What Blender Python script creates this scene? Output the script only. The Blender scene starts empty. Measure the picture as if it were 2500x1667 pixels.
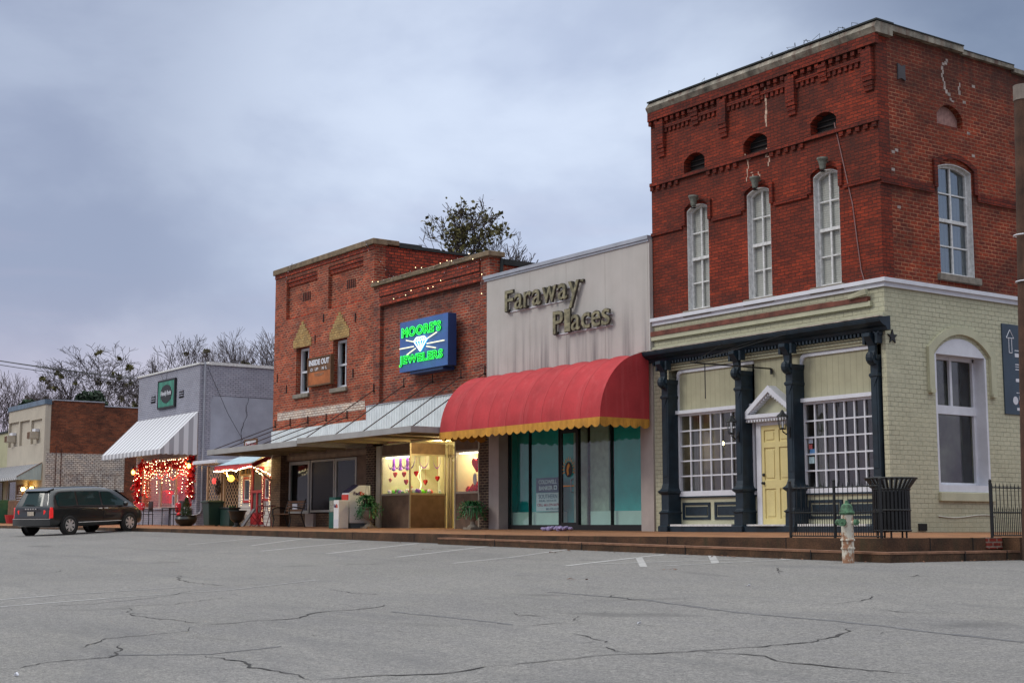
import bpy, bmesh, math, random
from math import sin, cos, pi, radians, sqrt, atan2, tan, asin
from mathutils import Vector, Matrix
from mathutils.geometry import tessellate_polygon
random.seed(7)
SC = bpy.context.scene
COL = SC.collection
# ---------------------------------------------------------------- camera
F_PX = 3472.; PITCH = radians(7.43); AZ = radians(35.2); CAM = Vector((0., -22.2, 0.1))
cd_ = bpy.data.cameras.new('camera'); cam = bpy.data.objects.new('camera', cd_); COL.objects.link(cam)
cd_.sensor_width = 36.; cd_.lens = 50.; cd_.clip_start = .1; cd_.clip_end = 1500.
FW = Vector((-cos(AZ)*cos(PITCH), sin(AZ)*cos(PITCH), sin(PITCH))); RT = Vector((sin(AZ), cos(AZ), 0.)); UP = RT.cross(FW)
mw = Matrix((RT, UP, -FW)).transposed().to_4x4(); mw.translation = CAM; cam.matrix_world = mw
SC.camera = cam
# ---------------------------------------------------------------- exposure
SC.view_settings.view_transform = 'Standard'; SC.view_settings.look = 'None'
SC.view_settings.exposure = 0.12; SC.view_settings.gamma = 1.0
try:
    SC.cycles.use_denoising = True; SC.cycles.max_bounces = 6; SC.cycles.transparent_max_bounces = 12
    SC.cycles.sample_clamp_indirect = 3.0; SC.cycles.caustics_reflective = False; SC.cycles.caustics_refractive = False
except Exception: pass
# ---------------------------------------------------------------- sky and sun
SUN_EL, SUN_AZ = radians(38), radians(205)       # azimuth clockwise from +y: from behind the camera
world = bpy.data.worlds.new('World'); SC.world = world; world.use_nodes = True
def build_world():
    nt = world.node_tree; N = nt.nodes; L = nt.links; N.clear()
    def nd(t, **k):
        n = N.new(t)
        for a, b in k.items(): setattr(n, a, b)
        return n
    tc = nd('ShaderNodeTexCoord'); sep = nd('ShaderNodeSeparateXYZ'); L.new(tc.outputs['Generated'], sep.inputs[0])
    z = sep.outputs[2]
    def mrange(src, a, b, c, d, smooth=True):
        m = nd('ShaderNodeMapRange'); m.interpolation_type = 'SMOOTHSTEP' if smooth else 'LINEAR'
        for i, q in enumerate((a, b, c, d)): m.inputs[i+1].default_value = q
        L.new(src, m.inputs[0]); return m.outputs[0]
    def mix(fac, a, b, bt='MIX'):
        m = nd('ShaderNodeMix'); m.data_type = 'RGBA'; m.blend_type = bt
        for s, q in ((0, fac), (6, a), (7, b)):
            if isinstance(q, (int, float)): m.inputs[s].default_value = q
            elif isinstance(q, tuple): m.inputs[s].default_value = (*q, 1)
            else: L.new(q, m.inputs[s])
        return m.outputs[2]
    def dotd(u, v):
        d = (FW*F_PX + RT*(u-1250) + UP*(833.5-v)).normalized()
        n = nd('ShaderNodeVectorMath', operation='DOT_PRODUCT'); L.new(tc.outputs['Generated'], n.inputs[0]); n.inputs[1].default_value = d
        return n.outputs['Value']
    col = mix(mrange(z, 0.0, .19, 0, 1), (.60, .52, .63), (.38, .45, .61))
    col = mix(mrange(dotd(2700, -100), .925, .995, 0, .75), col, (.15, .21, .33))
    col = mix(mrange(dotd(100, -300), .93, 1.0, 0, .5), col, (.31, .37, .53))
    col = mix(mrange(dotd(1350, 430), .955, 1.0, 0, .7), col, (.62, .72, .92))
    mp = nd('ShaderNodeMapping'); mp.inputs['Scale'].default_value = (1.0, 1.0, 1.9); L.new(tc.outputs['Generated'], mp.inputs[0])
    no = nd('ShaderNodeTexNoise'); L.new(mp.outputs[0], no.inputs['Vector'])
    no.inputs['Scale'].default_value = 4.2; no.inputs['Detail'].default_value = 6; no.inputs['Roughness'].default_value = .52; no.inputs['Distortion'].default_value = .15
    col = mix(mrange(no.outputs['Fac'], .36, .66, 0, 1), mix(1.0, col, (.86, .86, .885), 'MULTIPLY'), mix(1.0, col, (1.20, 1.17, 1.11), 'MULTIPLY'))
    mp2 = nd('ShaderNodeMapping'); mp2.inputs['Scale'].default_value = (.8, .8, 7.0); L.new(tc.outputs['Generated'], mp2.inputs[0])
    n2 = nd('ShaderNodeTexNoise'); L.new(mp2.outputs[0], n2.inputs['Vector']); n2.inputs['Scale'].default_value = 5; n2.inputs['Detail'].default_value = 4
    col = mix(mix(1.0, mrange(n2.outputs['Fac'], .45, .75, 0, .30), mrange(z, .12, .3, 1, 0), 'MULTIPLY'), col, (.56, .49, .62))
    # the deck overhead is brighter than the part near the horizon
    g = mrange(z, .40, .92, 1.0, 3.4)
    gm = nd('ShaderNodeVectorMath', operation='SCALE'); L.new(mix(mrange(z, .3, .8, 0, .75), col, (.57, .565, .53)), gm.inputs[0]); L.new(g, gm.inputs['Scale'])
    col = mix(mrange(z, -.02, .0, 1, 0), gm.outputs[0], (.11, .11, .10))
    sky = nd('ShaderNodeTexSky', sky_type='NISHITA'); sky.sun_disc = False
    sky.sun_elevation = SUN_EL; sky.sun_rotation = SUN_AZ; sky.air_density = 2; sky.dust_density = 4
    sc = nd('ShaderNodeVectorMath', operation='SCALE'); L.new(col, sc.inputs[0]); sc.inputs['Scale'].default_value = 10.
    col = mix(.04, sc.outputs[0], sky.outputs[0])
    bg = nd('ShaderNodeBackground'); bg.inputs['Strength'].default_value = .1; L.new(col, bg.inputs[0])
    out = nd('ShaderNodeOutputWorld'); L.new(bg.outputs[0], out.inputs[0])
build_world()
sl = bpy.data.lights.new('sun', 'SUN'); sl.energy = 1.0; sl.angle = radians(18); sl.color = (1., .96, .88)
so = bpy.data.objects.new('sun', sl); COL.objects.link(so)
sd = Vector((sin(SUN_AZ)*cos(SUN_EL), cos(SUN_AZ)*cos(SUN_EL), sin(SUN_EL)))
so.rotation_euler = (-sd).to_track_quat('-Z', 'Y').to_euler(); so.location = (0, -30, 30)

# ---------------------------------------------------------------- picking helpers (a pixel of the survey photo -> a point on a real plane)
def ray(u, v): return FW*F_PX + RT*(u-1250) + UP*(833.5-v)
def A(u, v, y=0.):
    d = ray(u, v); t = (y-CAM.y)/d.y; return CAM.x+d.x*t, CAM.z+d.z*t
def zs(x): return max(0., (-25-max(x, -130)))*.0062
def zc(x): return min(-.436+.0125*(-15.6-min(x, -3)), zs(x)-.19) if x < -14 else -.436-.0125*min(x+15.6, 9)
def zg(x, y): return zc(x) - .043*max(0., min(-4.5-y, 26.))
def zw(x, y): return zs(x) - .08*max(0., min(1., max(-y/4.2, (x+18.6)/3.4)))
def G(u, v):
    d = ray(u, v); z = -.5
    for _ in range(12):
        t = (z-CAM.z)/d.z; p = CAM + d*t; z = .5*z+.5*zg(p.x, p.y)
    return Vector((p.x, p.y, zg(p.x, p.y)))

# ---------------------------------------------------------------- mesh helper
def FR(y0=0.): return lambda a, b, d=0.: Vector((a, y0+d, b))     # facade plane, facing -y
def SR(x0=0.): return lambda a, b, d=0.: Vector((x0-d, a, b))     # side plane, facing +x
def wloc(p):
    v = Vector((0, 0, 0))
    while p is not None: v += p.location; p = p.parent
    return v
class MB:
    def __init__(s): s.v = []; s.f = []
    def add(s, vs, fs):
        o = len(s.v); s.v += [Vector(q) for q in vs]; s.f += [tuple(i+o for i in f) for f in fs]; return s
    def hexa(s, p): return s.add(p, [(0, 3, 2, 1), (4, 5, 6, 7), (0, 1, 5, 4), (1, 2, 6, 5), (2, 3, 7, 6), (3, 0, 4, 7)])
    def box(s, x0, x1, y0, y1, z0, z1):
        return s.hexa([(x0, y0, z0), (x1, y0, z0), (x1, y1, z0), (x0, y1, z0), (x0, y0, z1), (x1, y0, z1), (x1, y1, z1), (x0, y1, z1)])
    def fbox(s, fr, a0, a1, b0, b1, d0, d1):
        return s.hexa([fr(a, b, d) for b in (b0, b1) for a, d in ((a0, d0), (a1, d0), (a1, d1), (a0, d1))])
    def slab(s, fr, poly, holes, d0, d1):
        loops = [poly]+list(holes)
        flat = [p for l in loops for p in l]
        tr = tessellate_polygon([[Vector((p[0], p[1], 0)) for p in l] for l in loops])
        n = len(flat)
        vs = [fr(p[0], p[1], d0) for p in flat]+[fr(p[0], p[1], d1) for p in flat]
        fs = [tuple(t) for t in tr]+[tuple(n+i for i in reversed(t)) for t in tr]
        o = 0
        for l in loops:
            m = len(l)
            for i in range(m):
                a, b = o+i, o+(i+1) % m
                fs.append((a, b, b+n, a+n))
            o += m
        return s.add(vs, fs)
    def tube(s, pts, r, n=6, r2=None, cap=True):
        pts = [Vector(p) for p in pts]; m = len(pts); base = len(s.v); vs = []
        for i, p in enumerate(pts):
            t = (pts[min(i+1, m-1)]-pts[max(i-1, 0)]).normalized()
            up = Vector((0, 0, 1)) if abs(t.z) < .9 else Vector((1, 0, 0))
            a = t.cross(up).normalized(); b = t.cross(a)
            rr = r if r2 is None else r+(r2-r)*i/max(1, m-1)
            for k in range(n):
                w = 2*pi*k/n; vs.append(p+(a*cos(w)+b*sin(w))*rr)
        fs = [(i*n+k, i*n+(k+1) % n, (i+1)*n+(k+1) % n, (i+1)*n+k) for i in range(m-1) for k in range(n)]
        if cap: fs += [tuple(range(n)), tuple(range((m-1)*n, m*n))[::-1]]
        return s.add(vs, fs)
    def lathe(s, prof, c, n=16, ax='z', sx=1, sy=1):
        vs = []; c = Vector(c)
        for r, h in prof:
            for k in range(n):
                w = 2*pi*k/n; a, b = r*cos(w)*sx, r*sin(w)*sy
                vs.append(c+(Vector((a, b, h)) if ax == 'z' else Vector((a, h, b)) if ax == 'y' else Vector((h, a, b))))
        m = len(prof)
        fs = [(i*n+k, i*n+(k+1) % n, (i+1)*n+(k+1) % n, (i+1)*n+k) for i in range(m-1) for k in range(n)]
        fs += [tuple(range(n))[::-1], tuple(range((m-1)*n, m*n))]
        return s.add(vs, fs)
    def ball(s, c, r, n=8, m=5, sz=1.):
        return s.lathe([(r*sin(pi*max(.02, min(.98, i/m))), -r*sz*cos(pi*i/m)) for i in range(m+1)], c, n)
    def loft(s, rings, closed=True):
        n = len(rings[0]); vs = [p for r in rings for p in r]
        e = n if closed else n-1
        fs = [(i*n+k, i*n+(k+1) % n, (i+1)*n+(k+1) % n, (i+1)*n+k) for i in range(len(rings)-1) for k in range(e)]
        return s.add(vs, fs)
    def build(s, name, mat, parent=None, smooth=False, bevel=0., local=False, props=None):
        me = bpy.data.meshes.new(name)
        o = Vector((0, 0, 0)) if (local or parent is None) else wloc(parent)
        me.from_pydata([v-o for v in s.v], [], s.f)
        bm = bmesh.new(); bm.from_mesh(me); bmesh.ops.recalc_face_normals(bm, faces=bm.faces); bm.to_mesh(me); bm.free()
        if isinstance(mat, (list, tuple)):
            for q in mat: me.materials.append(q)
        else: me.materials.append(mat)
        ob = bpy.data.objects.new(name, me); COL.objects.link(ob)
        if parent is not None: ob.parent = parent
        if smooth:
            me.polygons.foreach_set('use_smooth', [True]*len(me.polygons))
            if smooth != True: me.set_sharp_from_angle(angle=radians(smooth))
        if bevel:
            b = ob.modifiers.new('bevel', 'BEVEL'); b.width = bevel; b.segments = 1; b.limit_method = 'ANGLE'; b.angle_limit = radians(50)
        if props:
            for k, q in props.items(): ob[k] = q
        return ob
def tag(o, label=None, cat=None, group=None, kind=None):
    if label: o['label'] = label
    if cat: o['category'] = cat
    if group: o['group'] = group
    if kind: o['kind'] = kind
    return o
def thing(name, label, cat, loc=(0, 0, 0), group=None):
    o = bpy.data.objects.new(name, None); COL.objects.link(o); o.location = loc; o.empty_display_size = .2
    return tag(o, label, cat, group)
def kids(o): return [c for c in bpy.data.objects if c.parent is o]
def copy_tree(o, parent=None, loc=None):
    ks = kids(o); c = o.copy(); COL.objects.link(c)
    if parent is not None: c.parent = parent
    if loc is not None: c.location = loc
    for k in ks: copy_tree(k, c)
    return c
def struct(ob): ob['kind'] = 'structure'; return ob
def point_light(parent, loc, energy, col, r=.05, name='glow'):
    l = bpy.data.lights.new(name, 'POINT'); l.energy = energy; l.color = col; l.shadow_soft_size = r
    o = bpy.data.objects.new(name, l); COL.objects.link(o)
    o.location = Vector(loc)-(wloc(parent) if parent else Vector((0, 0, 0)))
    if parent: o.parent = parent
    return o
def area_light(parent, loc, energy, col, sx, sy, rot=(0, 0, 0)):
    l = bpy.data.lights.new('tube_light', 'AREA'); l.shape = 'RECTANGLE'; l.size = sx; l.size_y = sy; l.energy = energy; l.color = col
    o = bpy.data.objects.new('tube_light', l); COL.objects.link(o); o.rotation_euler = rot
    o.location = Vector(loc)-(wloc(parent) if parent else Vector((0, 0, 0)))
    if parent: o.parent = parent
    return o
def arch(a0, a1, b0, b1, rise, n=10):
    """opening outline: b1 is the crown, springing at b1-rise"""
    if rise <= 0: return [(a0, b0), (a1, b0), (a1, b1), (a0, b1)]
    w = (a1-a0)/2; R = (w*w+rise*rise)/(2*rise); cb = b1-R; cx = (a0+a1)/2; t = asin(min(1, w/R))
    return [(a0, b0), (a1, b0)]+[(cx+R*sin(t-2*t*i/n), cb+R*cos(t-2*t*i/n)) for i in range(n+1)]
def arch_band(m, fr, a0, a1, b1, rise, w, leg, d0, d1, n=12):
    hw = (a1-a0)/2; R = (hw*hw+rise*rise)/(2*rise); cb = b1-R; cx = (a0+a1)/2; t = asin(min(1, hw/R))
    inn = [(cx-R*sin(t-2*t*i/n), cb+R*cos(t-2*t*i/n)) for i in range(n+1)]
    R2 = R+w; out = [(cx-R2*sin(t-2*t*i/n), cb+R2*cos(t-2*t*i/n)) for i in range(n+1)]
    out[0] = (a0-w, out[0][1]); out[-1] = (a1+w, out[-1][1])
    if leg:
        inn = [(a0, inn[0][1]-leg)]+inn+[(a1, inn[-1][1]-leg)]
        out = [(a0-w, inn[0][1])]+out+[(a1+w, inn[-1][1])]
    for i in range(len(inn)-1):
        q = [inn[i], inn[i+1], out[i+1], out[i]]
        m.hexa([fr(p[0], p[1], d0) for p in q]+[fr(p[0], p[1], d1) for p in q])
_tc = {}
def text_mesh(m, s, fr, a0, a1, b0, b1, d, ext=.004, outline=0., shear=0., spacing=1., bold=0.):
    """built-in lettering fitted into a box of a plane; outline>0 gives glass tubing along the letter edges"""
    c = bpy.data.curves.new('t', 'FONT'); c.body = s; c.size = 1.; c.resolution_u = 3; c.shear = shear; c.space_character = spacing; c.offset = bold
    if outline: c.fill_mode = 'NONE'; c.bevel_depth = outline/max(1e-4, (b1-b0)); c.bevel_resolution = 0
    else: c.extrude = .001
    o = bpy.data.objects.new('t', c); COL.objects.link(o)
    bpy.context.view_layer.update()
    me = bpy.data.meshes.new_from_object(o.evaluated_get(bpy.context.evaluated_depsgraph_get()))
    P = [v.co.copy() for v in me.vertices]; Fs = [tuple(p.vertices) for p in me.polygons]
    bpy.data.objects.remove(o); bpy.data.curves.remove(c); bpy.data.meshes.remove(me)
    x0 = min(p.x for p in P); x1 = max(p.x for p in P); y0 = min(p.y for p in P); y1 = max(p.y for p in P)
    z0 = min(p.z for p in P); z1 = max(p.z for p in P)
    sx = (a1-a0)/(x1-x0); sy = (b1-b0)/(y1-y0); sz = sy if outline else ext/max(1e-5, z1-z0)
    m.add([fr(a0+(p.x-x0)*sx, b0+(p.y-y0)*sy, d-(p.z-z0)*sz) for p in P], Fs)
    return m
# ---------------------------------------------------------------- materials (procedural)
def new_mat(name):
    m = bpy.data.materials.new(name); m.use_nodes = True; nt = m.node_tree
    return m, nt, nt.nodes['Principled BSDF']
class NT:
    def __init__(s, nt): s.nt = nt
    def n(s, t, **k):
        q = s.nt.nodes.new(t)
        for a, b in k.items(): setattr(q, a, b)
        return q
    def l(s, a, b): s.nt.links.new(a, b)
    def pos(s, scale=None):
        g = s.n('ShaderNodeNewGeometry').outputs['Position']
        if scale is None: return g
        m = s.n('ShaderNodeVectorMath', operation='MULTIPLY'); s.l(g, m.inputs[0]); m.inputs[1].default_value = scale; return m.outputs[0]
    def noise(s, vec, scale, det=4, rough=.55, dist=0.):
        q = s.n('ShaderNodeTexNoise'); s.l(vec, q.inputs['Vector'])
        q.inputs['Scale'].default_value = scale; q.inputs['Detail'].default_value = det; q.inputs['Roughness'].default_value = rough; q.inputs['Distortion'].default_value = dist
        return q.outputs['Fac']
    def mr(s, src, a, b, c=0., d=1.):
        q = s.n('ShaderNodeMapRange'); s.l(src, q.inputs[0])
        for i, w in enumerate((a, b, c, d)): q.inputs[i+1].default_value = w
        return q.outputs[0]
    def mix(s, fac, a, b, bt='MIX'):
        q = s.n('ShaderNodeMix', data_type='RGBA', blend_type=bt)
        for i, w in ((0, fac), (6, a), (7, b)):
            if isinstance(w, (int, float)): q.inputs[i].default_value = w
            elif isinstance(w, tuple): q.inputs[i].default_value = (*w[:3], 1)
            else: s.l(w, q.inputs[i])
        return q.outputs[2]
    def math(s, op, a, b=0.):
        q = s.n('ShaderNodeMath', operation=op)
        for i, w in enumerate((a, b)):
            if isinstance(w, (int, float)): q.inputs[i].default_value = w
            else: s.l(w, q.inputs[i])
        return q.outputs[0]
    def wall_uv(s):
        sp = s.n('ShaderNodeSeparateXYZ'); s.l(s.pos(), sp.inputs[0])
        c = s.n('ShaderNodeCombineXYZ'); s.l(s.math('ADD', sp.outputs[0], sp.outputs[1]), c.inputs[0]); s.l(sp.outputs[2], c.inputs[1])
        return c.outputs[0]
    def bump(s, h, strength, dist, bs):
        q = s.n('ShaderNodeBump'); s.l(h, q.inputs['Height']); q.inputs['Strength'].default_value = strength; q.inputs['Distance'].default_value = dist
        s.l(q.outputs[0], bs.inputs['Normal'])
def sc3(c, k): return tuple(min(1., q*k) for q in c)
def mat(name, col, rough=.7, metal=0., var=.15, scale=2.5, bump=0., bscale=60., streak=0., stain=(.1, .09, .08), coat=0., emit=0., ecol=None, spec=.5, fine=.08):
    m, nt, bs = new_mat(name); k = NT(nt)
    bs.inputs['Roughness'].default_value = rough; bs.inputs['Metallic'].default_value = metal; bs.inputs['Specular IOR Level'].default_value = spec
    if coat: bs.inputs['Coat Weight'].default_value = coat; bs.inputs['Coat Roughness'].default_value = .05
    if var > 0:
        f = k.mr(k.noise(k.pos(), scale, 5), .3, .7)
        c = k.mix(f, sc3(col, 1-var), sc3(col, 1+var))
        if fine:
            f2 = k.mr(k.noise(k.pos(), scale*22, 2), .35, .65)
            c = k.mix(f2, k.mix(1., c, (1-fine,)*3, 'MULTIPLY'), c)
        if streak:
            f3 = k.mr(k.noise(k.pos((5., 5., .35)), 1.3, 5, .6), .52, .78, 0, streak)
            c = k.mix(f3, c, stain)
        k.l(c, bs.inputs['Base Color'])
    else: bs.inputs['Base Color'].default_value = (*col, 1)
    if bump: k.bump(k.noise(k.pos(), bscale, 3), bump, .01, bs)
    if emit:
        bs.inputs['Emission Color'].default_value = (*(ecol or col), 1); bs.inputs['Emission Strength'].default_value = emit
        m.cycles.emission_sampling = 'NONE'
    return m
def brick(name, ca, cb, mort, bw=.215, bh=.075, ms=.011, rough=.85, dark=.5, dcol=(.05, .02, .015), dscale=.6, bumpk=.5, pale=0., pcol=(.5, .45, .42), streak=0., paint=0., pthr=(.42, .6), mfac=1., tint_lo=(.72, .74, .78), tint_hi=(1.22, 1.16, 1.08), spk=.62, bands=()):
    m, nt, bs = new_mat(name); k = NT(nt); uv = k.wall_uv()
    b = k.n('ShaderNodeTexBrick'); k.l(uv, b.inputs['Vector'])
    b.inputs['Scale'].default_value = 1.; b.inputs['Brick Width'].default_value = bw; b.inputs['Row Height'].default_value = bh
    b.inputs['Mortar Size'].default_value = ms; b.inputs['Mortar Smooth'].default_value = .3; b.inputs['Bias'].default_value = -.15
    b.inputs['Color1'].default_value = (*ca, 1); b.inputs['Color2'].default_value = (*cb, 1)
    mo = k.mix(k.mr(k.noise(k.pos(), 1.1, 4), .35, .65), sc3(mort, .55), mort)
    k.l(mo, b.inputs['Mortar'])
    c = b.outputs['Color']
    if mfac < 1: c = k.mix(k.math('MULTIPLY', b.outputs['Fac'], 1-mfac), c, ca)
    if paint:                                        # worn paint over the brick
        f = k.mr(k.noise(k.pos(), 2.2, 7, .65), pthr[0], pthr[1], 1, 0)
        f = k.math('MULTIPLY', f, k.mr(b.outputs['Fac'], 0, 1, 1, .25))
        c = k.mix(k.math('MULTIPLY', f, paint), c, pcol)
    f = k.mr(k.noise(k.pos((1, 1, 1.6)), dscale, 6, .62), .46, .72, 0, dark)
    c = k.mix(f, c, dcol)
    if pale:
        f = k.mr(k.noise(k.pos((1, 1, 2.5)), 1.7, 6, .7), .6, .72, 0, pale)
        c = k.mix(f, c, pcol)
    if streak:
        f = k.mr(k.noise(k.pos((5., 5., .3)), 1.2, 5), .54, .8, 0, streak); c = k.mix(f, c, dcol)
    c = k.mix(k.mr(k.noise(k.pos((1, 1, 3)), 12, 3), .35, .65, 0, 1), k.mix(1., c, (spk, spk, spk), 'MULTIPLY'), k.mix(1., c, (1.12, 1.08, 1.05), 'MULTIPLY'))
    c = k.mix(k.mr(k.noise(k.pos((1, 1, 2.)), 1.9, 5, .6), .34, .66, 0, 1), k.mix(1., c, tint_lo, 'MULTIPLY'), k.mix(1., c, tint_hi, 'MULTIPLY'))
    k.l(c, bs.inputs['Base Color']); bs.inputs['Roughness'].default_value = rough; bs.inputs['Specular IOR Level'].default_value = .3
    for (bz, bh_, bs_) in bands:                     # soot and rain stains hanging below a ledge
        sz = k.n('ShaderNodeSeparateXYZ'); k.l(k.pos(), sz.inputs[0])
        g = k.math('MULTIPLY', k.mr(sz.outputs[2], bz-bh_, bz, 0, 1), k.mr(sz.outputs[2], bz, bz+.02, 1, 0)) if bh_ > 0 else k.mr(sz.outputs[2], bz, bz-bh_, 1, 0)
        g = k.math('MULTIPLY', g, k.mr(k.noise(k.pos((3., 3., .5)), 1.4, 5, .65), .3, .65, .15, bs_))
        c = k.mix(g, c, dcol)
    k.l(c, bs.inputs['Base Color'])
    h = k.math('ADD', k.math('MULTIPLY', b.outputs['Fac'], -1.), k.math('MULTIPLY', k.noise(k.pos(), 45, 3), .5))
    k.bump(h, bumpk, .012, bs)
    return m
def planks(name, col, w=.14, line=.45, rough=.7, vertical=True, lw=.05, var=.1, streak=0.):
    m, nt, bs = new_mat(name); k = NT(nt); sp = k.n('ShaderNodeSeparateXYZ'); k.l(k.wall_uv(), sp.inputs[0])
    t = k.math('FRACT', k.math('DIVIDE', sp.outputs[0 if vertical else 1], w))
    f = k.math('LESS_THAN', t, lw/w*.5)
    c = k.mix(k.mr(k.noise(k.pos(), 3, 5), .3, .7), sc3(col, 1-var), sc3(col, 1+var))
    if streak: c = k.mix(k.mr(k.noise(k.pos((5, 5, .4)), 1.3, 5), .5, .8, 0, streak), c, sc3(col, .5))
    c = k.mix(f, c, sc3(col, line)); k.l(c, bs.inputs['Base Color']); bs.inputs['Roughness'].default_value = rough
    k.bump(k.math('MULTIPLY', f, -1.), .6, .01, bs)
    return m
def glass(name, tint=(.5, .55, .55), gloss=(.9, .95, 1.), base=.06, rough=.02, trans=1.):
    m = bpy.data.materials.new(name); m.use_nodes = True; nt = m.node_tree; nt.nodes.clear(); k = NT(nt)
    tr = k.n('ShaderNodeBsdfTransparent'); tr.inputs[0].default_value = (*tint, 1)
    gl = k.n('ShaderNodeBsdfGlossy'); gl.inputs[0].default_value = (*gloss, 1); gl.inputs['Roughness'].default_value = rough
    lw = k.n('ShaderNodeLayerWeight'); lw.inputs[0].default_value = .5
    fr = k.math('ADD', .045, k.math('MULTIPLY', .75, k.math('POWER', lw.outputs['Facing'], 5.)))
    nn = k.n('ShaderNodeBump'); nn.inputs['Strength'].default_value = .06; nn.inputs['Distance'].default_value = .05; k.l(k.noise(k.pos(), 1.5, 2), nn.inputs['Height'])
    k.l(nn.outputs[0], gl.inputs['Normal'])
    mx = k.n('ShaderNodeMixShader'); k.l(k.math('ADD', fr, base), mx.inputs[0]); k.l(tr.outputs[0], mx.inputs[1]); k.l(gl.outputs[0], mx.inputs[2])
    o = k.n('ShaderNodeOutputMaterial'); k.l(mx.outputs[0], o.inputs[0])
    return m
def emis(name, col, s, sample=False):
    m, nt, bs = new_mat(name); bs.inputs['Base Color'].default_value = (*sc3(col, .5), 1)
    bs.inputs['Emission Color'].default_value = (*col, 1); bs.inputs['Emission Strength'].default_value = s
    if not sample: m.cycles.emission_sampling = 'NONE'
    return m
def asphalt():
    m, nt, bs = new_mat('worn_asphalt'); k = NT(nt)
    p = k.pos()
    big = k.mr(k.noise(p, .12, 5, .6), .3, .7); mid = k.mr(k.noise(k.pos((1., 2.2, 1.)), .9, 5, .6), .3, .7)
    c = k.mix(big, (.196, .191, .181), (.268, .260, .246))
    c = k.mix(k.math('MULTIPLY', mid, .5), c, (.19, .185, .19))
    v = k.n('ShaderNodeTexVoronoi'); k.l(p, v.inputs['Vector']); v.inputs['Scale'].default_value = 70.
    sp = k.n('ShaderNodeSeparateColor'); k.l(v.outputs['Color'], sp.inputs[0])
    c = k.mix(k.mr(sp.outputs[0], .0, 1., 0, 1), k.mix(1., c, (.66, .66, .67), 'MULTIPLY'), k.mix(1., c, (1.31, 1.30, 1.27), 'MULTIPLY'))
    v3 = k.n('ShaderNodeTexVoronoi'); k.l(p, v3.inputs['Vector']); v3.inputs['Scale'].default_value = 24.; s3 = k.n('ShaderNodeSeparateColor'); k.l(v3.outputs['Color'], s3.inputs[0])
    c = k.mix(s3.outputs[0], k.mix(1., c, (.88, .88, .88), 'MULTIPLY'), k.mix(1., c, (1.09, 1.09, 1.08), 'MULTIPLY'))
    v2 = k.noise(p, 22., 3, .7); c = k.mix(k.mr(v2, .35, .65), k.mix(1., c, (.8, .8, .8), 'MULTIPLY'), c)
    dk = k.mr(k.noise(k.pos((.35, 1.6, 1.)), .6, 7, .7), .53, .75, 0, .55); c = k.mix(dk, c, (.10, .10, .105))
    oil = k.mr(k.noise(k.pos((.9, 1.3, 1.)), .42, 3, .5, .6), .66, .74, 0, .5); c = k.mix(oil, c, (.085, .083, .08))
    pt = k.n('ShaderNodeTexVoronoi'); k.l(k.pos((.12, .2, 1.)), pt.inputs['Vector']); pt.inputs['Scale'].default_value = 1.; s4 = k.n('ShaderNodeSeparateColor'); k.l(pt.outputs['Color'], s4.inputs[0])
    c = k.mix(s4.outputs[1], k.mix(1., c, (.93, .93, .94), 'MULTIPLY'), k.mix(1., c, (1.05, 1.045, 1.03), 'MULTIPLY'))
    k.l(c, bs.inputs['Base Color']); bs.inputs['Roughness'].default_value = .9
    k.bump(k.math('ADD', v.outputs['Distance'], v2), .7, .012, bs)
    return m
M = {}
M['asphalt'] = asphalt()
M['crack'] = mat('crack_dark', (.035, .033, .033), .95, var=.2)
M['patch'] = mat('road_patch', (.12, .12, .125), .9, var=.3, scale=9)
M['line'] = mat('worn_line_paint', (.41, .405, .395), .8, var=.25, scale=6, fine=.3)
M['pave'] = mat('exposed_aggregate_pavement', (.30, .135, .055), .95, var=.35, scale=1.6, bump=.5, bscale=50, fine=.35, streak=.3, stain=(.09, .05, .03))
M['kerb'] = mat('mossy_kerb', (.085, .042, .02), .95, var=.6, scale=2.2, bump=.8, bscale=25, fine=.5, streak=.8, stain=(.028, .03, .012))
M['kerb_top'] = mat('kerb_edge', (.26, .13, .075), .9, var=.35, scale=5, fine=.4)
# brickwork
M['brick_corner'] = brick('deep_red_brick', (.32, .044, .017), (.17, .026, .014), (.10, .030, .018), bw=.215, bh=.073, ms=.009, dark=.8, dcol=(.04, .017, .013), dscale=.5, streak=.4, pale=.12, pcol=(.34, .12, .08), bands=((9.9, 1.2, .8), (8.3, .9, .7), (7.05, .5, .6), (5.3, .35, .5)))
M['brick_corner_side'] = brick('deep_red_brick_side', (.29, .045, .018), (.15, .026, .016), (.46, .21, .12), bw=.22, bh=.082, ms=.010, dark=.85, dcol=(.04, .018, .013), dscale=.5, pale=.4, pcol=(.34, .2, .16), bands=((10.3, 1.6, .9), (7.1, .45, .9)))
M['brick_corner_trim'] = brick('deep_red_brick_trim', (.25, .034, .015), (.14, .02, .012), (.08, .022, .015), bw=.215, bh=.073, ms=.009, dark=.9, dcol=(.03, .014, .01), dscale=.9)
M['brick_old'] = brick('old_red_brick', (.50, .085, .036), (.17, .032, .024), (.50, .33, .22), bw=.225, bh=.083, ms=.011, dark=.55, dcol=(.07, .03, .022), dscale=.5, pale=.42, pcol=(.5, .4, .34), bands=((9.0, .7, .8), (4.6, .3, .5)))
M['brick_old_dark'] = brick('old_red_brick_rowlock', (.46, .075, .035), (.19, .035, .025), (.10, .04, .03), bw=.225, bh=.10, ms=.016, dark=.6, dcol=(.05, .022, .017), dscale=.9, pale=.3)
M['brick_jewel'] = brick('brown_red_brick', (.40, .075, .036), (.10, .03, .03), (.40, .26, .19), bw=.225, bh=.083, ms=.012, dark=.45, dcol=(.07, .035, .03), dscale=.6, pale=.3, pcol=(.36, .27, .22), bands=((7.0, .6, .9),))
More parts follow.
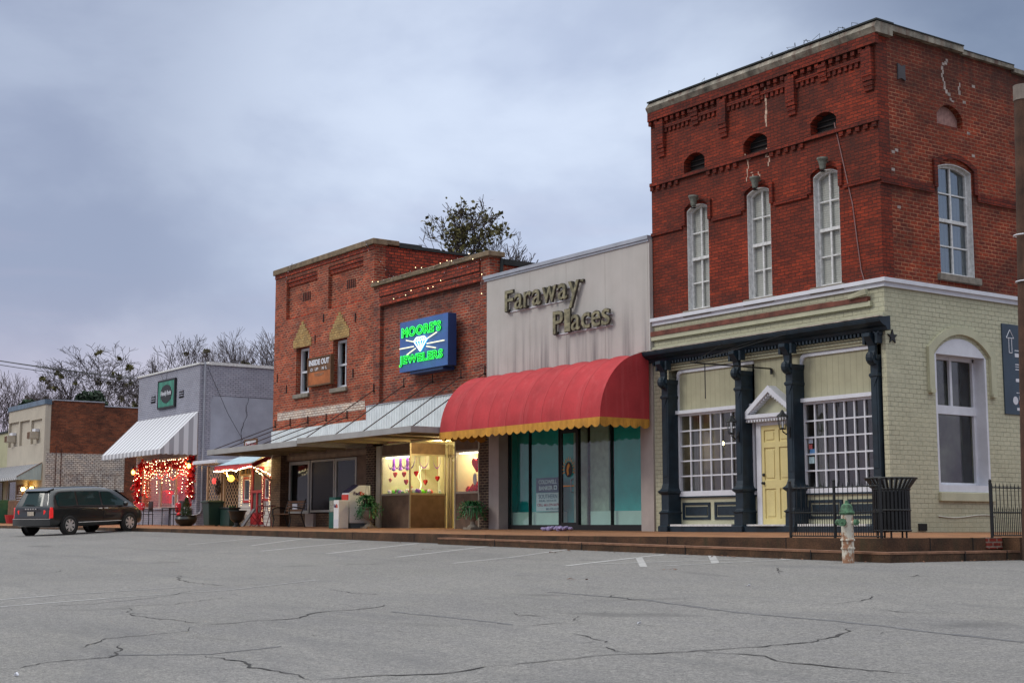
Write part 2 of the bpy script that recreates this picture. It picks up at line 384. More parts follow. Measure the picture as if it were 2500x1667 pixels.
M['brick_pier'] = brick('dark_pier_brick', (.075, .05, .04), (.045, .032, .028), (.32, .25, .17), bw=.21, bh=.075, ms=.012, dark=.2)
M['brick_white'] = brick('white_painted_brick', (.74, .70, .64), (.6, .53, .47), (.32, .15, .10), bw=.21, bh=.083, ms=.012, dark=.08, paint=0, spk=.85)
M['brick_gray'] = brick('grey_painted_brick', (.36, .37, .44), (.33, .34, .41), (.23, .24, .30), bw=.22, bh=.08, ms=.01, dark=.35, dcol=(.21, .215, .26), dscale=.6, bumpk=.8, streak=.2, tint_lo=(.9, .9, .9), tint_hi=(1.06, 1.06, 1.06), spk=.9)
M['gray_stucco'] = mat('grey_painted_render', (.35, .37, .44), .85, var=.12, scale=1.5, bump=.4, bscale=18, streak=.15, stain=(.25, .25, .30))
M['brick_brown'] = brick('brown_brick', (.27, .078, .036), (.12, .038, .022), (.20, .11, .07), bw=.22, bh=.078, ms=.01, dark=.7, dcol=(.045, .02, .014), dscale=.6, streak=.2, pale=.2, pcol=(.28, .2, .15))
M['brick_worn'] = brick('brick_with_worn_white_paint', (.16, .07, .05), (.11, .05, .04), (.10, .05, .035), bw=.22, bh=.1, ms=.018, dark=.1, paint=.96, pthr=(.57, .74), pcol=(.66, .61, .55))
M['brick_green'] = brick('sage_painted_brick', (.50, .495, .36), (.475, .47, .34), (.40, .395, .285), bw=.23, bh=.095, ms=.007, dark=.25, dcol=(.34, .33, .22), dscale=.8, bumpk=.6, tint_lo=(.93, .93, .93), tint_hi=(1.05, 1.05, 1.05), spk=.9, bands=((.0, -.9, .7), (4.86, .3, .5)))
M['brick_tan'] = brick('tan_brick', (.17, .115, .075), (.14, .09, .06), (.10, .07, .05), bh=.08, dark=.3)
M['sage'] = mat('sage_paint', (.47, .46, .32), .75, var=.1, scale=3, streak=.2, stain=(.24, .21, .13))
M['sage_board'] = planks('sage_boards', (.38, .36, .24), .16, .72, lw=.02)
M['peel'] = mat('rusty_moulding', (.17, .055, .035), .85, var=.5, scale=4, fine=.3)
M['white'] = mat('white_paint', (.66, .67, .72), .6, var=.07, scale=4, streak=.12, stain=(.4, .38, .36))
M['white_peel'] = mat('peeling_white_paint', (.74, .74, .73), .8, var=.2, scale=14, streak=.35, stain=(.25, .24, .22), bump=.4, bscale=60, fine=.3)
M['navy'] = mat('navy_ironwork', (.008, .019, .030), .5, var=.4, scale=5, bump=.2, streak=.35, stain=(.03, .05, .07), spec=.4)
M['yellow_door'] = mat('yellow_paint', (.68, .575, .26), .6, var=.08, streak=.2, stain=(.45, .36, .18))
M['black_iron'] = mat('black_iron', (.012, .013, .014), .5, metal=.2, var=.2)
M['dark'] = mat('dark_void', (.010, .009, .009), .95, var=.2)
M['stone'] = mat('grey_stone', (.26, .23, .19), .9, var=.3, scale=6, bump=.3, fine=.3)
M['coping'] = mat('weathered_coping', (.22, .16, .10), .9, var=.4, scale=5, bump=.4, fine=.35)
M['tin'] = mat('peeling_tin_coping', (.24, .215, .17), .85, var=.7, scale=3.5, streak=1., stain=(.11, .045, .03), fine=.3)
M['tar'] = mat('black_tar', (.02, .025, .025), .8, var=.4)
M['galv'] = mat('galvanised_metal', (.38, .40, .45), .5, metal=.3, var=.15)
M['stucco'] = mat('pale_stucco', (.46, .395, .35), .9, var=.07, scale=1.2, bump=.5, bscale=70, streak=.0, fine=.12)
M['pillar'] = mat('render_pillar', (.41, .355, .325), .85, var=.08, streak=.25, stain=(.28, .24, .22))
M['red_canvas'] = mat('red_canvas', (.44, .036, .042), .9, var=.2, scale=1.1, streak=.45, stain=(.52, .10, .10), bump=.5, bscale=5.)
M['yellow_canvas'] = mat('yellow_canvas', (.55, .26, .035), .9, var=.25, scale=3, streak=.4, stain=(.35, .15, .04))
M['seam'] = mat('red_canvas_seam', (.54, .065, .07), .85, var=.08)
M['siding'] = planks('white_ribbed_metal', (.74, .80, .84), .155, .5, lw=.02, streak=.12)
M['concrete'] = mat('canopy_fascia', (.33, .32, .31), .8, var=.12, streak=.3, stain=(.2, .19, .17))
M['soffit'] = mat('canopy_soffit', (.30, .25, .16), .9, var=.2)
M['brown_panel'] = mat('brown_panel', (.15, .095, .06), .7, var=.3, scale=4)
M['alu'] = mat('bronze_aluminium', (.42, .37, .27), .45, metal=.35, var=.12)
M['frame_gray'] = mat('pale_window_frame', (.42, .43, .41), .6, var=.12)
M['glass'] = glass('shop_glass', (.80, .84, .83), base=-.045)
M['glass_clear'] = glass('clear_glass', (.95, .96, .95), base=-.03)
M['glass_teal'] = glass('tinted_glass', (.88, .96, .95), base=-.008)
M['glass_corner'] = glass('old_shop_glass', (.86, .88, .87), base=.02)
M['glass_sky'] = glass('sky_catching_glass', (.6, .66, .7), base=.16)
M['glass_dark'] = mat('dark_pane', (.006, .006, .006), .25, var=0, spec=.08)
M['blind'] = planks('ivory_blind', (.50, .48, .45), .05, .75, vertical=False, lw=.02)
M['curtain'] = planks('pale_curtain', (.34, .33, .26), .11, .6, lw=.05)
M['teal_wall'] = mat('teal_wall', (.03, .55, .50), .8, var=.1)
M['mint'] = mat('pale_mint_board', (.62, .74, .64), .8, var=.06)
M['wood'] = mat('brown_wood', (.16, .075, .035), .8, var=.35, scale=5, fine=.3)
M['wood_or'] = mat('orange_plywood', (.40, .12, .035), .8, var=.3, scale=3, fine=.2)
M['green_bin'] = mat('dark_green_plastic', (.008, .035, .028), .45, var=.2)
M['news_green'] = mat('green_enamel', (.01, .10, .075), .5, var=.25)
M['red'] = mat('red_paint', (.42, .022, .03), .55, var=.15)
M['red_iron'] = mat('dark_red_iron', (.22, .012, .025), .5, var=.2)
M['clap'] = planks('white_clapboard', (.58, .56, .55), .13, .35, vertical=False, lw=.03)
M['lattice'] = mat('tan_lattice', (.46, .31, .19), .8, var=.12)
M['bulb'] = emis('warm_bulb', (1., .78, .42), 14.)
M['bulb_dim'] = emis('small_bulb', (1., .75, .4), 4.5)
M['bulb_red'] = emis('red_bulb', (1., .05, .03), 4.)
M['bulb_off'] = mat('unlit_bulb', (.55, .5, .55), .2, var=0)
M['lampglow'] = emis('lamp_glass_glow', (1., .36, .03), 2.2)
M['lampamber'] = emis('amber_lamp', (1., .52, .10), 9.)
M['lampcore'] = emis('lamp_core', (1., .8, .35), 30.)
M['red_foil'] = mat('red_foil', (.62, .012, .018), .25, metal=.5, var=.25, scale=20)
M['red_tinsel'] = mat('red_tinsel', (.55, .012, .02), .4, var=.4, scale=40)
M['purple'] = mat('purple_tulle', (.40, .10, .72), .8, var=.3, scale=12)
M['cream'] = mat('cream_render', (.47, .42, .34), .9, var=.08, scale=1.4, bump=.3, streak=.2, stain=(.34, .29, .23))
M['cream2'] = mat('yellow_cream_render', (.42, .40, .25), .9, var=.08, scale=1.4)
M['rubber'] = mat('tyre_rubber', (.018, .018, .018), .85, var=.2)
M['alloy'] = mat('alloy', (.62, .58, .55), .35, metal=.3, var=.1)
M['leafgreen'] = mat('fern_green', (.04, .19, .06), .6, var=.6, scale=14)
M['conifer'] = mat('dark_conifer', (.045, .075, .025), .8, var=.6, scale=12)
M['pot'] = mat('stone_urn', (.27, .23, .18), .85, var=.3, scale=8, fine=.3)
M['darkpot'] = mat('dark_glazed_pot', (.015, .02, .02), .35, var=.3)
M['bark'] = mat('winter_bark', (.10, .08, .08), .95, var=.35, scale=1.5)
M['bark2'] = mat('dark_winter_bark', (.06, .046, .046), .95, var=.35, scale=1.5)
M['oakleaf'] = mat('brown_green_leaves', (.095, .085, .022), .8, var=.6, scale=2.)
M['evergreen'] = mat('evergreen_leaves', (.022, .045, .022), .8, var=.6, scale=1.)
M['polewood'] = mat('creosoted_pole', (.075, .035, .02), .9, var=.5, scale=3, streak=.6, stain=(.14, .075, .045), fine=.4, bump=.5)
M['hyd_white'] = mat('rust_stained_white', (.50, .44, .34), .7, var=.2, scale=7, streak=.9, stain=(.27, .11, .04), fine=.3)
M['hyd_green'] = mat('hydrant_green', (.07, .16, .085), .75, var=.6, scale=18, fine=.3)
M['sign_blue'] = mat('neon_sign_face', (.05, .13, .40), .5, var=.12)
M['sign_side'] = mat('neon_sign_side', (.012, .045, .16), .5, var=.1)
M['neon_green'] = emis('green_neon', (.03, 1., .08), 2.4)
M['neon_face'] = mat('green_letter_face', (.0, .12, .02), .5, var=.1, emit=.07, ecol=(.0, 1., .05))
M['neon_white'] = emis('white_neon', (.75, .95, 1.), 2.6)
M['neon_cyan'] = emis('blue_backed_gem', (.02, .32, .75), .7)
M['neon_cream'] = emis('cream_neon', (1., .95, .66), 1.0)

def rusty(name, col, rust, sc_=10., thr=(.50, .60)):
    m, nt, bs = new_mat(name); k = NT(nt); sp = k.n('ShaderNodeSeparateXYZ'); k.l(k.pos(), sp.inputs[0])
    n = k.math('ADD', k.noise(k.pos((1, 1, .55)), sc_, 5, .65), k.mr(sp.outputs[2], -.45, .0, .10, -.03))
    c = k.mix(k.mr(n, thr[0], thr[1], 0, .9), k.mix(k.mr(k.noise(k.pos(), 5, 3), .3, .7), sc3(col, .85), sc3(col, 1.1)), rust)
    k.l(c, bs.inputs['Base Color']); bs.inputs['Roughness'].default_value = .75; k.bump(k.noise(k.pos(), 50, 3), .4, .006, bs); return m
M['hyd_white'] = rusty('rust_spotted_white', (.62, .58, .48), (.26, .10, .035))
# ================================================================ ground
def grid_sheet(xs, ys, zf):
    m = MB(); n = len(ys)
    m.v = [Vector((x, y, zf(x, y))) for x in xs for y in ys]
    m.f = [(i*n+j, (i+1)*n+j, (i+1)*n+j+1, i*n+j+1) for i in range(len(xs)-1) for j in range(n-1)]
    return m
xs = [-600, -300, -200, -150, -130]+[-120+i*2.5 for i in range(50)]+[10, 30, 80, 200, 400]
ys = [-300, -120, -60, -40, -30.5]+[-29+i*1.5 for i in range(17)]+[-4.5, -4.2, 0, 10, 40, 100, 300, 600]
struct(grid_sheet(xs, ys, zg).build('street', M['asphalt'], smooth=True))
XC = -15.2
fx = [-130]+[-125+i*3. for i in range(33)]+[-28, -26, -24, -22, -20, -18.6, -17.5, -16.5, XC]
struct(grid_sheet(fx, [-4.2, -3, -1.5, 0, 1.5], zw).build('pavement', M['pave']))
struct(grid_sheet([-18.7, -17, -16, XC], [1.5, 4, 8, 14, 40], zw).build('side_pavement', M['pave']))
def zt(x): return -.14-.15*max(0, min(1, (x+27.9)/12.7))
m = MB()
for i in range(len(fx)-1):                             # upper riser with a rounded nosing
    x0, x1 = fx[i], fx[i+1]
    m.hexa([(x0, -4.24, -1.), (x1, -4.24, -1.), (x1, -4.1, -1.), (x0, -4.1, -1.), (x0, -4.24, zw(x0, -4.2)+.002), (x1, -4.24, zw(x1, -4.2)+.002), (x1, -4.1, zw(x1, -4.2)+.003), (x0, -4.1, zw(x0, -4.2)+.003)])
m.box(XC+.001, XC+.04, -4.239, -1.325, -1., -.0775)
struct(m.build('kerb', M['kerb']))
m = MB()
for x0, x1 in [(-27.9, -25), (-25, -22), (-22, -19), (-19, XC+.04)]:
    m.hexa([(x0, -4.6, -1.), (x1, -4.6, -1.), (x1, -4.24, -1.), (x0, -4.24, -1.), (x0, -4.6, zt(x0)), (x1, -4.6, zt(x1)), (x1, -4.24, zt(x1)), (x0, -4.24, zt(x0))])
m.box(XC+.042, XC+.40, -4.599, -1.325, -1., zt(XC+.04))
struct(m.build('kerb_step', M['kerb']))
m = MB()
for x0, x1 in [(-27.9, -25), (-25, -22), (-22, -19), (-19, XC+.04)]:
    m.hexa([(x0, -4.61, zt(x0)-.03), (x1, -4.61, zt(x1)-.03), (x1, -4.25, zt(x1)-.03), (x0, -4.25, zt(x0)-.03), (x0, -4.61, zt(x0)+.004), (x1, -4.61, zt(x1)+.004), (x1, -4.25, zt(x1)+.004), (x0, -4.25, zt(x0)+.004)])
m.box(XC+.042, XC+.41, -4.609, -1.33, zt(XC)-.031, zt(XC)+.003)
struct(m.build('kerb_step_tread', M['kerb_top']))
m = MB(); m.box(XC-.1, XC+.40, -1.32, 40, -1., -.07); struct(m.build('retaining_kerb', M['kerb']))
m = MB(); m.box(XC-.05, XC+.065, -1.75, -1.33, -.26, -.072); struct(m.build('brick_kerb_patch', brick('kerb_patch_brick', (.30, .05, .035), (.16, .03, .025), (.40, .33, .27), bw=.22, bh=.075, ms=.014)))
# painted lines and cracks lie on the road
def on_road(m, pts, w, lift, jit=0., taper=False):
    P = [G(u, v) for u, v in pts]
    Q = [P[0]]
    for a, b in zip(P, P[1:]):
        n = max(1, int((b-a).length/(.09 if jit else 1.)))
        for i in range(1, n+1): Q.append(a.lerp(b, i/n))
    o = 0.; W = []
    for i in range(len(Q)):
        if jit: o = o*.75+random.uniform(-jit, jit)
        t = (Q[min(i+1, len(Q)-1)]-Q[max(0, i-1)]).normalized(); W.append((Q[i], Vector((-t.y, t.x, 0)), o))
    Q = W; vs = []
    for i, (p, s, o) in enumerate(Q):
        ww = w*(random.uniform(.35, 1.3) if jit else 1.)
        if taper: ww *= min(1., .15+min(i, len(Q)-1-i)*.25)
        for e in (-1, 1):
            q = p+s*(o+e*ww/2); vs.append((q.x, q.y, zg(q.x, q.y)+lift))
    m.add(vs, [(2*i, 2*i+1, 2*i+3, 2*i+2) for i in range(len(Q)-1)])
def pl(ox, oy, k, pts): return [(ox+x/k, oy+y/k) for x, y in pts]
LZ = lambda pts: pl(0, 1280, 1.8816, pts)
RZ = lambda pts: pl(1250, 1280, 1.8816, pts)
m = MB()
for p, w in [(LZ([(860, 92), (1215, 56)]), .10), (LZ([(1150, 97), (1435, 62)]), .11), (LZ([(1200, 122), (1650, 80)]), .12), (LZ([(1500, 134), (1920, 88)]), .13),
             (LZ([(1820, 150), (2350, 95)]), .12), (LZ([(2080, 178), (2352, 150)]), .09), (LZ([(0, 345), (260, 325)]), .10), (LZ([(260, 325), (900, 283)]), .05), (LZ([(0, 378), (480, 340)]), .09),
             (LZ([(480, 340), (1060, 300), (1450, 255)]), .05), (RZ([(0, 150), (370, 108)]), .10), (RZ([(245, 190), (760, 132)]), .13), (RZ([(380, 182), (1400, 154)]), .09),
             (RZ([(700, 190), (1290, 160)]), .08), (RZ([(582, 150), (605, 195)]), .12), (RZ([(910, 135), (935, 178)]), .13), (RZ([(1225, 150), (1262, 163)]), .12)]:
    on_road(m, p, w, .004)
struct(m.build('parking_lines', M['line']))
m = MB()
cr = [LZ([(0, 662), (80, 658), (170, 637), (260, 625), (470, 608), (520, 582), (555, 552)]), LZ([(365, 568), (500, 525), (640, 512), (860, 488), (880, 474), (1000, 468)]),
      LZ([(560, 392), (600, 381), (575, 398), (590, 412), (720, 428), (840, 446), (915, 460)]), LZ([(915, 462), (1120, 448), (1380, 430), (1415, 414), (1500, 403), (1640, 392), (1770, 368)]),
      LZ([(955, 602), (1060, 625), (1190, 660), (1300, 688), (1400, 708), (1445, 717)]), LZ([(1445, 717), (1640, 700), (1900, 690), (2080, 680), (2250, 655), (2352, 648)]),
      LZ([(0, 238), (130, 228), (260, 220), (310, 208)]), LZ([(840, 232), (815, 245), (850, 262), (930, 272), (1050, 278), (1260, 272)]),
      LZ([(160, 380), (420, 365), (640, 340), (800, 322), (900, 303)]), LZ([(1500, 300), (1620, 312), (1750, 325)]), LZ([(500, 375), (800, 368), (910, 352), (1030, 335)]),
      LZ([(1900, 358), (1990, 352)]), LZ([(2240, 380), (2352, 374)]),
      RZ([(0, 645), (220, 618), (400, 605), (540, 600), (660, 600), (860, 582), (1000, 574), (1200, 555), (1400, 535), (1490, 515), (1530, 478)]),
      RZ([(870, 580), (1050, 598), (1200, 620), (1300, 638), (1480, 662), (1700, 675), (1900, 700), (2040, 712)]),
      RZ([(2040, 712), (2120, 690), (2260, 662), (2352, 638)]), RZ([(540, 598), (490, 580), (390, 560)]), RZ([(370, 535), (320, 548)]), RZ([(270, 500), (380, 516), (440, 530), (452, 548)]),
      RZ([(20, 467), (160, 458), (310, 450), (370, 450)]), RZ([(310, 420), (295, 430), (325, 446)]), RZ([(15, 402), (35, 415), (120, 420), (270, 420)]),
      RZ([(500, 320), (470, 332), (520, 342), (640, 352)]), RZ([(1400, 365), (1520, 360), (1620, 348), (1700, 325)]), RZ([(1640, 385), (1780, 400), (2000, 405), (2080, 410)]),
      RZ([(580, 458), (640, 465), (730, 468)]), RZ([(2165, 682), (2220, 690), (2225, 705), (2185, 722)]), RZ([(1110, 188), (1170, 190)]), RZ([(1210, 198), (1240, 215), (1215, 225)])]
for i, p in enumerate(cr):
    on_road(m, p, .030 if i in (0, 3, 4, 5, 13, 14, 15) else .020, .005, jit=.045, taper=True)
for i in range(16):                                    # short stray cracks
    u, v = random.uniform(40, 2450), random.uniform(1400, 1560); q = [(u, v)]
    for _ in range(random.randint(2, 4)): u += random.uniform(8, 40); v += random.uniform(-5, 5); q.append((u, v))
    on_road(m, q, .018, .005, jit=.02, taper=True)
struct(m.build('road_cracks', M['crack']))
m = MB()                                               # filled seams, faint darker strips
for p, w in [(RZ([(160, 310), (600, 345), (1000, 400), (1540, 450), (2000, 500), (2352, 540)]), .07), (LZ([(500, 600), (960, 598), (1300, 560)]), .05), (LZ([(1800, 400), (2100, 430), (2352, 460)]), .06),
             (LZ([(1240, 55), (1700, 70)]), .30), (LZ([(1960, 84), (2240, 92)]), .22)]: on_road(m, p, w, .003, jit=.02)
struct(m.build('filled_seams', M['patch']))
# litter along the kerb
m = MB(); lm = mat('dry_leaf', (.22, .10, .05), .9, var=.5, scale=30)
def leaf(m, x, y, z, s):
    a = random.uniform(0, 6.28); c, d = cos(a)*s, sin(a)*s; h = random.uniform(.005, .03)
    m.add([(x-c, y-d, z+.006), (x+d*.5, y-c*.5, z+h), (x+c, y+d, z+.008+h*.6), (x-d*.5, y+c*.5, z+h)], [(0, 1, 2, 3)])
for i in range(90):
    x = -14.8-abs(random.gauss(0, 1))*6 if i % 2 else random.uniform(-15.6, -14.4); y = -4.65-abs(random.gauss(0, .12)) if i % 2 else random.uniform(-4.7, 2)
    if y > -4.6: x = -14.78+abs(random.gauss(0, .12))
    leaf(m, x, y, zg(x, y), random.uniform(.02, .05))
for u, v in [(1380, 1345), (1352, 1349), (1418, 1415), (1636, 1390), (1043, 1341), (1118, 1327)]:
    p = G(u, v)
    for _ in range(4): leaf(m, p.x+random.uniform(-.12, .12), p.y+random.uniform(-.12, .12), p.z, .05)
tag(m.build('fallen_leaves', lm), kind='stuff')
m = MB()
for x in [-118+i*3.05 for i in range(34)]:
    if x < XC-.2: m.box(x, x+.018, -4.246, -4.1, -1., zw(x, -4.2)+.006)
    if -27.5 < x < XC: m.box(x+.9, x+.918, -4.612, -4.25, -1., zt(x+.9)+.006)
for y in (-3.2, -2.1): m.box(XC, XC+.046, y, y+.018, -1, -.073); m.box(XC+.3, XC+.415, y+.4, y+.418, -1, zt(XC)+.006)
struct(m.build('kerb_joints', M['dark']))
def scrap(u, v, s, lab):
    p = G(u, v); m = MB(); pts = []
    for i in range(7):
        a = i*2*pi/7; r = s*random.uniform(.6, 1.1); pts.append((p.x+cos(a)*r, p.y+sin(a)*r*.7, p.z+random.uniform(.01, .04)))
    m.add(pts+[(q[0], q[1], q[2]-.006) for q in pts], [tuple(range(7)), tuple(range(13, 6, -1))]+[(i, (i+1) % 7, (i+1) % 7+7, i+7) for i in range(7)])
    tag(m.build('paper_scrap', M['white']), lab, 'litter', 'paper scraps in the road')
scrap(2318, 1364, .06, 'white paper scrap by the kerb right of the hydrant'); scrap(1828, 1431, .03, 'small white scrap alone on the open asphalt')
scrap(1414, 1333, .06, 'white scrap beside the kerb step below the red awning'); scrap(1560, 1525, .025, 'tiny white scrap beside a long crack in the foreground')
scrap(40, 1650, .03, 'pale scrap at the bottom left corner of the road')
# ================================================================ corner building
def sash_window(parent, fr, a0, a1, b0, b1, rise, d, fw=.08, cols=2, rails=(.5,), bars=(), mf='white', glassm='glass', blind=None, sill=None, sillm='stone', bt=.022, lab=None, lining=False):
    w = tag(MB().slab(fr, arch(a0, a1, b0, b1, rise), [arch(a0+fw, a1-fw, b0+fw, b1-fw, max(0, rise-.01))], (d-.03 if lining else d-.06), d+.06).build('window', M[mf], parent), lab)
    if lining: MB().slab(fr, arch(a0+.001, a1-.001, b0+.001, b1-.001, rise), [arch(a0+.014, a1-.014, b0+.014, b1-.02, rise)], .008, d-.031).build('casing', M[mf], w)
    m = MB(); i0, i1, j0, j1 = a0+fw, a1-fw, b0+fw, b1-fw
    for i in range(1, cols): x = i0+(i1-i0)*i/cols; m.fbox(fr, x-bt, x+bt, j0, j1, d-.02, d+.015)
    for r in rails: z = j0+(j1-j0)*r; m.fbox(fr, i0, i1, z-.035, z+.035, d-.045, d+.02)
    for r in bars: z = j0+(j1-j0)*r; m.fbox(fr, i0, i1, z-bt*.7, z+bt*.7, d-.018, d+.013)
    if m.v: m.build('sash', M[mf], w)
    MB().slab(fr, arch(i0, i1, j0, j1, max(0, rise-.01)), [], d+.022, d+.03).build('glass', M[glassm], w)
    if blind:
        MB().fbox(fr, i0, i1, j0+(j1-j0)*blind[1], j1, d+.05, d+.06).build('blind', M[blind[0]], w)
    MB().fbox(fr, a0-.05, a1+.05, b0-.05, b1+.05, d+.7, d+.75).build('dark_room', M['dark'], w)
    if sill: MB().fbox(fr, a0-sill, a1+sill, b0-.14, b0, -.09, d).build('sill', M[sillm], w, bevel=.01)
    return w
F0 = FR(0.); XR = -18.6; XL = -25.6; S0 = SR(XR)
cb = thing('corner_building', 'two-storey red brick corner building with sage ground floor and navy iron columns', 'building', (-22, 3, 0))
wins = [(-24.36, -23.63), (-22.38, -21.66), (-20.40, -19.69)]; att = [(-24.43, -23.72), (-22.45, -21.71), (-20.43, -19.71)]
m = MB()
holes = [arch(a, b, 5.07, 7.55, .11) for a, b in wins]+[arch(a, b, 8.34, 8.79, .17) for a, b in att]
m.slab(F0, [(XL, 4.87), (XR, 4.87), (XR, 10.2), (XL, 10.2)], holes, 0., .34)
m.build('upper_wall', M['brick_corner'], cb)
m = MB()
m.slab(S0, [(.34, 4.87), (14, 4.87), (14, 9.6), (9, 9.6), (9, 10.1), (4.5, 10.1), (4.5, 10.2), (.34, 10.2)], [arch(1.80, 2.92, 5.30, 7.70, .11), arch(1.86, 2.71, 8.52, 8.98, .24)], 0., .34)
m.build('side_wall', M['brick_corner_side'], cb)
m = MB(); m.fbox(S0, 1.80, 2.8, 8.4, 9.1, .14, .20); m.build('blocked_vent', mat('faded_pink_brick_infill', (.36, .2, .17), .9, var=.3, scale=12), cb)
m = MB(); m.slab(F0, [(XL, -.8), (-25.08, -.8), (-25.08, 3.86), (-18.72, 3.86), (-18.72, -.8), (XR, -.8), (XR, 4.86), (XL, 4.86)], [], 0., .34)
m.build('ground_floor_wall', M['brick_green'], cb)
SW = (1.47, 3.16, .81, 3.98)
m = MB(); m.slab(S0, [(.34, -.8), (14, -.8), (14, 4.86), (.34, 4.86)], [arch(*SW, .38, 14)], 0., .45); m.build('ground_floor_side_wall', M['brick_green'], cb)
m = MB(); m.box(XL, XL+.3, .34, 14, -.8, 9.9); m.box(XL, XR, 13.7, 14.0, -.8, 9.58); m.box(XL+.31, XR-.35, .35, 13.6, 9.3, 9.4)
m.build('rear_walls_and_roof', M['brick_corner_trim'], cb)
# belt course, upper string courses, hoods, corbels
m = MB()
for z0, z1, p in ((4.86, 4.95, .05), (4.95, 5.03, .11)):
    m.box(XL, XR+p, -p, 0-.001, z0, z1); m.box(XR+.001, XR+p, -.001, 14, z0, z1)
m.build('white_belt_course', M['white'], cb)
m = MB(); z0, z1, p = 7.04, 7.11, .045
edges = [XL]+[q for a, b in wins for q in (a-.14, b+.14)]+[XR+p]
for i in range(0, len(edges), 2): m.box(edges[i], edges[i+1], -p, -.001, z0, z1)
for a, b in wins: arch_band(m, F0, a-.02, b+.02, 7.61, .12, .10, .38, -.055, -.001)
m.box(XR+.001, XR+p, -.001, 1.64, z0-.06, z1+.04); m.box(XR+.001, XR+p, 3.08, 14, z0-.06, z1+.04)
arch_band(m, S0, 1.76, 2.96, 7.80, .18, .11, .50, -.055, -.001)
# dentil string and frieze
def dent(m, x0, x1, z0, z1, p, w=.11, g=.11):
    x = x0
    while x < x1-w: m.box(x, x+w, -p, -.001, z0, z1); x += w+g
seg = [XL]+[q for a, b in att for q in (a-.1, b+.1)]+[XR]
m.box(XL, XR+.05, -.07, -.001, 8.25, 8.335)
for i in range(0, len(seg), 2): dent(m, seg[i], seg[i+1], 8.15, 8.25, .05)
m.box(XL, XR+.08, -.11, -.001, 9.86, 10.08)
dent(m, XL, XR, 9.76, 9.86, .08, .1, .1)
for i, x in enumerate([-25.32, -24.10, -23.17, -22.08, -21.05, -20.12, -18.92]):
    long = i % 2 == 0; zb = 8.93 if long else 9.44; w = .26 if long else .24
    m.box(x, x+w, -.10, -.001, zb+.3, 9.80)
    for k in range(3): m.box(x+.01*k, x+w-.01*k, -.085+.02*k, -.001, zb+.2-.1*k, zb+.3-.1*k)
for i, (x0, x1) in enumerate([(-25.06, -24.10), (-23.86, -23.17), (-22.91, -22.08), (-21.84, -21.05), (-20.79, -20.12), (-19.88, -18.92)]): 
    m.box(x0, x1, -.055, -.001, 9.60, 9.68); dent(m, x0, x1, 9.50, 9.60, .04, .08, .07)
m.build('corbel_courses', M['brick_corner_trim'], cb)
m = MB()                                               # peeling tin coping with a thin dark lip
def cop(m, x0, x1, zz, p, h):
    m.add([(x0, -p+.03, zz), (x1, -p+.03, zz), (x1, -p-.03, zz+h*.45), (x0, -p-.03, zz+h*.45), (x1, -p+.06, zz+h), (x0, -p+.06, zz+h), (x1, .4, zz+h), (x0, .4, zz+h), (x1, .4, zz), (x0, .4, zz)],
          [(0, 1, 2, 3), (3, 2, 4, 5), (5, 4, 6, 7), (7, 6, 8, 9), (9, 8, 1, 0), (0, 3, 5, 7, 9), (1, 8, 6, 4, 2)])
cop(m, XL, XR+.12, 10.08, .14, .24)
m.box(XR-.3, XR+.12, .4, 2.7, 10.19, 10.32); m.box(XR-.3, XR+.09, 2.7, 4.5, 10.16, 10.25); m.box(XR-.3, XR+.09, 4.501, 9, 10.1, 10.2); m.box(XR-.3, XR+.09, 9, 14, 9.6, 9.68)
m.build('tin_coping', M['tin'], cb)
m = MB(); m.box(XL, XR+.14, -.12, .42, 10.331, 10.365); m.box(XR-.3, XR+.14, .42, 2.7, 10.321, 10.345); m.box(XR-.3, XR+.1, 2.7, 4.5, 10.251, 10.27)
for _ in range(16):
    x = random.uniform(XL, XR); m.tube([(x, -.1, 10.3), (x+random.uniform(-.1, .1), -.14, 10.40+random.uniform(0, .06)), (x+random.uniform(-.2, .2), -.12, 10.38)], .006, 4)
m.build('roof_edge', M['tar'], cb)
# crack repairs and wire
def ribbon(fr, pts, w, d, name, mt, parent, jit=.02):
    m = MB(); Q = []
    for (a0, b0), (a1, b1) in zip(pts, pts[1:]):
        n = max(2, int(math.hypot(a1-a0, b1-b0)/.08))
        for i in range(n): Q.append((a0+(a1-a0)*i/n+random.uniform(-jit, jit), b0+(b1-b0)*i/n))
    Q.append(pts[-1])
    for q0, q1 in zip(Q, Q[1:]):
        w0 = w*random.uniform(.5, 1.2)
        if abs(q1[0]-q0[0]) > abs(q1[1]-q0[1]): m.fbox(fr, min(q0[0], q1[0]), max(q0[0], q1[0]), q0[1]-w0/2, q0[1]+w0/2, -d, .004)
        else: m.fbox(fr, q0[0]-w0/2, q0[0]+w0/2, min(q0[1], q1[1]), max(q0[1], q1[1])+.01, -d, .004)
    return m.build(name, mt, parent)
pale = mat('pale_mortar_patch', (.52, .36, .27), .9, var=.35, scale=9); greym = mat('grey_mortar_patch', (.33, .27, .24), .9, var=.4, scale=9)
def Z1(x, y): return A(1560+x/2.45, 20+y/2.45)
ribbon(F0, [Z1(725, 410), Z1(735, 460)], .03, .003, 'mortar_crack', pale, cb)
ribbon(F0, [Z1(755, 470), Z1(760, 560), Z1(757, 640), Z1(762, 710)], .055, .003, 'mortar_crack', pale, cb)
ribbon(F0, [Z1(765, 840), Z1(762, 880), Z1(776, 900), Z1(776, 945)], .035, .003, 'mortar_crack', pale, cb)
ribbon(F0, [Z1(635, 875), Z1(655, 910), Z1(648, 990), Z1(635, 1040)], .03, .003, 'mortar_crack', pale, cb)
ribbon(F0, [Z1(690, 870), Z1(670, 900), Z1(640, 905)], .03, .003, 'mortar_crack', pale, cb)
